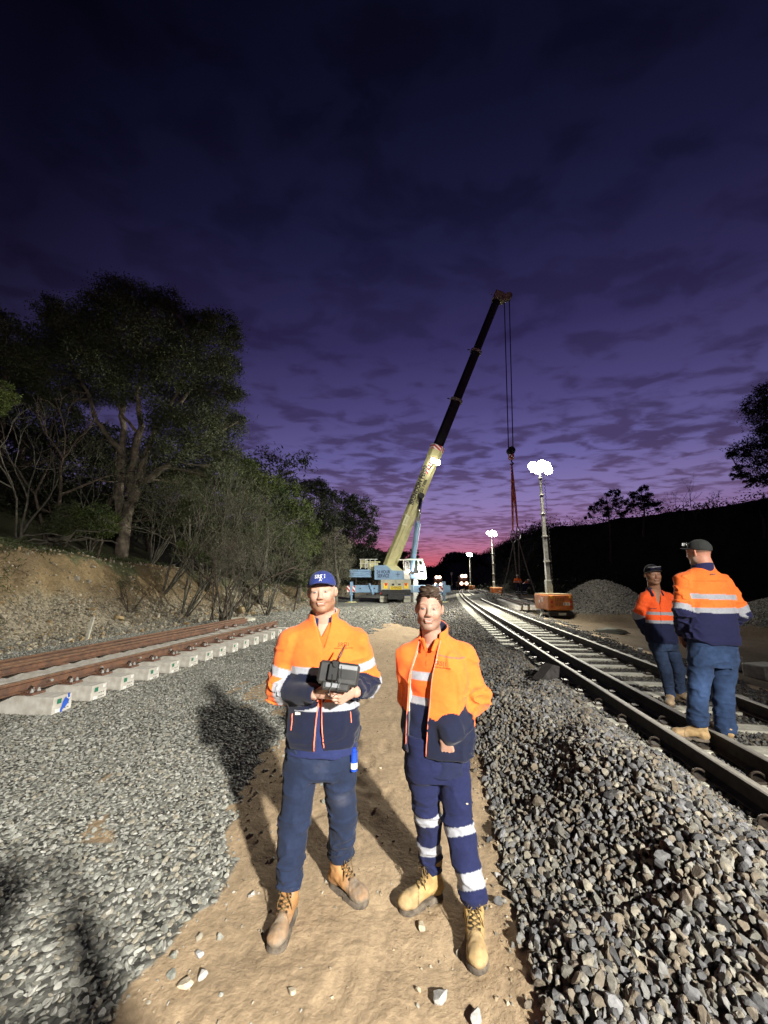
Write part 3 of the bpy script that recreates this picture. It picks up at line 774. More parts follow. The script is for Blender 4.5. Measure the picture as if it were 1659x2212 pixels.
def build_crane():
    CB = Vector((1.1, 37.0, 0)); T = Matrix.Translation(-CB)
    def W(x, y, Y=36.0): return Vector(at(x, y, Y))
    def XZ(pts, Y=36.0): return [(W(x, y, Y).x, W(x, y, Y).z) for x, y in pts]
    c = thing('mobile_crane', 'large cream and pale blue mobile crane with raised black telescopic boom', 'crane', CB)
    def fin(b, name, m, par=c, smooth=False): return b.build(name, m, par, smooth, T)
    # carrier body
    b = MB(); b.mat(1).box((1.1, 41.5, .95), (2.6, 11, .5)); b.mat(1).box((1.1, 41, .6), (1.5, 11, .5)); b.mat(0).box((1.1, 36.75, 1.64), (2.70, 1.3, .92), bev=.04)
    b.mat(0).box((1.1, 47, 1.7), (2.7, 2.2, 1.5), bev=.08)
    fin(b, 'carrier', [M_GREY, M_DARK])
    # rear panel with its signs
    b = MB(); b.mat(0).box((1.1, 36.06, 1.62), (2.78, .06, .98), bev=.02); b.mat(1).box((1.1, 36.02, 1.92), (.025, .02, .34))
    b.mat(1).box((.83, 36.02, 1.66), (.24, .03, .18)).box((1.42, 36.02, 1.68), (.24, .03, .12))
    rp = fin(b, 'rear_panel', [M_GREY, M_DARK])
    for sx in (-1, 1):
        b = MB(); cx = 1.1+sx*.95
        b.mat(0).box((cx, 36.02, 1.55), (.40, .02, .52)); q = [(cx+sx*(-.20), 1.79), (cx+sx*.12, 1.79), (cx+sx*(.02), 1.50), (cx-sx*.14, 1.60)]
        b.mat(1).prism(q, 35.995, 36.008); fin(b, 'marker_sign', [M_YEL, M_RED], rp)
    b = MB(); b.mat(0).box((1.13, 36.015, 1.36), (1.12, .02, .30)); pl = fin(b, 'oversize_sign', M_YEL, rp)
    MT = lambda x, y, z: T @ Matrix.Translation((x, y, z)) @ Matrix.Rotation(R(90), 4, 'X')
    text_mesh('lettering', 'OVERSIZE', .31, M_INK, rp, MT(1.13, 35.995, 1.36), .004, .006, .72)
    # under-run: mudguards, flaps, tail lights, wheels
    for sx, xx in ((-1, -.05), (1, 2.13)):
        b = MB(); b.box((xx, 36.2, .36), (.62, .03, .58)); fl = fin(b, 'mudflap', M_GREY)
        text_mesh('lettering', 'TENNIS', .15, M_INK, fl, MT(xx, 36.18, .36), .003, .002)
        b = MB(); b.mat(0).box((xx-sx*.0, 36.15, .86), (.56, .08, .16)).mat(1).box((xx, 36.16, .70), (.56, .06, .14)); fin(b, 'tail_light', [M_RED, mat('lens_blue', (.05, .08, .35), .4) if sx > 0 else M_DARK])
    for yy in (37.6, 39.2, 42.5, 44.2, 45.9):
        for sx in (-1, 1):
            b = MB(); b.mat(0).cyl((1.1+sx*1.08, yy, .64), .62, .42, 20, 'x'); b.mat(1).cyl((1.1+sx*1.28, yy, .64), .32, .06, 14, 'x'); fin(b, 'wheel', [M_RUBBER, M_GREY], smooth=False)
    b = MB(); b.tube([(.4, 36.1, .5), (1.1, 36.0, .35), (1.7, 36.1, .55)], .05, 6).tube([(.6, 36.1, .7), (1.5, 36.1, .25)], .04, 6).box((1.3, 36.2, .62), (.5, .3, .12)); fin(b, 'chain_tackle', M_STEEL)
    # outriggers
    for sx, x0, x1, jx in ((-1, -3.25, -.3, -3.05), (1, 2.5, 6.2, 5.6)):
        b = MB(); b.box(((x0+x1)/2, 36.7, 1.26), (abs(x1-x0), .42, .68), bev=.03); ob = fin(b, 'outrigger_beam', M_BLUE)
        b = MB(); b.mat(0).box((jx+sx*.0-.02 if sx < 0 else 5.3, 36.47, 1.26), (.75, .03, .56)); fin(b, 'hazard_board', M_STRIPE, ob)
        b = MB(); b.box((jx, 36.7, 1.3), (.28, .5, 1.25), bev=.02); b.cyl((jx, 36.7, .5), .09, .95, 12); fin(b, 'jack', [M_BLUE], ob)
        b = MB(); b.cyl((jx, 36.7, .06), .42, .10, 16); b.box((jx, 36.7, .0), (1.1, 1.0, .08)); fin(b, 'jack_pad', M_CREAM, ob)
        b = MB()
        for q in (.35, .8): k_ = MB(); k_.cyl((x0+(x1-x0)*q, 36.47, 1.3), .06, .03, 10, 'y'); fin(k_, 'pin', M_DARK, ob)
        b.tube([(x0+(x1-x0)*.64, 36.44, 1.75), (x0+(x1-x0)*.7, 36.44, 1.2), (x0+(x1-x0)*.76, 36.44, .75)], .09, 6); fin(b, 'hose_bracket', M_BLUE, ob)
    b = MB(); b.box((3.0, 36.75, .6), (.55, .5, 1.15), bev=.03); b.box((3.0, 36.9, 2.0), (.4, .4, 1.4), bev=.03).tube([(2.75, 36.4, .4), (2.75, 36.4, 2.0)], .03, 6); fin(b, 'access_ladder_box', M_WHITE)
    # slewing deck
    b = MB(); pg = XZ([(809, 1252), (809, 1221.5), (834, 1220.5), (847, 1232), (872, 1233), (884, 1243), (885, 1252)])
    b.prism(pg, 36.0, 38.6); dk = fin(b, 'superstructure', M_BLUE)
    text_mesh('lettering', '24 HOUR\nSERVICE', .42, M_NAVYINK, dk, MT(W(828, 1240).x, 35.985, W(828, 1240).z), .006, .012, .72)
    b = MB(); q = W(859.5, 1240.5); b.box((q.x, 35.985, q.z), (.40, .02, .05)).box((q.x, 35.983, q.z), (.05, .02, .45)); fin(b, 'cross_mark', M_NAVYINK, dk)
    b = MB(); b.prism(XZ([(873, 1251.6), (871.6, 1234), (876, 1233.2), (885.5, 1243), (886, 1251.6)]), 35.93, 36.6); fin(b, 'deck_end', M_WHITE, dk)
    b = MB(); b.cyl((1.2, 37.6, 2.1), 1.0, .25, 24); fin(b, 'slew_ring', M_DARK)
    for i in range(4):
        b = MB(); z = W(780, 1245).z+.18*i; b.box((-2.2, 37.1, z+.0), (1.95, 2.4, .165), bev=.02); b.box((-1.5, 35.89, z), (.35, .03, .12)); fin(b, 'counterweight_slab', M_BLUE)
    # winch and rails, yellow guards
    b = MB(); b.cyl((-1.2, 37.4, 3.35), .42, 1.2, 18, 'y').box((-2.05, 37.0, 3.6), (.45, .6, .75), bev=.05).box((-1.3, 36.6, 3.75), (1.9, .10, .12)).box((-1.0, 36.5, 3.45), (.9, .2, .3)); fin(b, 'winch', M_CREAM)
    b = MB()
    for q in (-2.2, -1.75, -1.3, -.85): b.tube([(q, 36.4, 3.1), (q, 36.4, 4.0)], .03, 6)
    b.tube([(-2.3, 36.4, 4.0), (-.6, 36.4, 4.0)], .03, 6).tube([(-2.3, 36.4, 3.6), (-.6, 36.4, 3.6)], .025, 6)
    b.tube([(-1.75, 36.3, 3.2), (-1.75, 36.3, 3.95), (-1.6, 36.3, 3.95), (-1.6, 36.3, 3.2)], .035, 6); fin(b, 'guard_rail', M_WHITE)
    b = MB(); b.tube([(2.0, 36.3, 2.9), (2.0, 36.3, 3.7), (2.25, 36.3, 3.8), (2.35, 36.3, 3.6), (2.35, 36.3, 2.9)], .04, 6).box((1.75, 36.4, 3.95), (.75, .08, .12)).tube([(1.8, 36.4, 3.9), (1.9, 36.4, 2.9)], .05, 6); fin(b, 'handrail', M_WHITE)
    # cab
    b = MB()
    pc = XZ([(872, 1209.5), (903, 1207.5), (912, 1211), (918.5, 1228), (920.5, 1250), (906, 1250), (888, 1243), (872, 1240)], 36.6)
    n = len(pc); fr = [(W(903, 1208, 36.6), W(912, 1211, 36.6)), (W(912, 1211, 36.6), W(918.5, 1228, 36.6)), (W(918.5, 1228, 36.6), W(920.5, 1249, 36.6)), (W(903, 1208, 36.6), W(906, 1249, 36.6))]
    b.mat(0)
    for (p, q) in fr: b.tube([p, q], .07, 6).tube([p+Vector((0, 1.2, 0)), q+Vector((0, 1.2, 0))], .07, 6)
    b.box((W(895, 1208).x, 37.2, W(895, 1207.5).z), (1.75, 1.3, .14), bev=.04)
    b.tube([W(920.5, 1249.5, 36.6), W(903, 1249.5, 36.6)], .09, 6)
    cab = fin(b, 'cab', mat('cab_frame', (.70, .80, .66), .4))
    b = MB(); b.prism(XZ([(903.5, 1209), (911.5, 1212), (917.8, 1228), (919.5, 1248.5), (907, 1248.5)], 36.63), 36.64, 37.75); fin(b, 'window', M_GLASS, cab)
    b = MB(); b.prism(XZ([(872, 1210), (903, 1209), (906, 1243), (888, 1241), (872, 1238)], 36.7), 36.71, 37.8); fin(b, 'side_window', mat('cab_dark_glass', (.02, .022, .02), .12), cab)
    b = MB(); b.prism(XZ([(886, 1240), (907, 1244), (907, 1249.5), (888, 1249.5)], 36.6), 36.6, 37.8); fin(b, 'cab_skirt', M_BLUE, cab)
    for (x, y) in ((910, 1227), (912, 1243.5)):
        p = W(x, y, 36.45); b = MB(); b.box(p-Vector((0, .25, 0)), (.56, .12, .46), bev=.1); fin(b, 'work_lamp', M_LAMP, cab)
    p = W(881.5, 1233.5, 35.8); b = MB(); b.box(p, (.30, .1, .26), bev=.08); fin(b, 'deck_lamp', M_LAMPW, dk)
    # boom
    A = Vector(at(846, 1212, 37.6)); E = Vector(at(1072.5, 650, 36.0)); D = (E-A).normalized(); L = (E-A).length
    side = Vector((0, 1, 0)); side = (side-D*side.dot(D)).normalized(); up = side.cross(D).normalized()
    if up.z < 0: up = -up
    def bx(t0, t1, w, h, bev=0.18, dz=0.0):
        # section across: chamfered box (h in the picture plane, w in depth)
        pr = [(-w/2+bev*w, -h/2), (w/2-bev*w, -h/2), (w/2, -h/2+bev*h), (w/2, h/2-bev*h), (w/2-bev*w, h/2), (-w/2+bev*w, h/2), (-w/2, h/2-bev*h), (-w/2, -h/2+bev*h)]
        v = [A+D*t+side*p+up*(q+dz) for t in (t0, t1) for p, q in pr]
        return v, [list(range(8))[::-1], [8+i for i in range(8)]]+[(i, (i+1) % 8, 8+(i+1) % 8, 8+i) for i in range(8)]
    def tpix(x, y):          # length along the boom whose picture point is nearest
        best = min((abs((A+D*t-Vector((0, 0, CAMH))).dot(Vector((0, -math.sin(PITCH), math.cos(PITCH))))/((A+D*t-Vector((0, 0, CAMH))).dot(Vector((0, math.cos(PITCH), math.sin(PITCH)))))-(1106-y)/FPX), t) for t in np.linspace(0, L, 800)); return best[1]
    t1 = tpix(0, 968); t2 = tpix(0, 866); t3 = tpix(0, 760)
    b = MB(); b.add(*bx(-.6, t1, 1.15, 1.30, .24)); bs = fin(b, 'boom_base_section', M_CREAM)
    b = MB(); b.add(*bx(t1-1.2, t1+.05, 1.32, 1.42, .24)); fin(b, 'boom_collar', M_CREAM, bs)
    b = MB(); b.add(*bx(t1-.38, t1+.12, 1.36, 1.46, .24)); fin(b, 'hazard_band', M_STRIPE, bs)
    b = MB(); cpt = A+D*(t1-2.0)-side*.62; q = [cpt+D*a+up*c_ for a, c_ in ((-1.0, -.12), (.9, -.02), (.9, .26), (-1.0, .14))]; b.add([*q, *[p-side*.03 for p in q]], [(0, 1, 2, 3), (7, 6, 5, 4), (0, 1, 5, 4), (1, 2, 6, 5), (2, 3, 7, 6), (3, 0, 4, 7)]); fin(b, 'hazard_board', M_STRIPE, bs)
    prev = t1
    for k, (tt, w, h) in enumerate(((t2, .95, 1.02), (t3, .84, .90), (L, .74, .80))):
        b = MB(); b.add(*bx(prev-.6, tt, w, h, .24)); s_ = fin(b, 'boom_section', M_BLACK)
        if k < 2:
            b = MB(); b.add(*bx(tt-.12, tt+.12, w+.12, h+.22, .24)); fin(b, 'section_collar', mat('collar_bone', (.5, .46, .36), .6, 0, .35, 3), s_)
            b = MB(); p = A+D*tt+up*(h/2+.2); b.tube([p, p+up*.25-D*.1], .06, 6); fin(b, 'guide_roller', M_BLACK, s_)
        prev = tt
    # lettering on the flank that faces the camera
    def face_m(t, h_off, sc=1.0):
        p = A+D*t-side*.60+up*h_off
        m = Matrix.Identity(4)
        for r_ in range(3):
            m[r_][0] = D[r_]; m[r_][1] = up[r_]; m[r_][2] = -side[r_]; m[r_][3] = p[r_]
        return T @ m
    tl0 = tpix(0, 1098); tl1 = tpix(0, 1008)
    text_mesh('lettering', 'BRENDON PENN', .60, M_INK, bs, face_m((tl0+tl1)/2, .30), .006, .016, (tl1-tl0)/5.0)
    text_mesh('lettering', '(08) 9455 7486', .40, M_INK, bs, face_m((tl0+tl1)/2-.5, -.16), .006, .010, (tl1-tl0)/4.4)
    b = MB(); t0 = tpix(0, 1108)
    for a, c_, w_, h_ in ((-.9, .32, .9, .16), (-.9, .06, .9, .16), (-1.4, .18, .16, .62), (-.5, .34, .14, .42)):
        p = A+D*(t0+a)-side*.60+up*c_; v = [p+D*(sx*w_/2)+up*(sy*h_/2)-side*sz for sz in (0, .01) for sx, sy in ((-1, -1), (1, -1), (1, 1), (-1, 1))]
        b.add(v, [(0, 1, 2, 3), (7, 6, 5, 4), (0, 1, 5, 4), (1, 2, 6, 5), (2, 3, 7, 6), (3, 0, 4, 7)])
    fin(b, 'emblem', mat('emblem_cream', (.85, .82, .55), .5), bs)
    b = MB(); b.tube([A+D*1.0-side*.585+up*.1, A+D*(t1-2.4)-side*.585-up*.02], .03, 5); fin(b, 'seam', mat('seam_tan', (.42, .38, .15), .6), bs)
    # head
    b = MB(); b.add(*bx(L-.05, L+.9, .9, 1.0, .1)); Hd = A+D*(L+.45)
    b.box(Hd+Vector((.55, 0, -.05)), (1.3, .5, .75), bev=.1); b.tube([Hd+Vector((.45, -.35, -.25)), Hd+Vector((.45, .35, -.25))], .38, 14).tube([Hd+Vector((1.1, -.3, .05)), Hd+Vector((1.1, .3, .05))], .36, 14)
    b.tube([Hd-Vector((.6, 0, -.3)), Hd-Vector((.95, 0, -.55))], .04, 6); hd = fin(b, 'boom_head', mat('head_cream', (.42, .42, .30), .6, 0, .3, 2))
    # derricking cylinder
    Bt = Vector(at(889, 1234, 36.9)); Tp = Vector(at(910, 1072, 36.6)); Md = Bt+(Tp-Bt)*.62
    b = MB(); b.tube([Bt, Md], .26, 16); b.tube([Md-(Tp-Bt)*.01, Md+(Tp-Bt)*.01], .30, 16); cy = fin(b, 'lift_cylinder', M_BLUE, smooth=False)
    b = MB(); b.tube([Md, Tp], .17, 16); fin(b, 'piston_rod', M_CHROME, cy, smooth=True)
    b = MB(); b.tube([Tp-Vector((0, .35, 0)), Tp+Vector((0, .35, 0))], .28, 12); b.box(Tp+Vector((-.12, 0, .1)), (.35, .4, .3)); fin(b, 'cylinder_lug', M_DARK, cy)
    b = MB(); b.prism(XZ([(842, 1236), (838, 1222), (858, 1222), (872, 1234)], 36.3), 36.2, 37.2); fin(b, 'boom_foot', M_CREAM, dk)
    # boom lamps
    lp = []
    for (x, y) in ((935.5, 995), (946, 999)):
        p = Vector(at(x, y, 34.9)); lp.append(p); b = MB(); b.box(p, (.44, .16, .44), bev=.14); fin(b, 'boom_lamp', M_LAMP)
    b = MB(); b.tube([A+D*(t1-2.6)-side*.5, (lp[0]+lp[1])/2+Vector((0, .1, 0))], .05, 6); b.tube([lp[0], lp[1]], .04, 6); fin(b, 'lamp_bracket', M_DARK)
    # hoist rope and hook
    hk = Vector(at(1104, 981, 36.0)); xs_ = (at(1090, 655, 36)[0], at(1101, 655, 36)[0])
    b = MB()
    for sg, xt in ((-1, xs_[0]), (1, xs_[1])):
        for dy in (-.05, .05):
            b.tube([(xt, 36+dy, E.z+.5), (hk.x+sg*.22, 36+dy, hk.z+.4)], .035, 5)
    fin(b, 'hoist_rope', M_BLACK)
    b = MB(); b.mat(0).box(hk+Vector((0, 0, .3)), (.70, .5, .75), bev=.2); b.mat(0).cyl(hk+Vector((0, 0, .35)), .37, .56, 18, 'y')
    b.mat(1).box(hk+Vector((0, 0, -.28)), (.50, .42, .60), bev=.08); b.mat(0).tube([hk+Vector((0, 0, -.5)), hk+Vector((0, 0, -.8)), hk+Vector((.18, 0, -.95)), hk+Vector((.05, 0, -1.1)), hk+Vector((-.16, 0, -1.0))], .07, 8)
    fin(b, 'hook_block', [M_DARK, M_STRIPE])
    return hk
HOOK = build_crane()
M_SLING = mat('red_sling', (.85, .22, .17), .8, 0, .25, 12)
def build_slings():
    def link(c, r, w, n=14):
        return [Vector(c)+Vector((w*math.cos(2*math.pi*i/n), 0, r*math.sin(2*math.pi*i/n))) for i in range(n+1)]
    top = HOOK+Vector((0, 0, -.95))
    r1, r2 = Vector(at(1108.5, 1158, 36)), Vector(at(1119, 1152, 36))
    lo = [Vector(at(1083, 1287, 35.2)), Vector(at(1121, 1296, 34.6)), Vector(at(1124, 1296, 35.2)), Vector(at(1160, 1292, 34.6))]
    for n, (r_, ends, lab) in enumerate(((r1, (lo[0], lo[1]), 'left red lifting sling with two chain legs hanging from the crane hook'), (r2, (lo[2], lo[3]), 'right red lifting sling with two chain legs hanging from the crane hook'))):
        t = thing('lifting_sling', lab, 'lifting sling', top, group='slings under the crane hook'); T = Matrix.Translation(-top)
        b = MB()
        for dx in (-.06, .06): b.tube([top+Vector((0, 0, 0)), top*.5+r_*.5+Vector((dx, 0, 0)), r_+Vector((0, 0, .55))], .07, 7)
        b.build('web_sling', M_SLING, t, True, T)
        b = MB(); b.tube(link(r_+Vector((0, 0, .35)), .26, .12), .045, 6, False); b.tube(link(r_+Vector((0, 0, -.2)), .42, .24), .05, 6, False); b.build('ring', M_STEEL, t, True, T)
        for e in ends:
            s = r_+Vector((0, 0, -.55)); m = (s+e)/2+Vector((.0, 0, -.25)) if e in (lo[0], lo[3]) else (s+e)/2
            b = MB(); b.tube([s, s*.6+m*.4, m, m*.4+e*.6, e], .055, 6); b.build('chain_leg', mat('chain', (.22, .20, .18), .6, .5, .3, 30), t, False, T)
build_slings()

# ------------------------------------------------------------------ mobile light towers
M_ORANGE = mat('plant_orange', (.62, .20, .045), .5, 0, .18, 3, .05, 30)
M_ORANGE_D = mat('grille_orange', (.22, .075, .02), .6, 0, .1, 8)
M_ALU = mat('mast_galvanised', (.34, .33, .29), .45, .5, .2, 8)
M_LENSY = mat('lens_amber', (.75, .48, .05), .4); M_LENSR = mat('lens_red', (.55, .03, .02), .4)
def build_tower(lab, loc, rz=0.0, top=8.25):
    t = thing('light_tower', lab, 'light tower', loc, rz, 'mobile light towers along the track')
    # origin: ground under the middle of the rear face, y runs to the drawbar
    b = MB(); b.mat(0).box((0, .95, .88), (1.34, 1.9, .84), bev=.06); b.mat(1).box((0, .95, 1.31), (1.28, 1.84, .03)); b.build('canopy', [M_ORANGE, mat('canopy_top', (.60, .50, .28), .5)], t)
    b = MB(); b.box((0, -.012, .88), (1.2, .02, .74), bev=.01); rear = b.build('rear_door', M_ORANGE, t)
    b = MB()
    for i in range(6):
        for j in (0, 1): b.box((-.28+i*.085, -.028, 1.03-j*.25), (.045, .014, .20))
    b.build('grille', M_ORANGE_D, rear)
    for sx in (-1, 1):
        for z, m in ((1.14, M_LENSY), (.90, M_LENSR), (.66, M_LENSR)):
            b = MB(); b.cyl((sx*.50, -.035, z), .062 if z > .7 else .05, .03, 14, 'y'); b.build('marker_light', m, rear)
    b = MB(); b.box((.28, -.03, .80), (.36, .01, .15)); b.build('number_plate', M_WHITE, rear)
    text_mesh('lettering', 'HL 821', .10, M_INK, rear, Matrix.Translation((.28, -.037, .80)) @ Matrix.Rotation(R(90), 4, 'X'), .002, .001)
    text_mesh('lettering', 'ALLIGHT', .13, mat('lettering_red', (.35, .04, .02), .5), rear, Matrix.Translation((.25, -.03, 1.13)) @ Matrix.Rotation(R(90), 4, 'X'), .002, .001)
    b = MB(); b.mat(0).box((-.675, .9, .90), (.02, .9, .6)); b.mat(1).box((-.69, .75, 1.0), (.02, .16, .24)).box((-.69, 1.15, .88), (.02, .1, .12)); b.build('side_door', [M_ORANGE, M_WHITE], t)
    b = MB(); b.box((0, .98, .28), (1.24, 1.85, .22)).box((0, .1, .34), (1.05, .2, .14)).box((0, 2.4, .28), (.1, 1.3, .1)); b.build('chassis', M_DARK, t)
    b = MB(); b.box((.02, -.02, .28), (.40, .02, .12)); b.build('licence_plate', mat('plate_pale', (.4, .42, .35), .6), t)
    for sx in (-1, 1):
        b = MB(); b.mat(0).cyl((sx*.62, .85, .22), .28, .18, 18, 'x'); b.mat(1).cyl((sx*.72, .85, .22), .13, .03, 12, 'x'); b.build('wheel', [M_RUBBER, M_ALU], t)
        b = MB(); b.box((sx*.85, .15, .30), (.5, .08, .08)); b.cyl((sx*1.05, .15, .2), .035, .55, 8); b.cyl((sx*1.05, .15, -.06), .11, .03, 12); b.tube([(sx*1.05, .1, .3), (sx*1.25, -.05, .02)], .03, 6); b.build('stabiliser', M_ALU, t)
    # mast
    zs = [1.25+(q-1.25)*(top-1.25)/7 for q in (1.25, 3.1, 4.5, 5.8, 6.9, 7.9, 8.25)]; h8 = top-8.25; mx, my = -.28, .75
    b = MB(); b.box((mx, my, 1.6), (.30, .30, .9), bev=.02); b.box((mx+.02, my-.19, 1.5), (.22, .10, .6)); b.build('mast_foot', M_ALU, t)
    for i in range(len(zs)-1):
        w = .21-.024*i; b = MB(); b.box((mx, my, (zs[i]+zs[i+1])/2+.05), (w, w, zs[i+1]-zs[i]+.1)); b.box((mx, my, zs[i+1]-.02), (w+.07, w+.07, .07), bev=.01); b.box((mx+w*.5+.015, my-.05, zs[i+1]-.02), (.07, .03, .05))
        b.build('mast_section', M_ALU, t)
    pts = []
    for i in range(150):
        a = i*1.3; pts.append((mx+.24+.035*math.cos(a), my+.035*math.sin(a), 1.9+(6.3+h8)*i/149))
    b = MB(); b.tube(pts, .014, 4); b.build('coiled_cable', M_RUBBER, t)
    b = MB(); b.box((mx, my, 8.30+h8), (1.05, .07, .07)).box((mx, my, 8.62+h8), (.95, .06, .06)).box((mx, my, 8.45+h8), (.07, .07, .4)); b.build('lamp_bar', M_ALU, t)
    k = 0
    for (dx, z, yw) in ((-.42, 8.62, -14), (.36, 8.60, 12), (-.16, 8.40, -6), (.46, 8.34, 22), (.1, 8.72, 0)):
        M_ = Matrix.Translation((mx+dx, my-.08, z+h8)) @ Matrix.Rotation(R(yw), 4, 'Z') @ Matrix.Rotation(R(28), 4, 'X')
        b = MB(); b.box((0, .05, 0), (.46, .14, .36), bev=.05); h = b.build('lamp_housing', M_ALU, t, False, M_)
        b = MB(); b.tube([(0, -.02-.20*math.sin(a_), 0) for a_ in (0, .4, .8, 1.2, 1.5)], [.25*math.cos(a_) for a_ in (0, .4, .8, 1.2, 1.5)], 16); b.build('lamp_glass', M_LAMP, h, True, M_)
    return t
TW = [((9.38, 20.9, -.10), 0.0, 'nearest and tallest light tower, orange trailer with lit lamps on a tall mast'),
      ((14.9, 51.5, -.05), -.1, 'middle light tower of the row, orange trailer right of the track'),
      ((20.5, 91, -.05), -.1, 'farthest light tower, tiny orange trailer with a thin lit mast')]
for loc, rz, lab in TW:
    if loc is TW[0][0]: tw0 = build_tower(lab, loc, rz)
    else: c = copy_tree(tw0); c.location = loc; c.rotation_euler = (0, 0, rz); c['label'] = lab

build_tower('light tower behind the photographer that lights the two men', (4.1, -5.75, 0), math.pi+.6, 4.3)

# ------------------------------------------------------------------ machines with headlamps far down the line
def rail_machine(x, y, lab, sc=1.0, rz=0.0):
    t = thing('rail_machine', lab, 'rail machine', (x, y, float(hgt(x, y))), rz, 'machines with lit headlamps down the line')
    b = MB(); b.box((0, 2.0, 1.3), (2.2, 4.0, 1.1), bev=.1).box((0, 1.2, 2.4), (1.9, 1.8, 1.2), bev=.1); b.build('body', mat('machine_dark_red', (.03, .008, .006), .6), t)
    b = MB()
    for sx in (-1, 1):
        for yy in (.7, 3.2): b.cyl((sx*.9, yy, .45), .45, .3, 14, 'x')
    b.build('wheels', M_RUBBER, t)
    for px, pz in ((-.55, 1.5), (.55, 1.5), (-.35, 3.1), (.35, 3.1)):
        b = MB(); b.cyl((px, -.05, pz), .32, .12, 14, 'y'); b.build('headlamp', M_LAMPW, t)
    b = MB(); b.box((0, .6, 3.05), (1.2, .1, .1)); b.build('lamp_bar', M_DARK, t)
    return t
rail_machine(12.2, 88, 'rail machine with four warm headlamps just right of the crane', 1)
rail_machine(17.6, 86, 'rail machine with warm headlamps left of the farthest light tower', 1)
t = thing('signal_post', 'slim pale signal post standing between the two rail machines', 'signal', (13.9, 80, float(hgt(13.9, 80))))
b = MB(); b.tube([(0, 0, 0), (0, 0, 3.6)], .06, 8); b.build('post', M_ALU, t)
b = MB(); b.box((0, -.05, 3.75), (.35, .25, .5), bev=.05); b.build('head', M_WHITE, t)

# ------------------------------------------------------------------ small things about the ground
def small():
    # wedge by the rail
    b = MB(); b.prism([(-.22, 0), (.10, 0), (.14, .14), (.03, .18)], -.08, .08)
    o = b.build('wheel_chock', mat('chock_dark', (.045, .04, .038), .8, 0, .3, 20, .3, 60)); o.location = (2.27, 5.62, float(hgt(2.27, 5.62))+.04); o.rotation_euler = (0, R(-4), R(20)); tag(o, 'dark wedge shaped block on the ballast beside the near rail', 'wedge block')
    b = MB(); b.box((0, 0, .14), (.62, .42, .28), bev=.02); o = b.build('concrete_block', M_CONC); o.location = (7.6, 8.1, float(hgt(7.6, 8.1))-.02); o.rotation_euler = (0, 0, R(12)); tag(o, 'grey concrete block on the dark earth right of the man seen from behind', 'concrete block')
    b = MB(); b.cyl((0, 0, .13), .22, .26, 22); b.cyl((0, 0, .27), .17, .04, 22); o = b.build('concrete_drum', M_CONC); o.location = (7.65, 8.95, float(hgt(7.65, 8.95))); tag(o, 'short round concrete drum just behind the square block on the right', 'concrete drum')
    b = MB(); b.prism([(-.4, 0), (.4, -.05), (.3, .12), (-.25, .14)], -.03, .03, 'y'); o = b.build('scrap_plate', M_WHITE, M=Matrix.Rotation(R(80), 4, 'X')); o.location = (8.6, 10.6, float(hgt(8.6, 10.6))+.05); tag(o, 'thin white scrap lying on the dark earth at the right edge', 'scrap')
    # leaning marker post and white lid at the cutting
    b = MB(); b.box((0, 0, .35), (.10, .06, .8), bev=.01); o = b.build('marker_post', M_CONC); o.location = (-9.35, 12.6, float(hgt(-9.35, 12.6))-.05); o.rotation_euler = (0, R(9), 0); tag(o, 'short grey marker post leaning in the scree behind the panel', 'marker post')
    b = MB(); b.cyl((0, 0, .05), .55, .10, 24); o = b.build('pit_lid', M_CONC); o.location = (-6.6, 18.6, float(hgt(-6.6, 18.6))+.02); tag(o, 'flat round concrete lid on the gravel beyond the panel end', 'lid')
    b = MB(); b.box((0, 0, .03), (1.1, .16, .06), bev=.01); o = b.build('timber_board', mat('weathered_board', (.42, .36, .26), .9, 0, .3, 9)); o.location = (-8.2, 20.4, float(hgt(-8.2, 20.4))+.05); o.rotation_euler = (0, R(-6), R(14)); tag(o, 'weathered board lying against the foot of the cutting', 'board')
    # paper cup
    b = MB(); b.tube([(0, 0, 0), (0, 0, .12)], [.04, .055], 14); o = b.build('paper_cup', M_WHITE); o.location = (5.9, 9.3, float(hgt(5.9, 9.3))); o.rotation_euler = (R(10), 0, 0); tag(o, 'white paper cup on the gravel beyond the far rail', 'cup')
small()
# ------------------------------------------------------------------ vegetation
def leaf_mat(name, c, c2, transl=.25):
    m = bpy.data.materials.new(name); nt, b = _nt(m); N = nt.nodes; L = nt.links
    b.inputs['Roughness'].default_value = .6; b.inputs['Specular IOR Level'].default_value = .3
    vc = N.new('ShaderNodeVertexColor'); vc.layer_name = 'col'
    tc = N.new('ShaderNodeTexCoord'); no = N.new('ShaderNodeTexNoise'); no.inputs['Scale'].default_value = .6; L.new(tc.outputs['Object'], no.inputs['Vector'])
    rp = N.new('ShaderNodeValToRGB'); e = rp.color_ramp.elements; e[0].position = .35; e[1].position = .65; e[0].color = (*c2, 1); e[1].color = (*c, 1)
    L.new(no.outputs['Fac'], rp.inputs['Fac'])
    mu = N.new('ShaderNodeVectorMath'); mu.operation = 'MULTIPLY'; L.new(rp.outputs['Color'], mu.inputs[0]); L.new(vc.outputs['Color'], mu.inputs[1])
    L.new(mu.outputs[0], b.inputs['Base Color'])
    tr = N.new('ShaderNodeBsdfTranslucent'); L.new(mu.outputs[0], tr.inputs['Color'])
    ms = N.new('ShaderNodeMixShader'); ms.inputs[0].default_value = transl; out = N['Material Output']
    L.new(b.outputs[0], ms.inputs[1]); L.new(tr.outputs[0], ms.inputs[2]); L.new(ms.outputs[0], out.inputs['Surface'])
    return m
LF_EUC = leaf_mat('eucalypt_leaves', (.068, .078, .036), (.034, .042, .022))
LF_BRT = leaf_mat('bright_leaves', (.085, .112, .026), (.042, .062, .02))
LF_DRK = leaf_mat('dark_leaves', (.035, .042, .022), (.018, .022, .014))
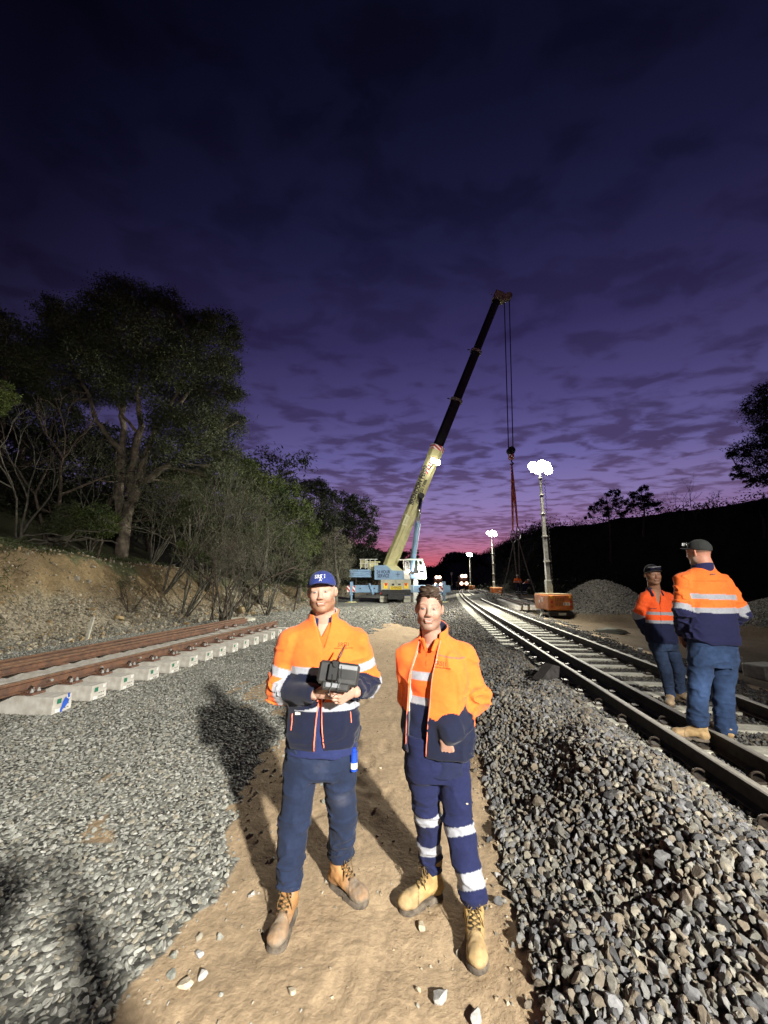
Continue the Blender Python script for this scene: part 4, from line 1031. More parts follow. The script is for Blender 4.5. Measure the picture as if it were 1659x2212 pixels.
LF_GRY = leaf_mat('feathery_leaves', (.15, .14, .095), (.08, .08, .055))
LF_OLV = leaf_mat('olive_leaves', (.085, .10, .04), (.05, .06, .028))
BARK = mat('bark_pale', (.175, .14, .105), .9, 0, .35, 3, .5, 30)
BARKD = mat('bark_dark', (.10, .075, .055), .9, 0, .3, 6, .4, 40)
BARKG = mat('twigs_grey', (.125, .115, .088), .9, 0, .3, 5)

def leaves(C, size, rnd, asp=.32, droop=.5):
    """leaf-sized quads at the points C"""
    n = len(C); a = rnd.normal(size=(n, 3)); a[:, 2] -= droop; a /= np.linalg.norm(a, axis=1)[:, None]
    w = np.cross(a, rnd.normal(size=(n, 3))); w /= np.linalg.norm(w, axis=1)[:, None]
    s = size*rnd.uniform(.6, 1.35, n)[:, None]; a = a*s; w = w*s*asp
    V = np.stack([C-a*.5, C+w*.5, C+a*.5, C-w*.5], 1).reshape(-1, 3)
    F = (np.arange(n)*4)[:, None]+np.arange(4)[None]
    col = np.repeat(np.clip(rnd.lognormal(0, .28, (n, 1)), .4, 2.2), 3, axis=1)*np.array([1, 1, 1.0])+rnd.normal(0, .05, (n, 3))
    return V, F, np.repeat(np.clip(col, .2, 3), 4, axis=0)
def tubes(paths, n=5):
    V, F = [], []; off = 0; an = 2*np.pi*np.arange(n)/n
    for P, r in paths:
        P = np.asarray(P, float); k = len(P); r = np.asarray(r, float)
        d = np.gradient(P, axis=0); d /= np.linalg.norm(d, axis=1)[:, None]+1e-9
        u = np.cross(d, [0.31, .22, .92]); u /= np.linalg.norm(u, axis=1)[:, None]+1e-9; w = np.cross(d, u)
        v = P[:, None]+(u[:, None]*np.cos(an)[None, :, None]+w[:, None]*np.sin(an)[None, :, None])*r[:, None, None]
        V.append(v.reshape(-1, 3)); i, j = np.meshgrid(np.arange(k-1), np.arange(n), indexing='ij'); i = i.ravel(); j = j.ravel()
        F.append(off+np.stack([i*n+j, i*n+(j+1) % n, (i+1)*n+(j+1) % n, (i+1)*n+j], 1)); off += k*n
    return np.concatenate(V), np.concatenate(F)
def limb(a, b, r0, r1, rnd, k=7, sag=0.0, wob=.08):
    a = np.array(a, float); b = np.array(b, float); t = np.linspace(0, 1, k)[:, None]; L = np.linalg.norm(b-a)
    P = a+(b-a)*t; P[1:-1] += rnd.normal(0, wob*L/ k*1.2, (k-2, 3)); P[:, 2] += (sag*L*np.sin(np.pi*t[:, 0]))
    return P, r0+(r1-r0)*t[:, 0]
def tree(label, base, trunks, blobs, nleaf, lsize, lm, bm, group=None, seed=1, cat='tree', name='tree', dens=1.0, clump=.32, asp=.32, twig=9, lab_extra=None):
    """trunks: [(points, r0, r1)]; blobs: [(centre, radius)] - foliage gathers in clumps on the twigs of every blob"""
    rnd = np.random.default_rng(seed); base = np.array(base, float); t = thing(name, label, cat, tuple(base), 0, group)
    P = []; nodes = []
    for pts, r0, r1 in trunks:
        pts = np.array(pts, float); k = 4
        fine = np.concatenate([pts[i]+(pts[i+1]-pts[i])*np.linspace(0, 1, k, endpoint=False)[:, None] for i in range(len(pts)-1)]+[pts[-1:]])
        fine[1:-1] += rnd.normal(0, r0*.18, (len(fine)-2, 3))
        P.append((fine-base, np.linspace(r0, r1, len(fine)))); nodes += list(fine[len(fine)//3:])
    nodes = np.array(nodes); LC = []
    tot = sum(r**2 for c, r in blobs)
    for c, r in blobs:
        c = np.array(c, float); dn = np.linalg.norm(nodes-c, axis=1)+np.maximum(0, nodes[:, 2]-c[2]+.3*r)*1.5
        s = nodes[np.argmin(dn)]; rr = max(.03, min(.11, .02*np.linalg.norm(s-c)))
        pth, ra = limb(s, c, rr, rr*.5, rnd, 6, -.03); P.append((pth-base, ra))
        m = int(nleaf*r*r/tot); nc = max(5, int(m/ (46*dens)))
        d = rnd.normal(size=(nc, 3)); d /= np.linalg.norm(d, axis=1)[:, None]; q = c+d*(r*rnd.uniform(.35, 1.0, nc)**.6)[:, None]*np.array([1, 1, .8])
        for i in range(min(nc, twig)):
            tp, tr = limb(pth[rnd.integers(2, 6)], q[i], rr*.4, .008, rnd, 4); P.append((tp-base, tr))
        cs = r*clump*rnd.uniform(.6, 1.3, nc)
        kk = rnd.integers(0, nc, m); LC.append(q[kk]+rnd.normal(size=(m, 3))*cs[kk][:, None]*np.array([.62, .62, .45]))
    V, F = tubes(P, 6); np_mesh('trunk', V, F, bm, t, True)
    if nleaf:
        V, F, Cc = leaves(np.concatenate(LC)-base, lsize, rnd, asp); np_mesh('crown', V, F, lm, t, False, Cc)
    return t
def bare(label, base, h, spread, stems, depth, bm, seed, lean=(0, 0), r=.05, lf=0, lm=None, lsize=.08, group=None, name='shrub', cat='shrub', up=.25):
    """many-stemmed leggy shrub, stems forking again and again"""
    rnd = np.random.default_rng(seed); t = thing(name, label, cat, tuple(base), 0, group); P = []; tips = []
    def grow(p, d, L, rr, k):
        n = 5; pts = [p]; q = p.copy()
        for _ in range(n):
            d = d+rnd.normal(0, .10, 3)+np.array([0, 0, up*.12]); d = d/np.linalg.norm(d); q = q+d*L/n; pts.append(q.copy())
        P.append((np.array(pts), np.linspace(rr, rr*.6, n+1)))
        if k <= 0: tips.append(q); tips.append(pts[3]); return
        for _ in range(rnd.integers(2, 4)):
            e = d+rnd.normal(0, .42, 3); e = e/np.linalg.norm(e); grow(q, e, L*rnd.uniform(.55, .8), rr*.6, k-1)
    for i in range(stems):
        a = 2*np.pi*i/stems+rnd.uniform(-.4, .4); d = np.array([math.cos(a)*spread+lean[0], math.sin(a)*spread+lean[1], 1.0]); d /= np.linalg.norm(d)
        grow(np.array([rnd.normal(0, .06), rnd.normal(0, .06), -.05]), d, h*rnd.uniform(.3, .42), r*rnd.uniform(.7, 1.2), depth)
    V, F = tubes(P, 4); np_mesh('stems', V, F, bm, t, True)
    if lf:
        tp = np.array(tips); k = rnd.integers(0, len(tp), lf); V, F, Cc = leaves(tp[k]+rnd.normal(0, h*.045, (lf, 3)), lsize, rnd, .3); np_mesh('foliage', V, F, lm, t, False, Cc)
    return t
def px_blobs(lst, Y, spread=1.5, seed=0):
    rnd = np.random.default_rng(seed); out = []
    for x, y, r in lst:
        YY = Y+rnd.uniform(-spread, spread); p = at(x, y, YY); a = (1106-y)/FPX; dep = YY/(math.cos(PITCH)-math.sin(PITCH)*a); out.append((p, r*dep/FPX))
    return out
def gz(x, y): return float(hgt(x, y))
def grow_all():
    # the big eucalypt on the cutting
    Y = 20.5; g = lambda x, y, dy=0: at(x, y, Y+dy)
    bs = g(268, 1150); bs = (bs[0], bs[1], gz(bs[0], bs[1])-.1)
    trunks = [([bs, g(278, 1090), g(300, 1045), g(345, 1015, -.6), g(390, 985, -1)], .36, .10),
              ([g(262, 1130, .3), g(255, 1060, .3), g(263, 985, .4), g(268, 900, .5), g(262, 800, .5), g(258, 700)], .30, .05),
              ([g(280, 1075), g(288, 1000), g(300, 920, -.2), g(298, 850, -.3), g(310, 760)], .26, .07),
              ([g(268, 985, .4), g(235, 945), g(205, 905, -.3), g(190, 850), g(150, 780)], .17, .05),
              ([g(292, 1055), g(312, 985, -.4), g(340, 925, -.6), g(372, 870), g(410, 800), g(430, 740)], .18, .05),
              ([g(292, 930), g(262, 895), g(245, 850), g(240, 800)], .10, .04),
              ([g(390, 870), g(420, 830), g(455, 780)], .10, .04), ([g(305, 1035), g(325, 960), g(338, 900)], .13, .05)]
    bl = [(250, 632, 40), (290, 640, 38), (215, 660, 34), (335, 672, 42), (362, 650, 30), (110, 672, 34), (150, 690, 44), (200, 715, 52), (265, 705, 58), (330, 735, 62), (400, 712, 46), (440, 700, 34), (478, 700, 36), (500, 735, 26), (95, 735, 48), (150, 765, 58), (225, 780, 60), (300, 810, 62), (385, 790, 62), (455, 770, 52), (492, 790, 32), (60, 790, 44), (110, 830, 48), (180, 840, 44), (395, 870, 56), (460, 850, 50), (505, 850, 26), (350, 900, 42), (430, 925, 54), (485, 920, 42), (512, 905, 20), (375, 965, 46), (440, 985, 46), (490, 975, 34), (355, 1015, 34), (415, 1040, 36), (470, 1030, 34), (500, 1010, 22), (255, 850, 34), (140, 880, 30), (90, 870, 30)]
    tree('tall spreading eucalypt with forked pale trunks on top of the left cutting', bs, trunks, px_blobs(bl, Y, 2.2, 1), 190000, .145, LF_EUC, BARK, seed=4, dens=1.0, clump=.36, twig=12, name='eucalyptus_tree')
    # darker ones behind and to the left
    G = 'trees on the left cutting'
    def simple(lab, bx, Yd, bl, n, ls, lm, seed, r=.2, grp=G, name='tree', bm=BARKD, top=None, **k):
        x, y_ = at(bx, 1150, Yd)[:2]; z = gz(x, y_)-.1; mx, my = bl[0][0], min(b[1] for b in bl)
        cx = sum(b[0] for b in bl)/len(bl); cy = sum(b[1] for b in bl)/len(bl)
        p2 = at(cx, cy, Yd); p3 = at(cx, my+12, Yd); p1 = ((x*2+p2[0])/3+.2, y_, z+(p2[2]-z)*.45)
        return tree(lab, (x, y_, z), [([(x, y_, z), p1, p2, p3], r, .04)], px_blobs(bl, Yd, k.pop('sp', 1.5), seed), n, ls, lm, bm, grp, seed, name=name, **k)
    simple('dark tree crowding the left edge behind the big eucalypt', 20, 25, [(-20, 700, 50), (20, 740, 50), (-10, 800, 60), (40, 840, 60), (90, 930, 60), (20, 930, 60), (150, 960, 55), (60, 1010, 50), (200, 980, 50), (-30, 880, 60)], 16000, .24, LF_DRK, 11)
    simple('leafy branch end, bright green, reaching in at the left edge', -60, 14, [(0, 838, 20), (16, 858, 22), (-15, 866, 26), (8, 884, 14), (-40, 850, 40)], 5200, .12, LF_BRT, 12, .12, sp=.4)
    simple('dark scrubby tree filling the gap behind the pale trunks', 200, 26, [(180, 940, 60), (240, 1000, 60), (300, 1000, 60), (350, 1060, 60), (160, 1040, 60), (230, 1090, 50), (100, 1080, 60), (30, 1080, 60), (300, 1110, 50), (400, 1110, 50), (450, 1090, 50)], 17000, .25, LF_DRK, 13, sp=2)
    simple('rounded green tree beyond the eucalypt, its top lit by the towers', 570, 26, [(545, 1035, 32), (585, 1050, 34), (620, 1068, 30), (560, 1085, 40), (610, 1105, 36), (650, 1100, 26), (530, 1010, 26), (525, 1065, 36)], 21000, .17, LF_BRT, 14, bm=BARKG, clump=.34)
    simple('green bushy tree stepping down toward the crane', 650, 29, [(655, 1118, 24), (668, 1150, 26), (640, 1160, 30), (605, 1160, 34), (676, 1180, 20), (650, 1190, 26), (570, 1150, 34), (680, 1130, 14)], 14000, .17, LF_BRT, 15, bm=BARKG)
    simple('tall dark tree left of the crane counterweight', 765, 44, [(745, 1082, 26), (775, 1090, 28), (800, 1112, 20), (760, 1115, 32), (790, 1140, 28), (740, 1130, 30), (770, 1165, 36), (730, 1165, 30), (805, 1165, 14), (790, 1195, 30), (750, 1205, 36), (720, 1200, 30)], 17000, .30, LF_DRK, 16)
    simple('dark tree with a rounded top behind the green bushes', 700, 38, [(690, 1058, 26), (665, 1052, 20), (712, 1075, 22), (690, 1095, 34), (705, 1130, 34), (680, 1140, 30), (720, 1110, 20), (700, 1170, 34)], 13000, .27, LF_DRK, 17)
    simple('pale feathery casuarina beside the crane end of the cutting', 728, 33, [(712, 1165, 20), (732, 1150, 16), (745, 1175, 18), (722, 1195, 28), (748, 1210, 22), (700, 1215, 26), (735, 1235, 26), (690, 1240, 26)], 12000, .16, LF_GRY, 18, bm=BARKG, asp=.12)
    simple('small dark round tree seen behind the crane cab', 890, 75, [(890, 1195, 9), (903, 1192, 7), (897, 1206, 12), (882, 1210, 12), (872, 1195, 10), (860, 1205, 14), (850, 1190, 10)], 4000, .35, LF_DRK, 19)
    simple('dark trees bunched behind the boom foot', 812, 60, [(812, 1200, 14), (826, 1208, 14), (840, 1195, 8), (855, 1200, 10), (805, 1225, 18), (800, 1240, 16)], 5000, .35, LF_DRK, 20)
    simple('dark wall of trees behind the big eucalypt', 330, 34, [(x_, y_, 52) for x_ in range(-40, 640, 52) for y_ in (1020, 1080, 1135)]+[(x_, 960, 48) for x_ in range(-20, 300, 50)], 38000, .36, LF_DRK, 71, sp=3, r=.3)
    simple('dark leafy tree at the upper left edge', -30, 22, [(-30, 690, 40), (15, 700, 30), (-20, 760, 50), (40, 770, 34), (20, 820, 34), (70, 850, 36), (-20, 900, 50)], 9000, .2, LF_DRK, 72, sp=1)
    # understorey
    U_ = 'shrubs on the left cutting'
    simple('low yellow green bush lit at the foot of the pale trunks', 215, 17.5, [(215, 1105, 24), (240, 1122, 20), (190, 1120, 24), (222, 1140, 24), (250, 1140, 12), (175, 1105, 14)], 9000, .10, LF_BRT, 21, .05, U_, 'shrub', cat='shrub', sp=.6)
    simple('dull green bush left of the yellow green one', 140, 18, [(145, 1115, 26), (120, 1135, 24), (160, 1140, 24), (135, 1100, 16), (165, 1088, 12)], 7000, .11, LF_OLV, 22, .05, U_, 'shrub', cat='shrub', sp=.6)
    simple('olive bush with upright twigs in front of the dark gap', 410, 19, [(405, 1092, 18), (425, 1080, 14), (395, 1112, 16), (440, 1100, 12), (380, 1125, 14)], 5200, .10, LF_OLV, 23, .05, U_, 'shrub', cat='shrub', sp=.6, bm=BARKG)
    simple('dense dark bush at the far right foot of the cutting bushes', 640, 24.5, [(640, 1228, 20), (660, 1245, 22), (620, 1225, 18), (600, 1210, 18), (680, 1262, 14), (655, 1210, 18)], 6500, .13, LF_OLV, 24, .05, U_, 'shrub', cat='shrub', sp=.8)
    simple('green bush creeping over the edge of the cutting', 430, 19.5, [(420, 1190, 18), (445, 1202, 16), (400, 1180, 16), (465, 1210, 12)], 4200, .09, LF_BRT, 25, .03, U_, 'shrub', cat='shrub', sp=.6)
    BG = 'bare leggy shrubs along the cutting'
    def bs_(lab, px, py, Yd, h, spread, stems, depth, m, seed, **k):
        x, y_ = at(px, py, Yd)[:2]; bare(lab, (x, y_, gz(x, y_)), h, spread, stems, depth, m, seed, group=BG, **k)
    bs_('bare forked sapling with a thick dark stem at the left of the cutting', 108, 1150, 18.5, 7.8, .28, 2, 5, BARKD, 31, lean=(-.35, 0), r=.13)
    bs_('pale bare sapling at the far left among the dark bushes', 42, 1140, 17, 6.5, .22, 3, 4, BARKG, 32, lean=(.1, 0), r=.07)
    bs_('thin bare shrub between the yellow green bush and the pale trunks', 205, 1120, 19.5, 6.2, .25, 5, 4, BARKG, 33, r=.04, lf=1800, lm=LF_OLV, lsize=.09)
    bs_('leaning pale stemmed shrub arching right of the pale trunks', 365, 1195, 19, 6.2, .3, 6, 5, BARKG, 34, lean=(.55, -.1), r=.06, lf=7000, lm=LF_OLV, lsize=.09)
    bs_('pale shrub with a crooked stem leaning over the earth face', 410, 1205, 18.5, 5.0, .35, 5, 4, BARKG, 35, lean=(.5, 0), r=.055, lf=2600, lm=LF_OLV, lsize=.09)
    bs_('bare shrub with many stems behind the crooked one', 330, 1180, 21, 5.6, .4, 8, 4, BARKG, 36, lean=(.3, 0), r=.04, lf=4000, lm=LF_OLV, lsize=.09)
    bs_('grey thicket with upright twigs in the middle of the cutting', 455, 1180, 22, 6.6, .35, 9, 4, BARKG, 37, lean=(.25, 0), r=.045, lf=5000, lm=LF_OLV, lsize=.08)
    bs_('fan shaped grey thicket under the rounded green tree', 540, 1200, 22.5, 6.8, .42, 10, 4, BARKG, 38, lean=(.2, 0), r=.045, lf=8000, lm=LF_OLV, lsize=.09)
    bs_('feathery grey bush drooping beside the forked black shrub', 500, 1235, 17.5, 3.6, .4, 8, 4, BARKG, 39, lean=(0, 0), r=.03, lf=3200, lm=LF_GRY, lsize=.07)
    bs_('grey brushy shrub right of the feathery bush', 580, 1235, 22, 4.6, .45, 9, 4, BARKG, 40, lean=(.2, 0), r=.035, lf=2600, lm=LF_GRY, lsize=.08)
    bs_('forked black stemmed shrub growing out of the foot of the cutting', 478, 1300, 18.0, 4.3, .38, 4, 4, BARKD, 41, lean=(.3, 0), r=.075, lf=500, lm=LF_GRY, lsize=.06)
    bs_('slender dark shrub left of the forked black one', 462, 1292, 18.6, 4.4, .2, 3, 4, BARKD, 42, lean=(0, 0), r=.05)
    bs_('small dry bush half way down the earth face', 290, 1262, 16.5, 1.9, .6, 7, 3, BARKD, 43, r=.025, lf=900, lm=LF_OLV, lsize=.07)
    bs_('grey bush at the low end of the cutting near the crane', 700, 1280, 29, 3.4, .5, 9, 4, BARKG, 44, r=.03, lf=2600, lm=LF_GRY, lsize=.1)
    # fallen branches on the crest
    rnd = np.random.default_rng(9); x, y_ = at(60, 1160, 15.5)[:2]; z = gz(x, y_); P = []
    for i in range(9):
        a = np.array([rnd.uniform(-1.5, 1.8), rnd.uniform(-.6, .6), rnd.uniform(.0, .35)]); d = np.array([rnd.uniform(1.2, 2.6), rnd.uniform(-.5, .5), rnd.uniform(-.3, .35)]); P.append(limb(a, a+d, .05, .015, rnd, 6, .05, .2))
    V, F = tubes(P, 5); o = np_mesh('fallen_branches', V, F, BARKG, None, True); o.location = (x, y_, z); tag(o, 'heap of bleached fallen branches on the crest at the far left', 'branches', kind='stuff')
    # grass and litter on the cutting: one mass
    rnd = np.random.default_rng(10); n = 26000
    x = rnd.uniform(-30, -4, n*3); y = rnd.uniform(8, 44, n*3); d = toe(y)-x
    nn = fbm(x*.5, y*.5, 0, 3, 130); k = (d > .8) & (d < 12) & (np.abs(x) < 1.05*y+1) & (nn+.13*(d-2.6) > .12); x, y = x[k][:n], y[k][:n]; z = hgt(x, y)
    C = np.stack([x, y, z+.05*rnd.random(len(x))+.03], 1)
    V, F, Cc = leaves(np.repeat(C, 3, axis=0)+rnd.normal(0, .06, (len(C)*3, 3)), .17, rnd, .12, -1.2)
    o = np_mesh('ground_cover', V, F, LF_OLV, None, False, Cc); tag(o, 'rough grass and leaf litter over the top of the left cutting', 'ground cover', kind='stuff')
    # right: silhouettes
    GR = 'trees on the right-hand hill'
    Yr = 58
    def ridge(lab, bx, by, Yd, bl, n, ls, seed, lm=LF_DRK, **k):
        x, y_ = at(bx, by, Yd)[:2]; z = min(gz(x, y_), at(bx, by, Yd)[2]); p = px_blobs(bl, Yd, 1.2, seed); top = at(bx, min(b[1] for b in bl)+10, Yd)
        return tree(lab, (x, y_, z-.3), [([(x, y_, z-.3), ((x+top[0])/2+.3, y_, (z+top[2])/2), top], .22, .04)], p, n, ls, lm, BARKD, GR, seed, **k)
    ridge('open crowned tree on the ridge, left one of the two above the dark hill', 1310, 1125, 66, [(1300, 1085, 14), (1322, 1068, 13), (1335, 1085, 14), (1285, 1100, 12), (1310, 1105, 16), (1345, 1105, 12), (1270, 1115, 9), (1335, 1062, 8)], 4200, .36, 51)
    ridge('taller open crowned tree on the ridge, right one of the two', 1385, 1112, 64, [(1388, 1058, 10), (1375, 1072, 14), (1400, 1075, 14), (1362, 1085, 12), (1412, 1088, 13), (1388, 1092, 14), (1425, 1098, 8), (1360, 1100, 9), (1395, 1050, 6)], 4600, .36, 52)
    ridge('bushy tree on the hill end above the lifting chains', 1090, 1215, 95, [(1085, 1190, 10), (1100, 1184, 9), (1078, 1204, 10), (1095, 1200, 12), (1108, 1196, 8)], 3200, .42, 53)
    ridge('lone umbrella shaped tree on the far ridge in the red sky', 1028, 1225, 130, [(1018, 1212, 8), (1035, 1210, 9), (1024, 1218, 9), (1042, 1218, 7), (1050, 1222, 5), (1010, 1220, 5)], 2400, .5, 54)
    ridge('dark bushes at the right end of the ridge', 1640, 1110, 52, [(1640, 1095, 12), (1655, 1085, 12), (1620, 1098, 10), (1670, 1090, 14)], 2600, .3, 55)
    # big tree reaching in from the right edge
    Yd = 34; q = [(1632, 870, 26), (1655, 895, 34), (1668, 850, 30), (1620, 885, 12), (1680, 930, 40), (1600, 972, 22), (1622, 985, 18), (1580, 985, 14), (1650, 962, 20), (1600, 1018, 20), (1625, 1028, 20), (1650, 1036, 22), (1585, 1030, 10), (1612, 1045, 10), (1672, 1000, 30), (1700, 960, 60)]
    x, y_ = at(1720, 1200, Yd)[:2]; z = gz(x, y_)
    tree('large dark tree reaching in from the right edge against the sky', (x, y_, z-.3), [([(x, y_, z-.3), at(1712, 1090, Yd), at(1690, 980, Yd), at(1668, 880, Yd)], .4, .08), ([at(1705, 1060, Yd), at(1660, 1015, Yd), at(1610, 975, Yd)], .15, .03), ([at(1705, 1070, Yd), at(1655, 1045, Yd), at(1600, 1030, Yd)], .12, .03)], px_blobs(q, Yd, 1.0, 3), 24000, .22, LF_DRK, BARKD, seed=56)
    BR = 'bare saplings on the right-hand ridge'
    for i, (px, py, h, lab) in enumerate(((1475, 1112, 5.2, 'tall bare sapling with a vase shaped crown on the right ridge'), (1500, 1110, 5.6, 'second bare sapling, the one with the most twigs on the right ridge'), (1552, 1110, 4.4, 'lone bare sapling right of the twiggy pair on the ridge'), (1520, 1110, 3.0, 'short bare sapling between the taller ones on the ridge'))):
        x, y_ = at(px, py, 58)[:2]; z = gz(x, y_); bare(lab, (x, y_, max(z, at(px, py, 58)[2]-.5)-.2), h, .25, 2, 4, BARKD, 60+i, r=.07, group=BR, name='sapling', cat='sapling')
    # scrub cloaking the hill and the far ridge: one mass
    rnd = np.random.default_rng(12); n = 30000; x = rnd.uniform(12, 140, n); y = rnd.uniform(30, 260, n); ft = np.maximum(14+.1*y, 85-.8*y); k = (x > ft-1) & (x < 1.1*y+5); x, y = x[k], y[k]; z = hgt(x, y)
    C = np.stack([x, y, z], 1); C = np.repeat(C, 9, axis=0); s = (.35+.004*C[:, 1])[:, None]; C = C+rnd.normal(size=C.shape)*s*np.array([1.1, 1.1, .9])+np.array([0, 0, .25])
    V, F, Cc = leaves(C, .42, rnd, .45, 0); o = np_mesh('hill_scrub', V, F, LF_DRK, None, False, Cc); tag(o, 'dark scrub covering the right-hand hill', 'scrub', kind='stuff')
    n = 5000; x = rnd.uniform(-120, 180, n); y = rnd.uniform(330, 420, n); z = hgt(x, y); C = np.repeat(np.stack([x, y, z], 1), 6, axis=0)+rnd.normal(size=(n*6, 3))*np.array([2, 2, 1.1])
    V, F, Cc = leaves(C, 2.2, rnd, .5, 0); o = np_mesh('far_wood', V, F, LF_DRK, None, False, Cc); tag(o, 'distant wooded ridge closing the valley', 'wood', kind='stuff')
    # low scrub both sides of the line toward the far ridge
    n = 7000; y = rnd.uniform(48, 260, n); x = np.where(rnd.random(n) < .6, toe(y)-rnd.uniform(1, 30, n), trk(0, 0)*0+railA(y)+12+rnd.uniform(0, 8, n)); z = hgt(x, y); C = np.repeat(np.stack([x, y, z], 1), 10, axis=0); C = C+rnd.normal(size=C.shape)*np.array([1, 1, .9])+np.array([0, 0, .8])
    V, F, Cc = leaves(C, .5, rnd, .4, 0); o = np_mesh('valley_scrub', V, F, LF_DRK, None, False, Cc); tag(o, 'dark scrub on both sides of the distant line', 'scrub', kind='stuff')
grow_all()
# ------------------------------------------------------------------ people
M_SKIN = mat_vc('skin', .55, 60, .05, .12, 300, 0, .4, .002, .12)
M_FLEECE = mat_vc('fleece', .95, 40, .06, .35, 320, .12, .15, .003)
M_COTTON = mat_vc('cotton_drill', .9, 60, .10, .25, 420, .05, .15, .002)
M_DENIM = mat_vc('denim', .9, 26, .22, .25, 500, .05, .15, .002)
M_LEATHER = mat_vc('boot_leather', .75, 30, .22, .35, 120, 0, .3, .003)
M_HAIR = mat_vc('hair', .6, 80, .35, .6, 160, 0, .5, .004)
M_SOLE = mat('boot_sole', (.16, .13, .10), .9, 0, .3, 30, .4, 80)
M_LACE = mat('boot_lace', (.20, .13, .05), .8, 0, .3, 60)
M_EYELET = mat('eyelet', (.12, .11, .10), .35, .8, .1)
M_WHITE = mat('painted_white', (.78, .78, .72), .5, 0, .1, 5)
M_ZIP = mat('zip_coral', (1.0, .24, .14), .6, 0, .1, 40)
M_LOGO = mat('logo_brown', (.22, .05, .01), .7, 0, .1)
M_LOGOW = mat('logo_white', (.75, .75, .78), .7, 0, .1)
M_PLASTIC = mat('black_plastic', (.012, .012, .012), .38, 0, .2, 20)
M_PLASTICG = mat('grey_plastic', (.045, .045, .045), .35, 0, .2, 20)
ORANGE = np.array([.88, .165, .030]); NAVY = np.array([.011, .014, .034]); TAPE = np.array([.34, .35, .39]); LINING = np.array([.50, .50, .52])

def crease(amp, sx, sy, sz, s=0, w=None):
    """sharp wrinkles along the zero lines of stretched noise"""
    def m(F, X, Y, Z):
        near = np.abs(F) < .04; X, Y, Z = np.broadcast_arrays(X, Y, Z); x, y, z = X[near], Y[near], Z[near]
        n = vnoise(x*sx, y*sy, z*sz, s)+.35*vnoise(x*sx*2.3, y*sy*2.3, z*sz*2.3, s+5)
        d = -amp*np.maximum(0, 1-np.abs(n)*3.6)**1.5+amp*.35
        if w is not None: d = d*w(x, y, z)
        F = F.copy(); F[near] += d; return F
    return m
def unit(v): v = np.array(v, float); return v/np.linalg.norm(v)
def put(name, fld, h, colf, m, parent, M=None, smooth=True, lo=None, hi=None):
    V, F = fld.mesh(h, lo, hi); c = colf(V) if callable(colf) else np.tile(colf, (len(V), 1))
    if M is not None: V = V @ np.array(M.to_3x3()).T+np.array(M.translation)
    return np_mesh(name, V, F, m, parent, smooth, c)
def surf_y(fld, x, z, y0=-.6, y1=.2, back=False):
    """where the front of a garment lies"""
    x = np.atleast_1d(np.array(x, float)); z = np.atleast_1d(np.array(z, float)); ys = np.linspace(y0, y1, 260) if not back else np.linspace(y1, y0, 260)
    F = fld.at(x[:, None]+0*ys[None], 0*x[:, None]+ys[None], z[:, None]+0*ys[None]); k = np.argmax(F < 0, axis=1)
    return ys[k]
def drape(o, fld, off=.002, y0=-.6, y1=.2):
    """presses a flat mesh (lettering, tape) onto the cloth"""
    me = o.data; n = len(me.vertices); c = np.empty(n*3, np.float32); me.vertices.foreach_get('co', c); c = c.reshape(-1, 3)
    ym = c[:, 1].mean(); c[:, 1] = surf_y(fld, c[:, 0], c[:, 2], y0, y1)-off+(c[:, 1]-ym); me.vertices.foreach_set('co', c.ravel()); me.update(); return o
def chest_text(txt, size, m, parent, fld, x, z, ang=0, off=.003, bold=.0):
    M = Matrix.Translation((x, -.3, z)) @ Matrix.Rotation(ang, 4, 'Y') @ Matrix.Rotation(R(90), 4, 'X')
    return drape(text_mesh('logo', txt, size, m, parent, M, .0008, bold), fld, off)
def zip_line(name, fld, pts, r, m, parent, off=.003):
    p = np.array(pts, float); n = 26; t = np.linspace(0, len(p)-1, n); x = np.interp(t, range(len(p)), p[:, 0]); z = np.interp(t, range(len(p)), p[:, 1]); y = surf_y(fld, x, z)-off
    b = MB(); b.tube([(a, c, d) for a, c, d in zip(x, y, z)], r, 6); return b.build(name, m, parent, True)

def head_field(w=1.0, jaw=1.0, neck=None, nr=.060):
    f = Field()
    f.add(ell((0, .014, .032), (.077*w, .097, .092)), 0)
    f.add(ell((0, -.026, -.026), (.069*w, .067, .086)), .03)
    f.add(cap((-.042*w, -.010, -.066), (-.016, -.062, -.098), .031*jaw, .024), .02).add(cap((.042*w, -.010, -.066), (.016, -.062, -.098), .031*jaw, .024), .02)
    f.add(ell((0, -.074, -.098), (.024, .019, .018)), .014)
    f.add(cap((-.042, -.070, .028), (.042, -.070, .028), .0165), .018)
    for s in (-1, 1):
        f.add(ell((s*.038, -.062, -.024), (.026, .026, .024)), .022)
        f.cut(ell((s*.031, -.104, .008), (.017, .011, .0080)), .014)
        f.add(ell((s*.031, -.082, .009), (.0125, .012, .0095)), .003)
        f.add(ell((s*.081*w, .012, -.004), (.009, .018, .030), Matrix.Rotation(R(-s*30), 3, 'Z')), .004)
        f.cut(ell((s*.092*w, .004, .0), (.007, .011, .018)), .003)
        f.add(ell((s*.012, -.099, -.029), (.0085, .010, .008)), .006)
    f.add(cap((0, -.084, .022), (0, -.107, -.022), .0085, .0120), .012)
    f.add(cap((-.019, -.088, -.056), (.019, -.088, -.056), .0075), .006).add(cap((-.015, -.087, -.070), (.015, -.087, -.070), .0078), .006)
    f.cut(cap((-.017, -.103, -.0625), (.017, -.103, -.0625), .0042), .003)
    if neck is not None: f.add(cap((0, .020, -.06), neck, nr-.003, nr+.004), .03)
    return f
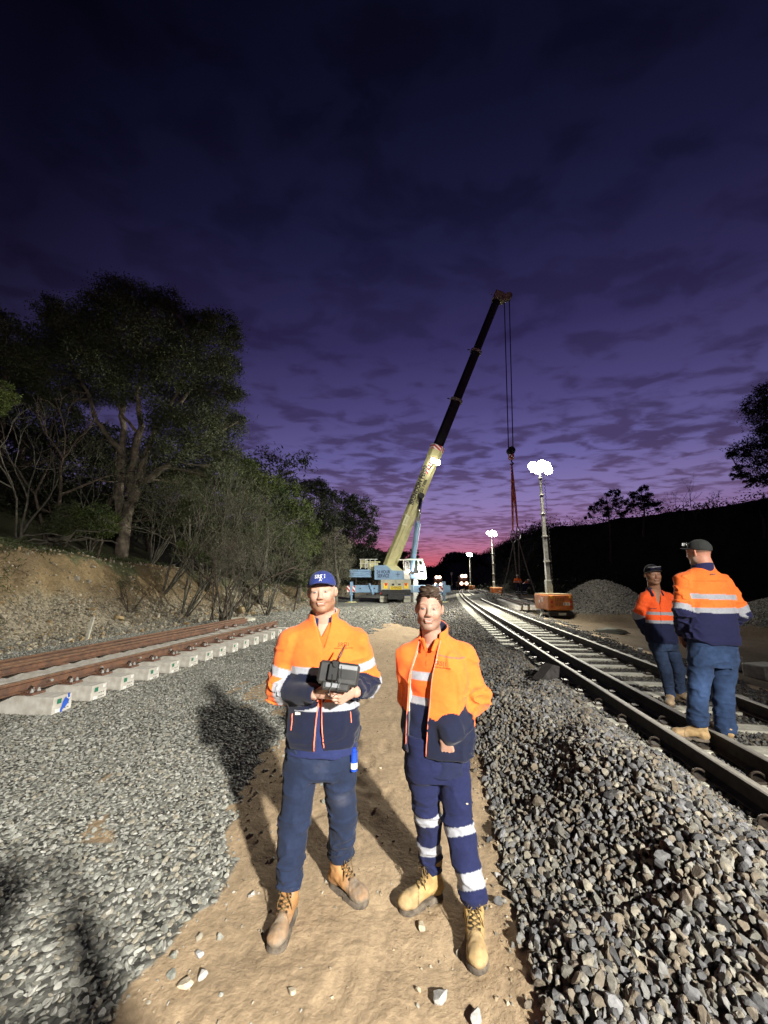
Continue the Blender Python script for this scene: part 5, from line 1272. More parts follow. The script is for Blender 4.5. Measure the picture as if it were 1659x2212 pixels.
def face_paint(skin, brow, beard=None, bk=0.0, hair=None, iris=(.08, .13, .16), smile=True, hairline=.03):
    skin = np.array(skin); brow = np.array(brow)
    def f(V):
        x, y, z = V.T; n = len(V); c = np.tile(skin, (n, 1)); nz = fbm(x*90, y*90, z*90, 2, 3)
        c = c*(1+.09*nz[:, None]+.06*fbm(x*22, y*22, z*22, 2, 6)[:, None]); fr = y < -.035
        def mixc(c, m, k):
            m = np.clip(m, 0, 1)[:, None]; return c*(1-m)+np.array(k)*m
        red = .8*np.exp(-((np.abs(x)-.042)/.02)**2-((z+.022)/.02)**2)+.8*np.exp(-(x/.014)**2-((z+.028)/.016)**2); c = mixc(c, .35*red*fr, skin*np.array([1.0, .62, .58]))
        if hair is not None:
            hl = sstep(-.018, .0, y)*sstep(-.012, .006, z)*(np.abs(x) < .0785); c = mixc(c, .75*hl+0, hair)
        if beard is not None:
            j = sstep(-.036, -.062, z)*sstep(.028, -.005, y); mus = np.exp(-((z+.046)/.007)**2)*(np.abs(x) < .030)*fr; side = sstep(-.055, -.05, -np.abs(x))*0
            sb = sstep(.0, -.04, z)*sstep(.052, .062, np.abs(x))*sstep(.03, .0, y)
            c = mixc(c, bk*np.clip(np.maximum(np.maximum(j, mus*.9), sb*.8)*(1+.5*nz), 0, 1)*(z > -.125), beard)
        zc = z-(9.0*x*x if smile else 0)
        lip = ((x/.0265)**2+((zc+.0640)/.0095)**2 < 1) & fr; c = mixc(c, lip*.7, skin*np.array([.85, .50, .50]))
        if smile:
            te = ((x/.0215)**2+((zc+.0618)/.0030)**2 < 1) & fr; c = mixc(c, te*1.0, (.46, .43, .39)); ul = ((x/.025)**2+((zc+.0572)/.0018)**2 < 1) & fr; c = mixc(c, ul*.8, skin*np.array([.45, .22, .2]))
            cr = ((np.abs(x)-.0275)**2+(z+.0585)**2 < .0036**2) & fr; c = mixc(c, cr*.5, skin*.4)
        else:
            te = ((x/.024)**2+((zc+.0625)/.0022)**2 < 1) & fr; c = mixc(c, te*.9, skin*.25)
        for s in (-1, 1):
            ex, ez = x-s*.031, z-.009
            lid = ((ex/.0165)**2+((ez-.002)/.0082)**2 < 1) & fr; c = mixc(c, lid*.38, skin*.45)
            wh = ((ex/.0120)**2+(ez/.0036)**2 < 1) & fr; c = mixc(c, wh*1., (.34, .29, .27)); ir = (ex**2+ez**2 < .0058**2) & wh; c = mixc(c, ir*1., iris)
            a = (np.abs(x*s-.034) < .020) & (np.abs(z-(.030+.004*np.cos((x*s-.036)*70))) < .0048) & fr & (x*s > 0); c = mixc(c, a*.6, brow)
            nn = ((x-s*.0095)**2+(z+.0375)**2 < .0038**2) & fr; c = mixc(c, nn*.75, skin*.2)
        return c
    return f
def add_hand(F, w, d, n, th, curl=(.35, .5, .35), s=1.0, thumb=(.75, .5, .35), k=.0045):
    w = np.array(w, float); d = unit(d); n = np.array(n, float); n = unit(n-d*(n @ d)); th = np.array(th, float); th = unit(th-d*(th @ d)-n*(th @ n))
    F.add(cap(w-d*.022*s, w+d*.02*s, .026*s, .026*s, n, .72), .01)
    for i, o in enumerate((.030, .010, -.011, -.030)):
        o *= s; kn = w+d*(.092, .096, .092, .084)[i]*s+th*o
        F.add(cap(w+d*.012*s+th*o*.5, kn, .0165*s, .0125*s, n, .9), .010)
        L = (.070, .078, .072, .056)[i]*s; p = kn; dd = d.copy(); nn = n.copy(); r = (.0098, .0100, .0095, .0084)[i]*s
        for j, (fr, cu) in enumerate(zip((.46, .31, .23), curl)):
            cu = cu*(1+.10*i); dd, nn = dd*math.cos(cu)+nn*math.sin(cu), nn*math.cos(cu)-dd*math.sin(cu)
            q = p+dd*L*fr; F.add(cap(p, q, r, r*.9), k); p = q; r *= .9
    t0 = w+d*.025*s+th*.024*s; t1 = t0+unit(d*thumb[0]+th*thumb[1]+n*thumb[2]*.5)*.042*s; t2 = t1+unit(d*thumb[0]+th*thumb[1]*.5+n*thumb[2])*.032*s; t3 = t2+unit(d*thumb[0]+n*thumb[2])*.024*s
    F.add(cap(t0, t1, .0165*s, .0130*s), .010).add(cap(t1, t2, .0125*s, .0112*s), k).add(cap(t2, t3, .0110*s, .0090*s), k)
    return F
def join(parts):
    V, F, C = [], [], []; o = 0
    for v, f, c in parts: V.append(v); F.append(f+o); C.append(c); o += len(v)
    return np.concatenate(V), np.concatenate(F), np.concatenate(C)
def body_mesh(root, skin, headf, paint, HM, coarse, hands, hh=.0024, hb=.011, hhand=.0032):
    """the whole figure as one mesh: head, trunk and limbs, hands"""
    V, F = headf.mesh(hh); c = paint(V); V = V @ np.array(HM.to_3x3()).T+np.array(HM.translation); P = [(V, F, c)]
    V, F = coarse.mesh(hb); P.append((V, F, np.tile(skin, (len(V), 1))))
    for f in hands:
        V, F = f.mesh(hhand); cc = np.tile(skin, (len(V), 1))*(1+.06*fbm(V[:, 0]*60, V[:, 1]*60, V[:, 2]*60, 2, 4)[:, None]); P.append((V, F, cc))
    V, F, c = join(P); return np_mesh('body', V, F, M_SKIN, root, True, c)

def segdist(V, a, b):
    a = np.array(a); ab = np.array(b)-a; t = np.clip((V-a) @ ab/(ab @ ab), 0, 1); return np.linalg.norm(V-a-t[:, None]*ab, axis=1), t
def arm_param(V, arms):
    """0 shoulder .. 1 elbow .. 2 wrist for points that belong to a sleeve; also the distance from the sleeve axis"""
    best = np.full(len(V), 9.); s = np.zeros(len(V)); w = np.zeros(len(V), int)
    for k, (sh, el, wr) in enumerate(arms):
        for j, (a, b) in enumerate(((sh, el), (el, wr))):
            d, t = segdist(V, a, b); m = d < best; best[m] = d[m]; s[m] = j+t[m]; w[m] = k
    return best, s, w

def boot(root, pos, yaw, leather, dust, lab=None, laced=True, tongue=True, sc=1.0, shaft=.20, h=.0042):
    f = Field(); f.add(cap((0, .012, .10), (0, .022, shaft), .050, .056, (1, 0, 0), .92), 0)
    f.add(ell((0, .040, .055), (.041, .046, .050)), .02).add(cap((0, -.01, .085), (0, -.125, .050), .048, .040), .03)
    f.add(ell((0, -.155, .046), (.051, .062, .038)), .025); f.mod(fold(.0035, 22, 30, 34, 5)); f.cut(ell((0, .024, shaft+.03), (.043, .047, .05)), .0)
    f.cut(loft([-.05, .016], [0, 0], [0, 0], [.5, .5], [.5, .5]), 0)
    M = Matrix.Translation(pos) @ Matrix.Rotation(yaw, 4, 'Z') @ Matrix.Scale(sc, 4)
    lea = np.array(leather); du = np.array(dust)
    def cf(V):
        k = sstep(-.06, -.12, V[:, 1])+.9*sstep(.055, .03, V[:, 2]); k = np.clip(k*(.75+.5*fbm(V[:, 0]*30, V[:, 1]*30, V[:, 2]*30, 3, 8)), 0, 1)[:, None]
        seam = (np.abs(V[:, 1]+.095+1.2*V[:, 0]**2*8) < .0035)[:, None]; c = lea*(1-k)+du*k; return np.where(seam, c*.6, c)
    o = put('boot', f, h, cf, M_LEATHER, root, M)
    if lab: o['label'] = lab
    s = Field(); s.add(cap((0, .035, .0), (0, -.155, .0), .043, .055), 0); s.cut(loft([-.2, .0], [0, 0], [0, 0], [.5, .5], [.5, .5]), 0); s.cut(loft([.026, .3], [0, 0], [0, 0], [.5, .5], [.5, .5]), 0); s.cut(loft([-.01, .010], [0, 0], [-.055, -.055], [.2, .2], [.012, .012]), 0)
    put('sole', s, h, np.array([1, 1, 1.]), M_SOLE, o, M)
    if laced:
        b = MB(); e = MB(); ts = np.linspace(0, 1, 7); pr = []
        for t in ts:
            c = np.array([0, -.105+.095*t, .02+.0*t]); dr = unit((0, -.62, .78)) if t < .6 else unit((0, -.95, .3)); q0 = np.array([0, -.075+.075*t, .075+.11*t])
            for sx in (-1, 1):
                p = q0+np.array([sx*.021, 0, 0]); st = np.linspace(.09, -.03, 100); X = p[None]+st[:, None]*dr; v = f.at(X[:, 0], X[:, 1], X[:, 2]); i = int(np.argmax(v < 0)); pr.append(X[i]+dr*.004)
        L = pr[0::2]; Rr = pr[1::2]
        for i in range(6):
            mid = lambda a, c: (a+c)/2+unit((0, -.75, .65))*.008
            b.tube([L[i], mid(L[i], Rr[i+1]), Rr[i+1]], .0032, 5).tube([Rr[i], mid(Rr[i], L[i+1]), L[i+1]], .0032, 5)
        for q in L+Rr: e.box(q, (.010, .006, .010))
        k = L[-2]*.5+Rr[-2]*.5+np.array([0, -.014, .0])
        for sx in (-1, 1): b.tube([k, k+np.array([sx*.018, -.022, -.004]), k+np.array([sx*.036, -.020, -.055]), k+np.array([sx*.042, -.016, -.095])], .0030, 5); b.tube([k, k+np.array([sx*.026, -.012, .018]), k+np.array([sx*.034, -.014, -.018]), k], .0030, 5)
        b.build('laces', M_LACE, o, True, M); e.build('eyelets', M_EYELET, o, False, M)
    if tongue:
        g = Field(); g.add(cap((0, -.040, shaft-.05), (.006, -.060, shaft+.035), .030, .026, (0, 1, .2), .28), 0); put('tongue', g, .004, lambda V: np.tile(lea*1.1, (len(V), 1)), M_LEATHER, o, M)
    return o
def cap_hat(root, HM, col, brim_col, back=False, text=None, name='cap'):
    f = Field(); f.add(ell((0, .014, .040), (.0875, .107, .098)), 0); f.mod(lambda F, X, Y, Z: np.maximum(F, .055-.24*(Y+.08)-Z+0*X))
    f.mod(fold(.0015, 14, 14, 20, 9)); c1 = np.array(col)
    def cf(V):
        a = np.arctan2(V[:, 0], -(V[:, 1]-.014)); seam = (np.abs((a/(np.pi/3)+.5) % 1-.5) < .022)[:, None]; return np.where(seam, c1*.55, np.tile(c1, (len(V), 1)))
    o = put(name, f, .0032, cf, M_COTTON, root, HM)
    b = MB(); na, nr = 23, 6; vs = []; sg = 1
    for lay in (0, 1):
        for i in range(na):
            a = R(-72+144*i/(na-1))
            for j in range(nr):
                t = j/(nr-1); px = .088*math.sin(a)*(1-.03*t); py = .014-.107*math.cos(a)-.066*t*math.cos(a*.9)**.8; pz = .066+.006*t*math.cos(a)-.030*math.sin(a)**2*(.75+.25*t)-(.004 if lay else 0); vs.append((px, py, pz))
    fs = []
    for lay in (0, 1):
        o_ = lay*na*nr
        for i in range(na-1):
            for j in range(nr-1):
                q = [o_+i*nr+j, o_+(i+1)*nr+j, o_+(i+1)*nr+j+1, o_+i*nr+j+1]; fs.append(q if lay == 0 else q[::-1])
    for i in range(na-1):
        for j in (0, nr-1): fs.append((i*nr+j, (i+1)*nr+j, na*nr+(i+1)*nr+j, na*nr+i*nr+j))
    for i in (0, na-1):
        for j in range(nr-1): fs.append((i*nr+j, i*nr+j+1, na*nr+i*nr+j+1, na*nr+i*nr+j))
    b.add(vs, fs); b.build('brim', mat('brim_'+name, brim_col, .9, 0, .1, 30), o, True, HM)
    if text:
        t = text_mesh('cap_logo', text, .030, M_LOGOW, o, Matrix.Translation((.000, -.2, .103)) @ Matrix.Rotation(R(90), 4, 'X'), .0006, .0006); drape(t, f, .0015, -.3, .1)
        t.data.transform(HM)
        t2 = text_mesh('cap_motif', 'A', .026, M_LOGOW, o, Matrix.Translation((.002, -.2, .083)) @ Matrix.Rotation(R(90), 4, 'X'), .0006, .0); drape(t2, f, .0015, -.3, .1); t2.data.transform(HM)
    return o
def HMat(c, yaw=0, pitch=0, roll=0): return Matrix.Translation(c) @ Euler((pitch, roll, yaw)).to_matrix().to_4x4()
SK1 = np.array([.46, .275, .205]); SK2 = np.array([.40, .235, .175]); SK3 = np.array([.27, .135, .08]); SK4 = np.array([.48, .22, .15])

# ---- the man on the left, holding the remote controller
def man_left():
    root = thing('person', 'man in blue cap and orange fleece with silver bands, both hands on a black controller', 'person', (-.38, 2.45, 0))
    HM = HMat((-.006, -.005, 1.726), R(3), R(4), R(-4)) @ Matrix.Diagonal((1, 1, .96, 1)); sk = SK1
    shR, elR, wrR = (-.200, .05, 1.418), (-.262, .030, 1.150), (-.008, -.165, 1.172)
    shL, elL, wrL = (.208, .05, 1.418), (.278, .075, 1.175), (.222, -.155, 1.180); arms = ((shR, elR, wrR), (shL, elL, wrL))
    hr = Field(); add_hand(hr, (.012, -.178, 1.180), (.93, -.30, .10), (.25, .80, .50), (0, -.35, .93), (.35, .55, .45), 1.0, (.8, .35, .2))
    hl = Field(); add_hand(hl, (.208, -.172, 1.186), (-.62, -.62, -.12), (-.60, .60, .25), (-.10, -.25, .95), (.55, .65, .5), 1.0, (.9, .15, .45))
    co = Field(); co.add(loft([.80, 1.0, 1.2, 1.38, 1.46, 1.51, 1.55], [0]*7, [.06]*7, [.15, .14, .15, .155, .13, .09, .068], [.09, .08, .09, .09, .09, .082, .068]), 0)
    for s, e, w in arms: co.add(cap(s, e, .05, .042), .02).add(cap(e, w, .042, .03), .01)
    for hp, kn, an in (((-.09, .05, .8), (-.125, .0, .48), (-.135, -.02, .10)), ((.10, .05, .8), (.135, .12, .45), (.11, .21, .10))): co.add(cap(hp, kn, .08, .055), .02).add(cap(kn, an, .05, .035), .01)
    body_mesh(root, sk, head_field(1.04, 1.08, (0, .052, -.20), .070), face_paint(sk, (.30, .17, .09), (.21, .105, .05), .78, (.20, .12, .07), (.05, .08, .10)), HM, co, [hr, hl])
    # jacket
    j = Field(); j.add(loft([.850, .87, .95, 1.10, 1.25, 1.38, 1.445, 1.49, 1.525, 1.55], [.012]*6+[.008, .004, 0, 0], [.05]*10, [.212, .220, .222, .214, .213, .208, .178, .130, .092, .078], [.146, .152, .156, .150, .150, .140, .122, .100, .086, .076], 2.4), 0)
    for s, e, w in arms: j.add(cap((s[0]*.33, .05, 1.505), s, .062, .070), .04).add(cap(s, e, .078, .078), .035).add(cap(e, np.array(w)*.94+np.array(e)*.06, .074, .054), .03)
    def collar(X, Y, Z):
        q = np.sqrt((X/.079)**2+((Y-.045)/.077)**2); k = 1+.35*np.clip(Z-1.50, 0, .1)*2; d = np.abs(q/k-1)*.078-.0085; top = 1.612+.30*(Y-.045); return np.maximum(np.maximum(d, Z-top), 1.50-Z)
    collar.lo = np.array([-.13, -.09, 1.46]); collar.hi = np.array([.13, .17, 1.64]); j.add(collar, .010)
    j.mod(fold(.008, 5, 6, 11, 1)); j.mod(crease(.008, 3.5, 4, 7, 4)); j.mod(crease(.010, 8, 9, 15, 6, lambda x, y, z: sstep(.19, .25, np.abs(x))*sstep(1.33, 1.24, z)*sstep(1.0, 1.08, z)+.15)); j.mod(fold(.006, 14, 14, 9, 2, lambda x, y, z: sstep(.17, .25, np.abs(x))+.35))
    j.mod(fold(.008, 7, 7, 26, 7, lambda x, y, z: sstep(1.30, 1.22, z)*sstep(.18, .23, np.abs(x)-.0)))
    def vcut(X, Y, Z):
        w = np.interp(Z, [1.395, 1.44, 1.53, 1.63], [0, .016, .044, .060]); return np.maximum(np.maximum(np.abs(X-.014-.25*(1.5-Z)*.35)-w, Y-.035), 1.39-Z)+0*Y
    vcut.lo = np.array([-.1, -.3, 1.36]); vcut.hi = np.array([.12, .05, 1.65]); j.cut(vcut, .004)
    def lcut(X, Y, Z):
        w = np.interp(Z, [.84, 1.0, 1.20, 1.22], [.024, .013, .004, 0]); xc = np.interp(Z, [.84, 1.0, 1.2], [.020, .010, .020]); return np.maximum(np.maximum(np.abs(X-xc)-w, Y+.072), Z-1.23)
    lcut.lo = np.array([-.1, -.3, .8]); lcut.hi = np.array([.12, 0, 1.25]); j.cut(lcut, .002)
    for s, e, w in arms:
        d = unit(np.array(w)-np.array(e)); a = np.array(w)-d*.004; j.cut(cap(a, a+d*.06, .034, .040), 0)
    sol = Field(); sol.ops = j.ops[:1]
    def cf(V):
        x, y, z = V.T; da, s, w = arm_param(V, arms); tor = sol.at(x, y, z); arm = (da < .098) & (tor > -.028) & ((tor > .004) | (s > .25))
        n = fbm(x*6, y*6, z*6, 2, 2)*.012; c = np.tile(ORANGE, (len(V), 1))
        t1 = (z+n*.5 > 1.248) & (z+n*.5 < 1.298); t2 = (z > 1.062) & (z < 1.112); nv = z <= 1.062
        c[t1 | t2] = TAPE; c[nv] = NAVY
        ca = np.tile(ORANGE, (len(V), 1)); ss = s+n*3
        b1 = np.where(w == 0, (ss > .52) & (ss < .71), (ss > .42) & (ss < .62)); b2 = np.where(w == 0, (ss > 1.12) & (ss < 1.30), (ss > .92) & (ss < 1.12)); b3 = np.where(w == 0, ss >= 1.30, ss >= 1.12)
        ca[b1 | b2] = TAPE; ca[b3] = NAVY; c[arm] = ca[arm]
        q = np.sqrt((x/.079)**2+((y-.045)/.077)**2); k = 1+.35*np.clip(z-1.50, 0, .1)*2; inn = (z > 1.515) & (q/k < .99) & (np.abs(x) < .1); c[inn] = np.array([.55, .50, .52]); return c
    ja = put('jacket', j, .0058, cf, M_FLEECE, root)
    chest_text('SRS|1', .030, M_LOGO, ja, j, .140, 1.420, R(2)); chest_text('CREATING RAIL SOLUTIONS', .0085, M_LOGO, ja, j, .140, 1.401, R(2))
    zip_line('zip', j, [(.018-.024-.006, .853), (.010-.013-.004, 1.0), (.016, 1.2)], .0042, M_ZIP, ja, -.001); zip_line('zip', j, [(.020+.027, .853), (.010+.017, 1.0), (.026, 1.2)], .0042, M_ZIP, ja, -.001)
    zip_line('front_seam', j, [(.022, 1.23), (.026, 1.38)], .0018, mat('seam_orange', (.55, .12, .01), .8), ja, .0)
    zip_line('pocket_zip', j, [(-.150, .955), (-.146, 1.045)], .0035, M_ZIP, ja, .001); zip_line('pocket_zip', j, [(.192, .99), (.186, 1.05)], .0035, M_ZIP, ja, .001)
    b = MB(); yy = float(surf_y(j, -.115, 1.050)[0]); b.box((-.112, yy-.002, 1.050), (.030, .003, .014)); b.build('fabric_tag', mat('tag_cream', (.6, .58, .5), .8), ja)
    # shirt underneath
    s = Field(); s.add(loft([.812, .84, .95, 1.10, 1.25, 1.38, 1.45, 1.50, 1.545], [.012]*6+[.008, .0, 0], [.05]*9, [.212, .208, .196, .190, .190, .182, .150, .108, .078], [.146, .142, .132, .128, .128, .120, .104, .088, .076], 2.3), 0); s.mod(fold(.006, 9, 9, 22, 12, lambda x, y, z: sstep(1.0, .85, z)+.3))
    def sc(X, Y, Z):
        w = np.interp(Z, [1.465, 1.56], [0.003, .046]); return np.maximum(np.maximum(np.abs(X-.004)-w, Y-.04), 1.462-Z)
    sc.lo = np.array([-.1, -.3, 1.36]); sc.hi = np.array([.1, .05, 1.60]); s.cut(sc, .003)
    def cs(V):
        c = np.where((V[:, 2] > 1.08)[:, None], ORANGE*.8, np.array([.022, .030, .10])); return c
    sh = put('shirt', s, .007, cs, M_COTTON, root)
    def scol(X, Y, Z):
        q = np.sqrt((X/.070)**2+((Y-.045)/.068)**2); d = np.abs(q-1)*.070-.004; top = 1.592+.35*(Y-.045); return np.maximum(np.maximum(np.maximum(d, Z-top), 1.48-Z), (.030-np.abs(X-.01))*(Y < .02)-(Y >= .02)*.1)
    scol.lo = np.array([-.1, -.06, 1.44]); scol.hi = np.array([.1, .14, 1.62]); f = Field().add(scol, 0); put('shirt_collar', f, .004, np.array([.02, .022, .07]), M_COTTON, sh)
    # trousers
    p = Field(); p.add(loft([.68, .74, .82, .93], [0]*4, [.05]*4, [.17, .190, .196, .190], [.115, .128, .132, .128], 2.3), 0)
    legs = (((-.095, .05, .76), (-.128, .0, .475), (-.138, -.015, .205)), ((.098, .05, .76), (.136, .115, .450), (.118, .205, .190)))
    for hp, kn, an in legs: p.add(cap(hp, kn, .108, .087), .03).add(cap(kn, an, .086, .078), .02)
    p.mod(fold(.006, 8, 8, 14, 21)); p.mod(crease(.008, 5, 6, 6, 23)); p.mod(crease(.013, 7, 7, 17, 24, lambda x, y, z: .25+.75*sstep(.36, .26, z)+.6*sstep(.40, .46, z)*sstep(.56, .50, z))); p.mod(fold(.011, 9, 9, 40, 22, lambda x, y, z: sstep(.33, .22, z)+.25*sstep(.42, .48, z)*sstep(.56, .50, z)))
    for (hp, kn, an), dz in zip(legs, (.0, .0)):
        e = np.array(an); p.cut(loft([-.2, e[2]-.035], [e[0]]*2, [e[1]]*2, [.12]*2, [.12]*2), 0); p.cut(cap(e+[0, 0, -.06], e+[0, 0, -.01], .066, .060), 0)
    col = np.array([.018, .027, .060])
    def cp(V):
        n = fbm(V[:, 0]*7, V[:, 1]*7, V[:, 2]*7, 3, 31); d = np.clip(n-.3, 0, .3)[:, None]; c = col*(1+.25*n[:, None])+d*np.array([.10, .09, .08]); return c
    tr = put('trousers', p, .0062, cp, M_COTTON, root); dk = mat('seam_dark', (.006, .009, .022), .9)
    zip_line('fly_seam', p, [(.004, .80), (.004, .70)], .0018, dk, tr, -.0005); zip_line('pocket_seam', p, [(-.150, .80), (-.172, .72), (-.178, .68)], .0022, dk, tr, -.0005); zip_line('pocket_seam', p, [(.160, .80), (.178, .73)], .0022, dk, tr, -.0005)
    boot(root, (-.138, -.012, 0), R(-6), (.38, .20, .08), (.23, .19, .145), 'dusty tan boot, loosely laced, the nearer one')
    boot(root, (.118, .190, 0), R(52), (.38, .20, .08), (.20, .17, .135), 'dusty tan boot with grey scuffed toe, turned outward')
    cap_hat(root, HM, (.022, .035, .16), (.02, .025, .09), text='SRS|1')
    # the controller in his hands
    c = thing('remote_controller', 'black remote controller with a stubby antenna held by the man in the cap', 'remote control', (-.38+.135, 2.45-.262, 1.292)); T = Matrix.Rotation(R(7), 4, 'Y') @ Matrix.Rotation(R(-18), 4, 'X')
    b = MB(); b.box((0, 0, .01), (.222, .030, .118), bev=.014); b.box((-.005, -.012, -.055), (.15, .022, .045), bev=.01); b.build('casing', M_PLASTICG, c, False, T)
    b = MB(); b.box((.045, -.0165, .045), (.105, .004, .022), bev=.001); b.build('top_panel', mat('panel_silver', (.32, .33, .35), .3, .3), c, False, T)
    b = MB(); b.box((.045, -.0165, .008), (.10, .003, .045)); b.build('rear_pad', M_PLASTIC, c, False, T)
    b = MB(); b.box((-.028, -.026, .012), (.056, .026, .088), bev=.006); b.box((-.022, -.030, .060), (.045, .026, .024), bev=.006).cyl((-.02, -.044, .050), .015, .012, 14, 'y'); b.build('antenna_mount', M_PLASTIC, c, False, T)
    b = MB(); b.box((-.02, -.024, -.052), (.075, .012, .022), bev=.002); b.build('battery_latch', mat('latch_grey', (.26, .27, .29), .3, .2), c, False, T)
    b = MB(); b.tube([(-.018, -.040, .062), (-.006, -.034, .10), (.010, -.026, .150), (.012, -.025, .158)], [.0065, .0075, .0045, .003], 8); b.build('antenna', mat('antenna_red_black', (.06, .012, .012), .4, 0, .2), c, True, T)
    b = MB(); q = [(.012, -.048, .045), (.020, -.052, -.03), (.014, -.055, -.09), (-.012, -.056, -.112), (-.040, -.052, -.098), (-.050, -.046, -.09)]; b.tube(q, .0022, 6); b.tube([(-.03, -.042, .0), (-.022, -.04, -.05), (-.030, -.045, -.085), (-.022, -.048, -.105)], .0020, 6); b.build('cable', M_PLASTIC, c, True, T)
    # spray can clipped at his hip
    c = thing('spray_can', 'small blue and white can clipped at the hip of the man with the controller', 'can', (-.38+.207, 2.45-.015, .775))
    b = MB(); b.mat(0).cyl((0, 0, .0), .020, .10, 14); b.mat(1).cyl((0, 0, -.022), .0207, .030, 14); b.mat(0).cyl((0, 0, .058), .013, .02, 12); b.build('can_body', [mat('can_blue', (.02, .08, .60), .35), M_WHITE], c)
    return root
man_left()

# ---- the man on the right, jacket open, one hand in its pocket
def man_right():
    root = thing('person', 'bareheaded man with short brown hair and open orange jacket, one hand in its pocket', 'person', (.31, 2.45, 0))
    HM = HMat((-.030, .0, 1.624), R(-8), R(2), R(2)); sk = SK2; YW = -.42
    shL, elL, wrL = (.186, .055, 1.340), (.248, .095, 1.075), (.058, -.100, .968); shR, elR, wrR = (-.160, .085, 1.335), (-.165, .175, 1.07), (-.07, .155, .87)
    arms = ((shR, elR, wrR), (shL, elL, wrL))
    hl = Field(); add_hand(hl, (.034, -.130, .945), (.10, .26, -.96), (.2, .95, -.1), (-.95, -.1, .2), (.25, .3, .2), .95, (1.0, -.05, .3))
    hr = Field(); add_hand(hr, (-.06, .15, .85), (.3, 0, -.9), (0, -1, 0), (1, 0, 0), (.3, .4, .3))
    co = Field(); co.add(loft([.78, 1.0, 1.2, 1.30, 1.37, 1.41, 1.44], [0]*7, [.07]*7, [.12, .12, .13, .13, .11, .075, .058], [.07, .065, .07, .07, .07, .068, .058]), 0)
    for s, e, w in arms: co.add(cap(s, e, .045, .04), .02).add(cap(e, w, .04, .03), .01)
    for hp, kn, an in (((-.085, .06, .76), (-.05, .10, .43), (-.04, .135, .1)), ((.09, .05, .76), (.11, .0, .46), (.15, -.115, .1))): co.add(cap(hp, kn, .07, .05), .02).add(cap(kn, an, .045, .035), .01)
    body_mesh(root, sk, head_field(.97, .98, (.022, .062, -.20), .060), face_paint(sk, (.13, .075, .045), (.13, .085, .06), .50, (.07, .045, .03), (.05, .07, .09)), HM, co, [hl, hr])
    # hair
    f = Field(); f.add(ell((0, .018, .042), (.081, .099, .094)), 0); f.add(ell((.006, -.040, .108), (.052, .046, .030)), .022).add(ell((-.004, .0, .122), (.06, .07, .022)), .02)
    f.add(ell((.030, -.066, .090), (.024, .018, .018)), .01).add(ell((-.026, -.060, .094), (.026, .018, .016)), .01).add(cap((.004, -.086, .090), (.012, -.094, .066), .007, .003), .006)
    f.mod(lambda F, X, Y, Z: F+.0042*np.sin(90*X+26*Y+14*np.sin(40*Z))*(Z > .05)+.003*vnoise(X*70, Y*24, Z*60, 3))
    f.mod(lambda F, X, Y, Z: np.maximum(F, np.where(Y < -.018, (.078-4.5*np.clip(np.abs(X)-.040, 0, 1)*.55)-Z, np.where(Y < .022, .004-Z, -.040-Z))+0*X)); hc = np.array([.038, .022, .013])
    put('hair', f, .0028, lambda V: hc*(1+.5*np.clip(fbm(V[:, 0]*60, V[:, 1]*20, V[:, 2]*50, 2, 5), -1, 1)[:, None])+np.array([.02, .013, .008])*(V[:, 2] > .11)[:, None]*.6, M_HAIR, root, HM)
    # jacket
    tl = lambda g: loft([.800, .82, .92, 1.05, 1.18, 1.30, 1.36, 1.40, 1.43, 1.45], [0.012]*8+[0, 0], [0]*10, np.array([.210, .217, .212, .204, .200, .194, .166, .122, .090, .078])-g, np.array([.152, .158, .154, .148, .146, .136, .118, .098, .086, .078])-g, 2.3, YW, (0, .055))
    j = Field(); j.add(tl(0), 0)
    for s, e, w in arms: j.add(cap((s[0]*.33, .06, 1.412), s, .056, .066), .04)
    j.add(cap(shR, elR, .068, .066), .03).add(cap(elR, wrR, .062, .05), .02)
    j.add(cap(shL, elL, .076, .084), .035).add(cap(elL, wrL, .080, .054), .04).add(cap(wrL, np.array(wrL)+[-.012, -.006, -.026], .052, .046), .03)
    cs, sn = math.cos(YW), math.sin(YW)
    def loc(X, Y): return X*cs+(Y-.055)*sn, -X*sn+(Y-.055)*cs
    def collar(X, Y, Z):
        x, y = loc(X, Y); k = 1+.5*np.clip(Z-1.40, 0, .12)*2; q = np.sqrt((x/.078)**2+((y+.0)/.080)**2)/k; d = np.abs(q-1)*.079-.0085; return np.maximum(np.maximum(d, Z-(1.510+.35*y)), 1.40-Z)
    collar.lo = np.array([-.14, -.1, 1.36]); collar.hi = np.array([.14, .2, 1.56]); j.add(collar, .010)
    j.mod(fold(.008, 6, 6, 9, 41)); j.mod(crease(.010, 5, 5, 3.5, 44)); j.mod(crease(.014, 7, 7, 13, 45, lambda x, y, z: sstep(.12, .2, x)*sstep(1.22, 1.14, z)+.1)); j.mod(fold(.013, 8, 8, 17, 42, lambda x, y, z: sstep(.13, .20, x)*sstep(1.25, 1.15, z)+.1))
    def opn(X, Y, Z):
        x, y = loc(X, Y); a = np.interp(Z, [.79, 1.05, 1.25, 1.36, 1.50], [-.136, -.132, -.115, -.078, -.066]); b = np.interp(Z, [.79, 1.05, 1.25, 1.36, 1.50], [-.022, .002, .024, .046, .058]); d = np.interp(Z, [.79, 1.25, 1.38, 1.5], [-.088, -.080, -.055, .0])
        return np.maximum(np.maximum(a-x, x-b), y-d)
    opn.lo = np.array([-.25, -.3, .75]); opn.hi = np.array([.2, .06, 1.56]); j.cut(opn, .003)
    sol = Field(); sol.add(tl(0), 0)
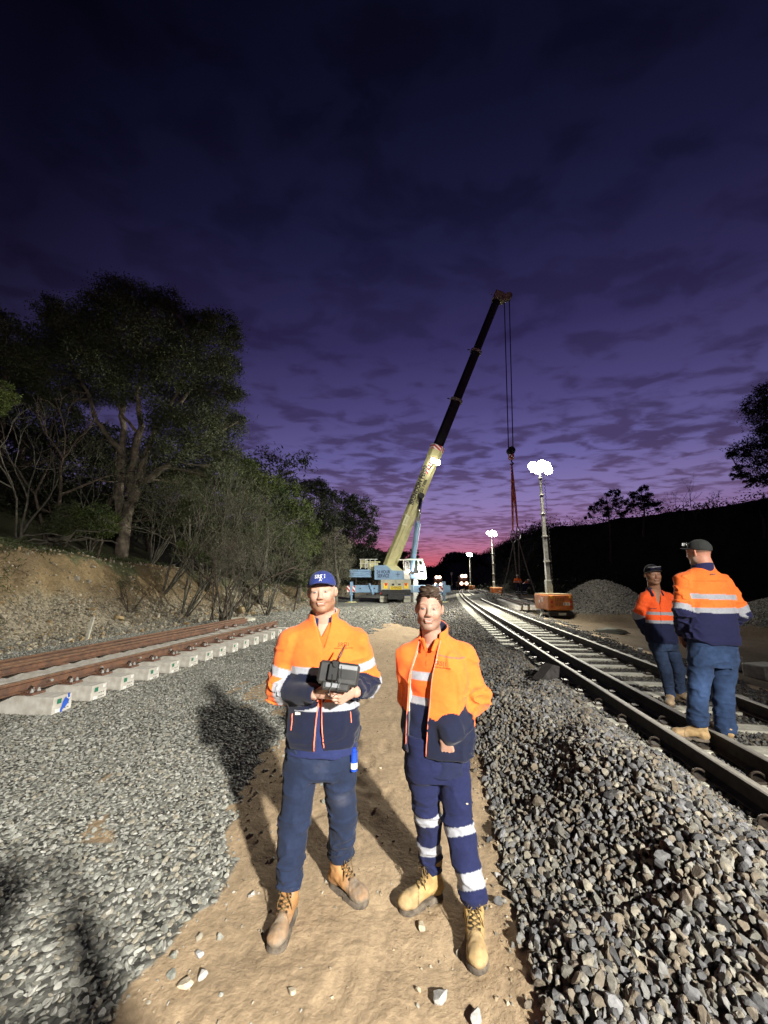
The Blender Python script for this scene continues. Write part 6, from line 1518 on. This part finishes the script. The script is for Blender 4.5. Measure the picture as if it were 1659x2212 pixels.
    def cf(V):
        x, y, z = V.T; da, s, w = arm_param(V, arms); tor = sol.at(x, y, z); arm = (da < .105) & (tor > -.02) & ((tor > .008) | ((s > .35) & (w == 1) & (da < .086))); lx, ly = loc(x, y)
        n = fbm(x*6, y*6, z*6, 2, 2)*.010; dip = -.030*np.exp(-((lx-.10)/.07)**2); c = np.tile(ORANGE, (len(V), 1)); c[z+n < 1.035+dip] = NAVY
        ca = np.tile(ORANGE, (len(V), 1)); ca[s+n*2 > 1.50] = NAVY; c[arm] = ca[arm]
        a_ = np.interp(z, [.79, 1.05, 1.25, 1.36, 1.50], [-.136, -.132, -.115, -.078, -.066]); b_ = np.interp(z, [.79, 1.05, 1.25, 1.36, 1.50], [-.022, .002, .024, .046, .058])
        inn = (tor < -.010) & (ly < -.03) & (z < 1.40) & (lx < b_+.012) & (lx > a_-.03); c[inn & (z > 1.03)] = LINING; c[inn & (z <= 1.03)] = np.array([.10, .10, .105]); c[inn & (lx > -.04)] *= .9
        k = 1+.5*np.clip(z-1.40, 0, .12)*2; q = np.sqrt((lx/.078)**2+(ly/.080)**2)/k; c[(z > 1.40) & (q < .99) & (np.abs(lx) < .12)] = np.array([.03, .03, .07])
        yk = (np.abs(z+n*.3-(1.372-.16*lx)) < .0030) & (lx > .02) & (ly < 0) & ~arm; c[yk] = np.array([.45, .10, .09])
        return c
    ja = put('jacket', j, .0058, cf, M_FLEECE, root)
    chest_text('SRS|1', .032, M_LOGO, ja, j, .020, 1.318, R(3)); chest_text('CREATING RAIL SOLUTIONS', .0085, M_LOGO, ja, j, .020, 1.297, R(3))
    def edge(xs_, zs_): return [(lx*cs-(-.15)*sn*1.0, z) for lx, z in zip(xs_, zs_)]
    def zl(lxs, zs, r=.0042):
        pts = []
        for lx, z in zip(np.interp(np.linspace(0, 1, 24), np.linspace(0, 1, len(lxs)), lxs), np.interp(np.linspace(0, 1, 24), np.linspace(0, 1, len(zs)), zs)):
            st = np.linspace(-.30, 0, 200); X = lx*cs-st*sn; Y = lx*sn+st*cs+.055; v = j.at(X, Y, X*0+z); i = int(np.argmax(v < 0)); st_ = st[i]+.002 if (v < 0).any() else (st_ if pts else -.15); pts.append((lx*cs-st_*sn, lx*sn+st_*cs+.055, z))
        b = MB(); b.tube(pts, r, 6); return b.build('zip', M_ZIP, ja, True)
    zl([-.015, .008, .030, .052, .062], [.822, 1.05, 1.25, 1.36, 1.44]); zl([-.143, -.139, -.122, -.085, -.072], [.822, 1.05, 1.25, 1.36, 1.44])
    # shirt
    s = Field(); s.add(loft([.70, .80, .92, 1.05, 1.18, 1.30, 1.37, 1.43], [0]*8, [0]*8, [.178, .182, .184, .178, .176, .166, .128, .078], [.118, .120, .116, .112, .112, .108, .092, .076], 2.3, YW, (0, .055)), 0); s.mod(fold(.008, 9, 9, 16, 52))
    def sc(X, Y, Z):
        x, y = loc(X, Y); w = np.interp(Z, [1.375, 1.45], [0.003, .042]); return np.maximum(np.maximum(np.abs(x+.010)-w, y+.0), 1.372-Z)
    sc.lo = np.array([-.12, -.3, 1.26]); sc.hi = np.array([.12, .08, 1.48]); s.cut(sc, .003)
    def csh(V):
        x, y, z = V.T; lx, ly = loc(x, y); c = np.tile(ORANGE*np.array([.85, .75, .8]), (len(V), 1)); c[((z > 1.215) & (z < 1.262)) | ((z > 1.075) & (z < 1.120))] = TAPE; c[z <= 1.075] = np.array([.016, .020, .055]); c[(np.abs(lx+.020) < .002) & (ly < 0)] *= .5; return c
    sh = put('shirt', s, .0068, csh, M_COTTON, root)
    g = Field(); g.add(cap((-.074, .006, 1.436), (-.066, -.052, 1.392), .017, .010, (.35, .9, .3), .28), 0).add(cap((.012, -.020, 1.436), (-.022, -.060, 1.388), .017, .010, (.1, .9, .3), .28), 0); put('shirt_collar', g, .0035, lambda V: np.tile(ORANGE*.9, (len(V), 1)), M_COTTON, sh)
    # trousers with silver bands
    p = Field(); p.add(loft([.66, .72, .80, .90], [0]*4, [.055]*4, [.158, .175, .182, .178], [.110, .122, .126, .124], 2.3), 0)
    legs = (((-.085, .06, .73), (-.050, .100, .425), (-.038, .138, .165)), ((.092, .05, .73), (.112, .000, .450), (.152, -.110, .185)))
    for (hp, kn, an), rr in zip(legs, ((.100, .078, .064), (.102, .082, .070))): p.add(cap(hp, kn, rr[0], rr[1]), .03).add(cap(kn, an, rr[1], rr[2]), .02)
    p.mod(fold(.005, 9, 9, 15, 61)); p.mod(crease(.006, 6, 6, 6, 64)); p.mod(crease(.011, 7, 7, 18, 65, lambda x, y, z: .2+.8*sstep(.34, .24, z)+.6*sstep(.40, .46, z)*sstep(.56, .50, z))); p.mod(fold(.009, 9, 9, 42, 62, lambda x, y, z: sstep(.30, .20, z)+.3*sstep(.40, .46, z)*sstep(.56, .5, z)))
    for hp, kn, an in legs:
        e = np.array(an); p.cut(loft([-.2, e[2]-.03], [e[0]]*2, [e[1]]*2, [.12]*2, [.12]*2), 0); p.cut(cap(e+[0, 0, -.05], e+[0, 0, -.01], .054, .050), 0)
    def cp(V):
        x, y, z = V.T; da, s, w = arm_param(V, legs); n = fbm(x*8, y*8, z*8, 3, 63); c = np.array([.015, .019, .064])*(1+.18*n[:, None]); ok = z < .60
        t = np.where(w == 0, ((s > .83) & (s < .99)) | ((s > 1.45) & (s < 1.66)), ((s > 1.0) & (s < 1.16)) | ((s > 1.68) & (s < 1.92))); c[t & ok] = TAPE; return c
    tr = put('trousers', p, .0058, cp, M_COTTON, root)
    b = MB(); b.box((0, 0, 0), (.016, .003, .007)); k = b.build('trouser_label', mat('label_cream', (.6, .5, .35), .8), tr, False, Matrix.Translation((.150, float(surf_y(p, .150, .575)[0])-.002, .575)))
    boot(root, (-.040, .120, 0), R(-62), (.40, .27, .11), (.36, .26, .14), 'clean tan boot pointing to the left', tongue=False)
    boot(root, (.155, -.115, 0), R(-8), (.40, .27, .11), (.36, .26, .14), 'clean tan boot pointing at the camera, scuffed white at the toe', tongue=False)
    return root
man_right()

# ---- the two men standing on the track
def man_track_back():
    """seen from behind; ground at z .42 (he stands astride the middle rail)"""
    root = thing('person', 'broad man seen from behind in dark cap, orange and navy shirt and blue jeans', 'person', (3.17, 3.9, 0)); sk = SK4
    HM = HMat((.052, .045, 2.085), R(180+20), R(3), 0)
    shL, elL, wrL = (-.185, .0, 1.800), (-.262, -.035, 1.520), (-.185, .13, 1.300); shR, elR, wrR = (.225, .0, 1.775), (.318, -.035, 1.495), (.245, .14, 1.285); arms = ((shL, elL, wrL), (shR, elR, wrR))
    legs = (((-.105, .0, 1.10), (-.160, .02, .80), (-.205, .03, .50)), ((.115, .0, 1.10), (.060, .01, .80), (.005, -.02, .46)))
    co = Field(); co.add(loft([1.15, 1.3, 1.6, 1.8, 1.86, 1.92], [.0, 0, .02, .02, .03, .035], [0]*5+[.01], [.15, .15, .17, .16, .12, .06], [.11, .11, .12, .11, .09, .06]), 0)
    for s, e, w in arms: co.add(cap(s, e, .05, .045), .02).add(cap(e, w, .045, .035), .01)
    for hp, kn, an in legs: co.add(cap(hp, kn, .08, .055), .02).add(cap(kn, an, .05, .035), .01)
    h1 = Field(); add_hand(h1, (-.17, .15, 1.28), (.35, .1, -.9), (0, -1, 0), (1, 0, 0), (.2, .3, .2)); h2 = Field(); add_hand(h2, (.23, .16, 1.27), (-.35, .1, -.9), (0, -1, 0), (-1, 0, 0), (.2, .3, .2))
    body_mesh(root, sk, head_field(1.04, 1.1, (0, .04, -.20), .072), face_paint(sk, (.12, .08, .05), (.35, .30, .26), .8, (.07, .05, .035), smile=False), HM, co, [h1, h2], .0042, .014, .005)
    j = Field(); j.add(loft([1.20, 1.24, 1.40, 1.60, 1.74, 1.80, 1.85, 1.90, 1.93], [.01]*5+[.02, .025, .03, .03], [0]*9, [.232, .240, .236, .228, .222, .190, .145, .095, .080], [.155, .165, .168, .158, .145, .128, .105, .088, .080], 2.4), 0)
    for s, e, w in arms: j.add(cap((s[0]*.3+.02, 0, 1.868), s, .058, .066), .04).add(cap(s, e, .080, .076), .035).add(cap(e, w, .072, .052), .03)
    j.mod(lambda F, X, Y, Z: np.maximum(F, (1.215-.055*np.cos((X-.05)*9)*(Y < .05))-Z))
    j.mod(fold(.007, 6, 6, 9, 71)); j.mod(crease(.008, 6, 6, 3.5, 72)); j.mod(crease(.012, 8, 8, 14, 73, lambda x, y, z: sstep(.17, .24, np.abs(x-.02))+.1))
    def cf(V):
        x, y, z = V.T; da, s, w = arm_param(V, arms); arm = (da < .10) & (np.abs(x-.02) > .225) & (z < 1.80); n = fbm(x*6, y*6, z*6, 2, 2)*.006
        c = np.tile(ORANGE*np.array([.92, .93, 1]), (len(V), 1)); z2 = z+n+.02*(x-.02); c[((z2 > 1.625) & (z2 < 1.675)) | ((z2 > 1.500) & (z2 < 1.550))] = TAPE*.85; c[z2 <= 1.500] = np.array([.014, .015, .052])
        ca = np.tile(ORANGE*np.array([.92, .93, 1]), (len(V), 1)); ca[(s+n > .80) & (s+n < 1.0)] = TAPE*.85; ca[s+n >= 1.0] = np.array([.014, .015, .052]); c[arm] = ca[arm]
        c[(np.abs(z-1.80) < .0025) & (np.abs(x-.02) < .17) & (y < 0)] *= .6; return c
    sh = put('shirt', j, .0075, cf, M_COTTON, root)
    def scol(X, Y, Z):
        q = np.sqrt(((X-.035)/.082)**2+((Y-.005)/.085)**2); d = np.abs(q-1)*.082-.007; return np.maximum(np.maximum(d, Z-(1.965-.2*Y)), 1.885-Z)
    scol.lo = np.array([-.08, -.12, 1.86]); scol.hi = np.array([.15, .12, 2.01]); put('shirt_collar', Field().add(scol, 0), .005, np.array([.02, .02, .07]), M_COTTON, sh)
    b = MB(); b.box((.03, -.118, 1.868), (.05, .004, .010)); b.build('neck_label', M_SOLE, sh)
    p = Field(); p.add(loft([1.0, 1.06, 1.16, 1.26], [.005]*4, [0]*4, [.19, .205, .208, .2], [.12, .14, .14, .13], 2.4), 0)
    for hp, kn, an in legs: p.add(cap(hp, kn, .112, .088), .025).add(cap(kn, an, .086, .086), .02)
    p.mod(fold(.006, 8, 8, 13, 81)); p.mod(crease(.008, 6, 6, 8, 82)); p.mod(crease(.008, 6, 6, 22, 83, lambda x, y, z: .2+.8*sstep(.66, .56, z)))
    for hp, kn, an in legs:
        e = np.array(an); p.cut(loft([0, e[2]-.045], [e[0]]*2, [e[1]]*2, [.15]*2, [.15]*2), 0); p.cut(cap(e+[0, 0, -.09], e+[0, 0, -.05], .066, .060), 0)
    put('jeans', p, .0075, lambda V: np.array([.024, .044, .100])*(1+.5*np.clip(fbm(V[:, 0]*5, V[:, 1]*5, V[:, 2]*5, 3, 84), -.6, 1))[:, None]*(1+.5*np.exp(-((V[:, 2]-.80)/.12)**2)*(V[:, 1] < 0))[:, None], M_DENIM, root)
    boot(root, (.0, -.02, .375), R(180-8), (.44, .29, .14), (.40, .28, .15), laced=False, tongue=False, h=.006, shaft=.10); boot(root, (-.215, .03, .33), R(180+62), (.40, .27, .13), (.36, .25, .14), laced=False, tongue=False, h=.006, shaft=.12)
    hat = cap_hat(root, HM, (.035, .037, .037), (.04, .04, .04))
    b = MB(); b.tube([(-.080, -.05, .075), (-.09, .0, .07), (-.086, .03, .06)], .004, 6); b.box((-.045, -.102, .10), (.06, .012, .034), bev=.005).box((.03, -.104, .10), (.06, .012, .034), bev=.005); b.tube([(-.075, -.10, .10), (.06, -.104, .10)], .003, 5)
    b.build('sunglasses', mat('glasses_grey', (.35, .36, .36), .3, .3), hat, False, HM)
    return root
man_track_back()

def man_track_front():
    root = thing('person', 'stocky man with black cap and sunglasses on it, facing the camera in open orange shirt', 'person', (3.60, 5.2, 0)); sk = SK3
    HM = HMat((-.035, -.04, 1.890), R(-12), R(6), R(-3))
    shR, elR, wrR = (-.140, .02, 1.590), (-.210, .10, 1.350), (-.10, .16, 1.14); shL, elL, wrL = (.185, .04, 1.585), (.255, .10, 1.34), (.16, .15, 1.14); arms = ((shR, elR, wrR), (shL, elL, wrL))
    legs = (((-.060, .02, 1.00), (.000, .0, .69), (.030, .02, .39)), ((.120, .04, 1.00), (.200, .04, .69), (.235, .12, .40)))
    co = Field(); co.add(loft([1.0, 1.3, 1.5, 1.60, 1.66, 1.71], [0, 0, .01, .0, -.01, -.015], [.02]*6, [.13, .14, .14, .13, .10, .06], [.10, .11, .10, .09, .08, .06]), 0)
    for s, e, w in arms: co.add(cap(s, e, .045, .04), .02).add(cap(e, w, .04, .03), .01)
    for hp, kn, an in legs: co.add(cap(hp, kn, .07, .05), .02).add(cap(kn, an, .045, .035), .01)
    h1 = Field(); add_hand(h1, (-.08, .17, 1.12), (.4, 0, -.9), (0, -1, 0), (1, 0, 0), (.3, .4, .3)); h2 = Field(); add_hand(h2, (.14, .16, 1.12), (-.4, 0, -.9), (0, -1, 0), (-1, 0, 0), (.3, .4, .3))
    body_mesh(root, sk, head_field(1.06, 1.15, (.015, .055, -.19), .068), face_paint(sk, (.03, .02, .015), (.12, .07, .05), .3, (.02, .015, .012), smile=False, iris=(.02, .015, .01)), HM, co, [h1, h2], .0040, .014, .005)
    j = Field(); j.add(loft([1.02, 1.06, 1.20, 1.40, 1.52, 1.58, 1.63, 1.68, 1.70], [.02]*5+[.01, 0, -.01, -.01], [.02]*9, [.178, .186, .182, .174, .165, .145, .110, .080, .074], [.135, .142, .145, .135, .125, .112, .095, .080, .076], 2.3), 0)
    for s, e, w in arms: j.add(cap((s[0]*.35, .02, 1.640), s, .052, .058), .04).add(cap(s, e, .068, .066), .03).add(cap(e, w, .060, .048), .03)
    def vc(X, Y, Z): return np.maximum(np.maximum(np.abs(X+.035-.1*(Z-1.5))-np.interp(Z, [1.50, 1.70], [0, .050]), Y-.0), 1.50-Z)
    vc.lo = np.array([-.14, -.2, 1.49]); vc.hi = np.array([.08, .02, 1.75]); j.cut(vc, .003)
    j.mod(fold(.006, 7, 7, 11, 91)); j.mod(crease(.009, 7, 7, 6, 92))
    def cf(V):
        x, y, z = V.T; da, s, w = arm_param(V, arms); arm = (da < .085) & (np.abs(x-.02) > .165) & (z < 1.6); og = ORANGE*np.array([.9, .62, .8]); c = np.tile(og, (len(V), 1)); z2 = z+.02*x
        c[((z2 > 1.375) & (z2 < 1.415)) | ((z2 > 1.270) & (z2 < 1.310))] = TAPE*.85; c[z2 <= 1.270] = np.array([.014, .018, .050]); ca = np.tile(og, (len(V), 1)); ca[(s > .86) & (s < 1.05)] = TAPE*.85; ca[s >= 1.05] = np.array([.014, .018, .050]); c[arm] = ca[arm]
        c[(np.abs(x+.035-.1*(z-1.5)) < .003) & (y < 0)] *= .4; c[(np.abs(x+.105) < .030) & (np.abs(z-1.455) < .006) & (y < 0)] = np.array([.015, .02, .05]); return c
    sh = put('shirt', j, .0075, cf, M_COTTON, root)
    g = Field(); g.add(cap((-.075, -.010, 1.700), (-.090, -.070, 1.620), .026, .014, (.2, .9, .3), .28), 0).add(cap((.050, -.010, 1.700), (.045, -.075, 1.625), .026, .014, (-.2, .9, .3), .28), 0).add(cap((-.06, .07, 1.71), (.05, .07, 1.71), .022, .022, (0, 1, .2), .4), .01); put('shirt_collar', g, .005, np.array([.014, .018, .045]), M_COTTON, sh)
    p = Field(); p.add(loft([.93, .98, 1.04, 1.10], [.03]*4, [.02]*4, [.155, .172, .172, .165], [.11, .125, .125, .12], 2.3), 0)
    for hp, kn, an in legs: p.add(cap(hp, kn, .088, .070), .025).add(cap(kn, an, .070, .060), .02)
    p.mod(fold(.006, 8, 8, 13, 95)); p.mod(crease(.012, 7, 7, 16, 96, lambda x, y, z: .4+.6*sstep(.6, .5, z)))
    for hp, kn, an in legs:
        e = np.array(an); p.cut(loft([0, e[2]-.035], [e[0]]*2, [e[1]]*2, [.12]*2, [.12]*2), 0)
    put('jeans', p, .0075, lambda V: np.array([.026, .042, .085])*(1+.6*np.clip(fbm(V[:, 0]*5, V[:, 1]*5, V[:, 2]*5, 3, 97), -.6, 1))[:, None], M_DENIM, root)
    boot(root, (.030, .02, .285), R(-38), (.46, .33, .20), (.42, .31, .20), laced=False, tongue=False, h=.006); boot(root, (.235, .12, .285), R(20), (.30, .22, .14), (.26, .20, .13), laced=False, tongue=False, h=.006)
    hat = cap_hat(root, HM, (.014, .015, .022), (.05, .05, .055))
    b = MB(); b.mat(0).box((-.036, -.098, .092), (.056, .012, .030), bev=.005).box((.036, -.098, .092), (.056, .012, .030), bev=.005).tube([(-.03, -.104, .10), (.03, -.104, .10)], .003, 5); b.mat(1).tube([(-.075, -.07, .108), (-.04, -.103, .110), (.04, -.103, .110), (.075, -.07, .108)], .003, 5)
    b.build('sunglasses', [mat('dark_lens', (.02, .018, .04), .08), mat('glasses_rim', (.5, .5, .5), .3)], hat, False, HM)
    return root
man_track_front()

# ---- workers far off, and the photographer
def simple_man(lab, loc, rz, arms, legs, lean=0.0, head=None, trunk=None, top=ORANGE, grp=None, h=.02, cat='person', bent=False):
    root = thing('person', lab, cat, loc, rz, grp); sk = SK2; hd = head or (0, 0, 1.66)
    f = Field(); f.add(ell(hd, (.078, .095, .115)), 0); f.add(cap((hd[0], hd[1]+.02, hd[2]-.08), trunk[0] if trunk else (0, .02, 1.45), .055, .06), .02)
    for s, e, w in arms: f.add(cap(e, w, .04, .03), .01); f.add(ell(np.array(w)+(np.array(w)-np.array(e))*.22, (.045, .03, .05)), .01)
    for hp, kn, an in legs: f.add(cap(hp, kn, .06, .05), .01).add(cap(kn, an, .05, .04), .01)
    f.add(cap(trunk[0] if trunk else (0, .02, 1.40), (0, .02, 1.0), .09, .10), .02)
    put('body', f, h, sk, M_SKIN, root)
    g = Field(); a, b_ = trunk or ((0, .02, 1.38), (0, .02, .98)); g.add(cap(a, b_, .145, .150, (0, 1, 0), .72), 0)
    for s, e, w in arms: g.add(cap(s, e, .070, .062), .05).add(cap(e, np.array(e)*.25+np.array(w)*.75, .06, .05), .02)
    zz = (a[2]+b_[2])/2
    def cf(V):
        z = V[:, 2]; c = np.tile(top, (len(V), 1)); c[np.abs(z-zz) < .03] = TAPE; c[z < b_[2]+.12] = NAVY; return c
    put('shirt', g, h, cf, M_COTTON, root)
    p = Field(); p.add(ell((0, .02, b_[2]-.06), (.16, .12, .14)), 0)
    for hp, kn, an in legs: p.add(cap(hp, kn, .095, .075), .03).add(cap(kn, an, .074, .062), .02)
    def cp(V):
        c = np.tile(NAVY*1.2, (len(V), 1)); z = V[:, 2]; c[(np.abs(z-.36) < .03) | (np.abs(z-.22) < .03)] = TAPE; return c
    put('trousers', p, h, cp, M_COTTON, root)
    b = MB()
    for hp, kn, an in legs: b.box((an[0], an[1]-.05, .05), (.10, .28, .11), bev=.03)
    b.build('boots', M_LEATHER_PLAIN, root)
    b = Field(); b.add(ell((hd[0], hd[1]+.01, hd[2]+.03), (.10, .12, .10)), 0); b.add(ell((hd[0], hd[1]-.02, hd[2]+.03), (.11, .15, .018)), .01); b.cut(loft([hd[2]-.3, hd[2]+.005], [hd[0]]*2, [hd[1]]*2, [.3, .3], [.3, .3]), 0); put('hard_hat', b, max(.010, h*.7), np.array([.75, .72, .65]), M_COTTON, root)
    return root
M_LEATHER_PLAIN = mat('worn_leather', (.30, .20, .10), .85, 0, .2, 20)
ST = (((-.09, .02, .92), (-.11, .0, .50), (-.12, .03, .10)), ((.09, .02, .92), (.11, .0, .50), (.12, .03, .10)))
def far_men():
    g = 'workers handling the lifted panel'
    x, y = at(1119, 1270, 33)[:2]; z = .72; simple_man('worker standing beside the chains in orange shirt with silver leg bands', (x, y, z), R(-20), (((-.20, .02, 1.40), (-.28, -.10, 1.16), (-.12, -.22, 1.20)), ((.20, .02, 1.40), (.30, -.06, 1.18), (.16, -.22, 1.12))), ST, grp=g)
    x, y = at(1134, 1285, 33)[:2]; z = .72; simple_man('worker bending forward in faded orange shirt right of the standing one', (x, y, z), R(35), (((-.18, -.22, 1.12), (-.22, -.35, .90), (-.12, -.42, .68)), ((.18, -.22, 1.12), (.24, -.34, .90), (.12, -.44, .66))), ST, head=(0, -.42, 1.28), trunk=((0, -.22, 1.14), (0, .02, .92)), top=ORANGE*np.array([.7, .8, 3]), grp=g)
    x, y = at(1258, 1290, 27.5)[:2]; z = float(hgt(x, y)); simple_man('worker half hidden in the dark behind the gravel pile', (x, y, -.3), R(60), (((-.20, .02, 1.40), (-.26, -.10, 1.16), (-.12, -.25, 1.05)), ((.20, .02, 1.40), (.26, -.06, 1.18), (.14, -.25, 1.05))), ST, grp=g)
    # the photographer stands just behind the lens: his shadow falls across the gravel
    simple_man('photographer standing behind the camera with raised arms', (.0, -.22, 0), math.pi, (((-.20, .02, 1.42), (-.34, -.14, 1.30), (-.14, -.16, 1.66)), ((.20, .02, 1.42), (.34, -.14, 1.30), (.14, -.16, 1.66))), ST, head=(0, .02, 1.70), top=NAVY)
far_men()
def lamp(name, loc, tgt, power, size=90, blend=.5, rad=.25, c=(1, .95, .86), kind='SPOT', par=None):
    l = bpy.data.lights.new(name, kind); l.energy = power; l.color = c
    if kind == 'SPOT': l.spot_size = R(size); l.spot_blend = blend
    l.shadow_soft_size = rad
    o = bpy.data.objects.new(name, l); COL.objects.link(o); o.location = loc
    d = Vector(tgt)-Vector(loc); o.rotation_euler = d.to_track_quat('-Z', 'Y').to_euler()
    return o
# ------------------------------------------------------------------ sky, lamps, camera
def world():
    w = bpy.data.worlds.new('World'); SC.world = w; w.use_nodes = True; nt = w.node_tree; N = nt.nodes; L = nt.links; N.clear()
    out = N.new('ShaderNodeOutputWorld'); bg = N.new('ShaderNodeBackground'); L.new(bg.outputs[0], out.inputs[0])
    tc = N.new('ShaderNodeTexCoord'); sp = N.new('ShaderNodeSeparateXYZ'); L.new(tc.outputs['Generated'], sp.inputs[0])
    def M(op, a, b=None, c=None, cl=False):
        n = N.new('ShaderNodeMath'); n.operation = op; n.use_clamp = cl
        for i, v in enumerate((a, b, c)):
            if v is None: continue
            if isinstance(v, (int, float)): n.inputs[i].default_value = v
            else: L.new(v, n.inputs[i])
        return n.outputs[0]
    x, y, z = sp.outputs
    rp = N.new('ShaderNodeValToRGB'); L.new(z, rp.inputs[0]); cr = rp.color_ramp
    st = [(0.0, (.62, .085, .13)), (.045, (.66, .12, .16)), (.08, (.52, .17, .27)), (.13, (.34, .195, .40)), (.20, (.255, .195, .44)), (.30, (.145, .126, .35)), (.42, (.077, .064, .205)), (.55, (.035, .029, .108)), (.70, (.0135, .0132, .052)), (.83, (.0055, .0058, .023)), (.92, (.0030, .0035, .012)), (1.0, (.0022, .0026, .008))]
    while len(cr.elements) < len(st): cr.elements.new(.5)
    for e, (p, c) in zip(cr.elements, st): e.position = p; e.color = (*c, 1)
    # brightest toward where the sun will come up, a little right of the line's end
    az = M('ADD', M('MULTIPLY', x, .25), M('MULTIPLY', y, .97)); hl = M('SQRT', M('ADD', M('MULTIPLY', x, x), M('MULTIPLY', y, y))); ca = M('DIVIDE', az, M('MAXIMUM', hl, .001))
    side = N.new('ShaderNodeMapRange'); L.new(ca, side.inputs[0]); side.inputs[1].default_value = .45; side.inputs[2].default_value = 1.0; side.inputs[3].default_value = .22; side.inputs[4].default_value = 1.0
    # cloud layer: flat sheet seen in perspective
    zz = M('ADD', M('MAXIMUM', z, 0.0), .045); cv = N.new('ShaderNodeCombineXYZ'); L.new(M('DIVIDE', x, zz), cv.inputs[0]); L.new(M('DIVIDE', y, zz), cv.inputs[1])
    mp = N.new('ShaderNodeMapping'); L.new(cv.outputs[0], mp.inputs[0]); mp.inputs['Rotation'].default_value = (0, 0, R(-24)); mp.inputs['Scale'].default_value = (1.45, 2.0, 1)
    n1 = N.new('ShaderNodeTexNoise'); n1.inputs['Scale'].default_value = 3.3; n1.inputs['Detail'].default_value = 5; n1.inputs['Roughness'].default_value = .5; n1.inputs['Distortion'].default_value = .35; L.new(mp.outputs[0], n1.inputs['Vector'])
    n2 = N.new('ShaderNodeTexNoise'); n2.inputs['Scale'].default_value = .55; n2.inputs['Detail'].default_value = 3; L.new(mp.outputs[0], n2.inputs['Vector'])
    r1 = N.new('ShaderNodeMapRange'); r1.interpolation_type = 'SMOOTHSTEP'; L.new(M('ADD', n1.outputs['Fac'], M('MULTIPLY', M('SUBTRACT', n2.outputs['Fac'], .5), .55)), r1.inputs[0]); r1.inputs[1].default_value = .42; r1.inputs[2].default_value = .64
    dens = N.new('ShaderNodeValToRGB'); L.new(z, dens.inputs[0]); ce = dens.color_ramp
    while len(ce.elements) < 7: ce.elements.new(.5)
    for e, (p, v) in zip(ce.elements, ((0, .0), (.055, .30), (.10, .68), (.30, .80), (.42, .55), (.62, .34), (.9, .5))): e.position = p; e.color = (v, v, v, 1)
    cm = M('MULTIPLY', r1.outputs[0], dens.outputs[0])
    mx = N.new('ShaderNodeMix'); mx.data_type = 'RGBA'; L.new(cm, mx.inputs[0])
    dk = N.new('ShaderNodeVectorMath'); dk.operation = 'MULTIPLY'; L.new(rp.outputs[0], dk.inputs[0]); dk.inputs[1].default_value = (.38, .27, .27)
    L.new(rp.outputs[0], mx.inputs[6]); L.new(dk.outputs[0], mx.inputs[7])
    sc = N.new('ShaderNodeVectorMath'); sc.operation = 'SCALE'; L.new(mx.outputs[2], sc.inputs[0]); L.new(side.outputs[0], sc.inputs['Scale'])
    L.new(sc.outputs[0], bg.inputs['Color']); bg.inputs['Strength'].default_value = 1.0
world()
# the work lights: one tower behind the photographer, three down the line, lamps on the crane
lamp('floodlight', (3.7, -4.85, 4.6), (-4.4, 5.2, 0), 10800, 92, .8, .15, (1, .96, .87))
lamp('floodlight', (8.7, 20.9, 8.3), (-2.0, 20.5, 0), 19000, 138, .8, .35, (1, .97, .84))
lamp('floodlight', (8.9, 21.2, 8.5), (1.0, 37, 4), 30000, 66, .9, .35, (1, .97, .84))
lamp('floodlight', (9.5, 20.5, 8.3), (12.6, 18.2, 0), 1500, 110, .9, .3, (1, .95, .84))
lamp('floodlight', (14.4, 51.8, 8.3), (6, 47, 0), 16000, 150, .6, .35, (1, .97, .84))
lamp('floodlight', (20.1, 91, 8.3), (12, 86, 0), 12000, 150, .6, .35, (1, .97, .84))
lamp('boom_light', tuple(Vector(at(940, 997, 34.9))), (2, 30, 0), 9000, 80, .6, .2, (1, .98, .9))
lamp('cab_light', tuple(Vector(at(911, 1235, 36.2))), (3, 28, 0), 900, 120, .8, .15, (1, .97, .88))
cam = bpy.data.cameras.new('camera'); co = bpy.data.objects.new('camera', cam); COL.objects.link(co); SC.camera = co
co.location = (0, 0, CAMH); co.rotation_euler = (R(90)+PITCH, 0, 0)
cam.sensor_fit = 'VERTICAL'; cam.sensor_height = 36; cam.sensor_width = 27; cam.lens = 36*FPX/2212; cam.clip_start = .05; cam.clip_end = 2000
SC.render.resolution_x = 768; SC.render.resolution_y = 1024
SC.view_settings.view_transform = 'Standard'; SC.view_settings.look = 'None'; SC.view_settings.exposure = 0; SC.view_settings.gamma = 1
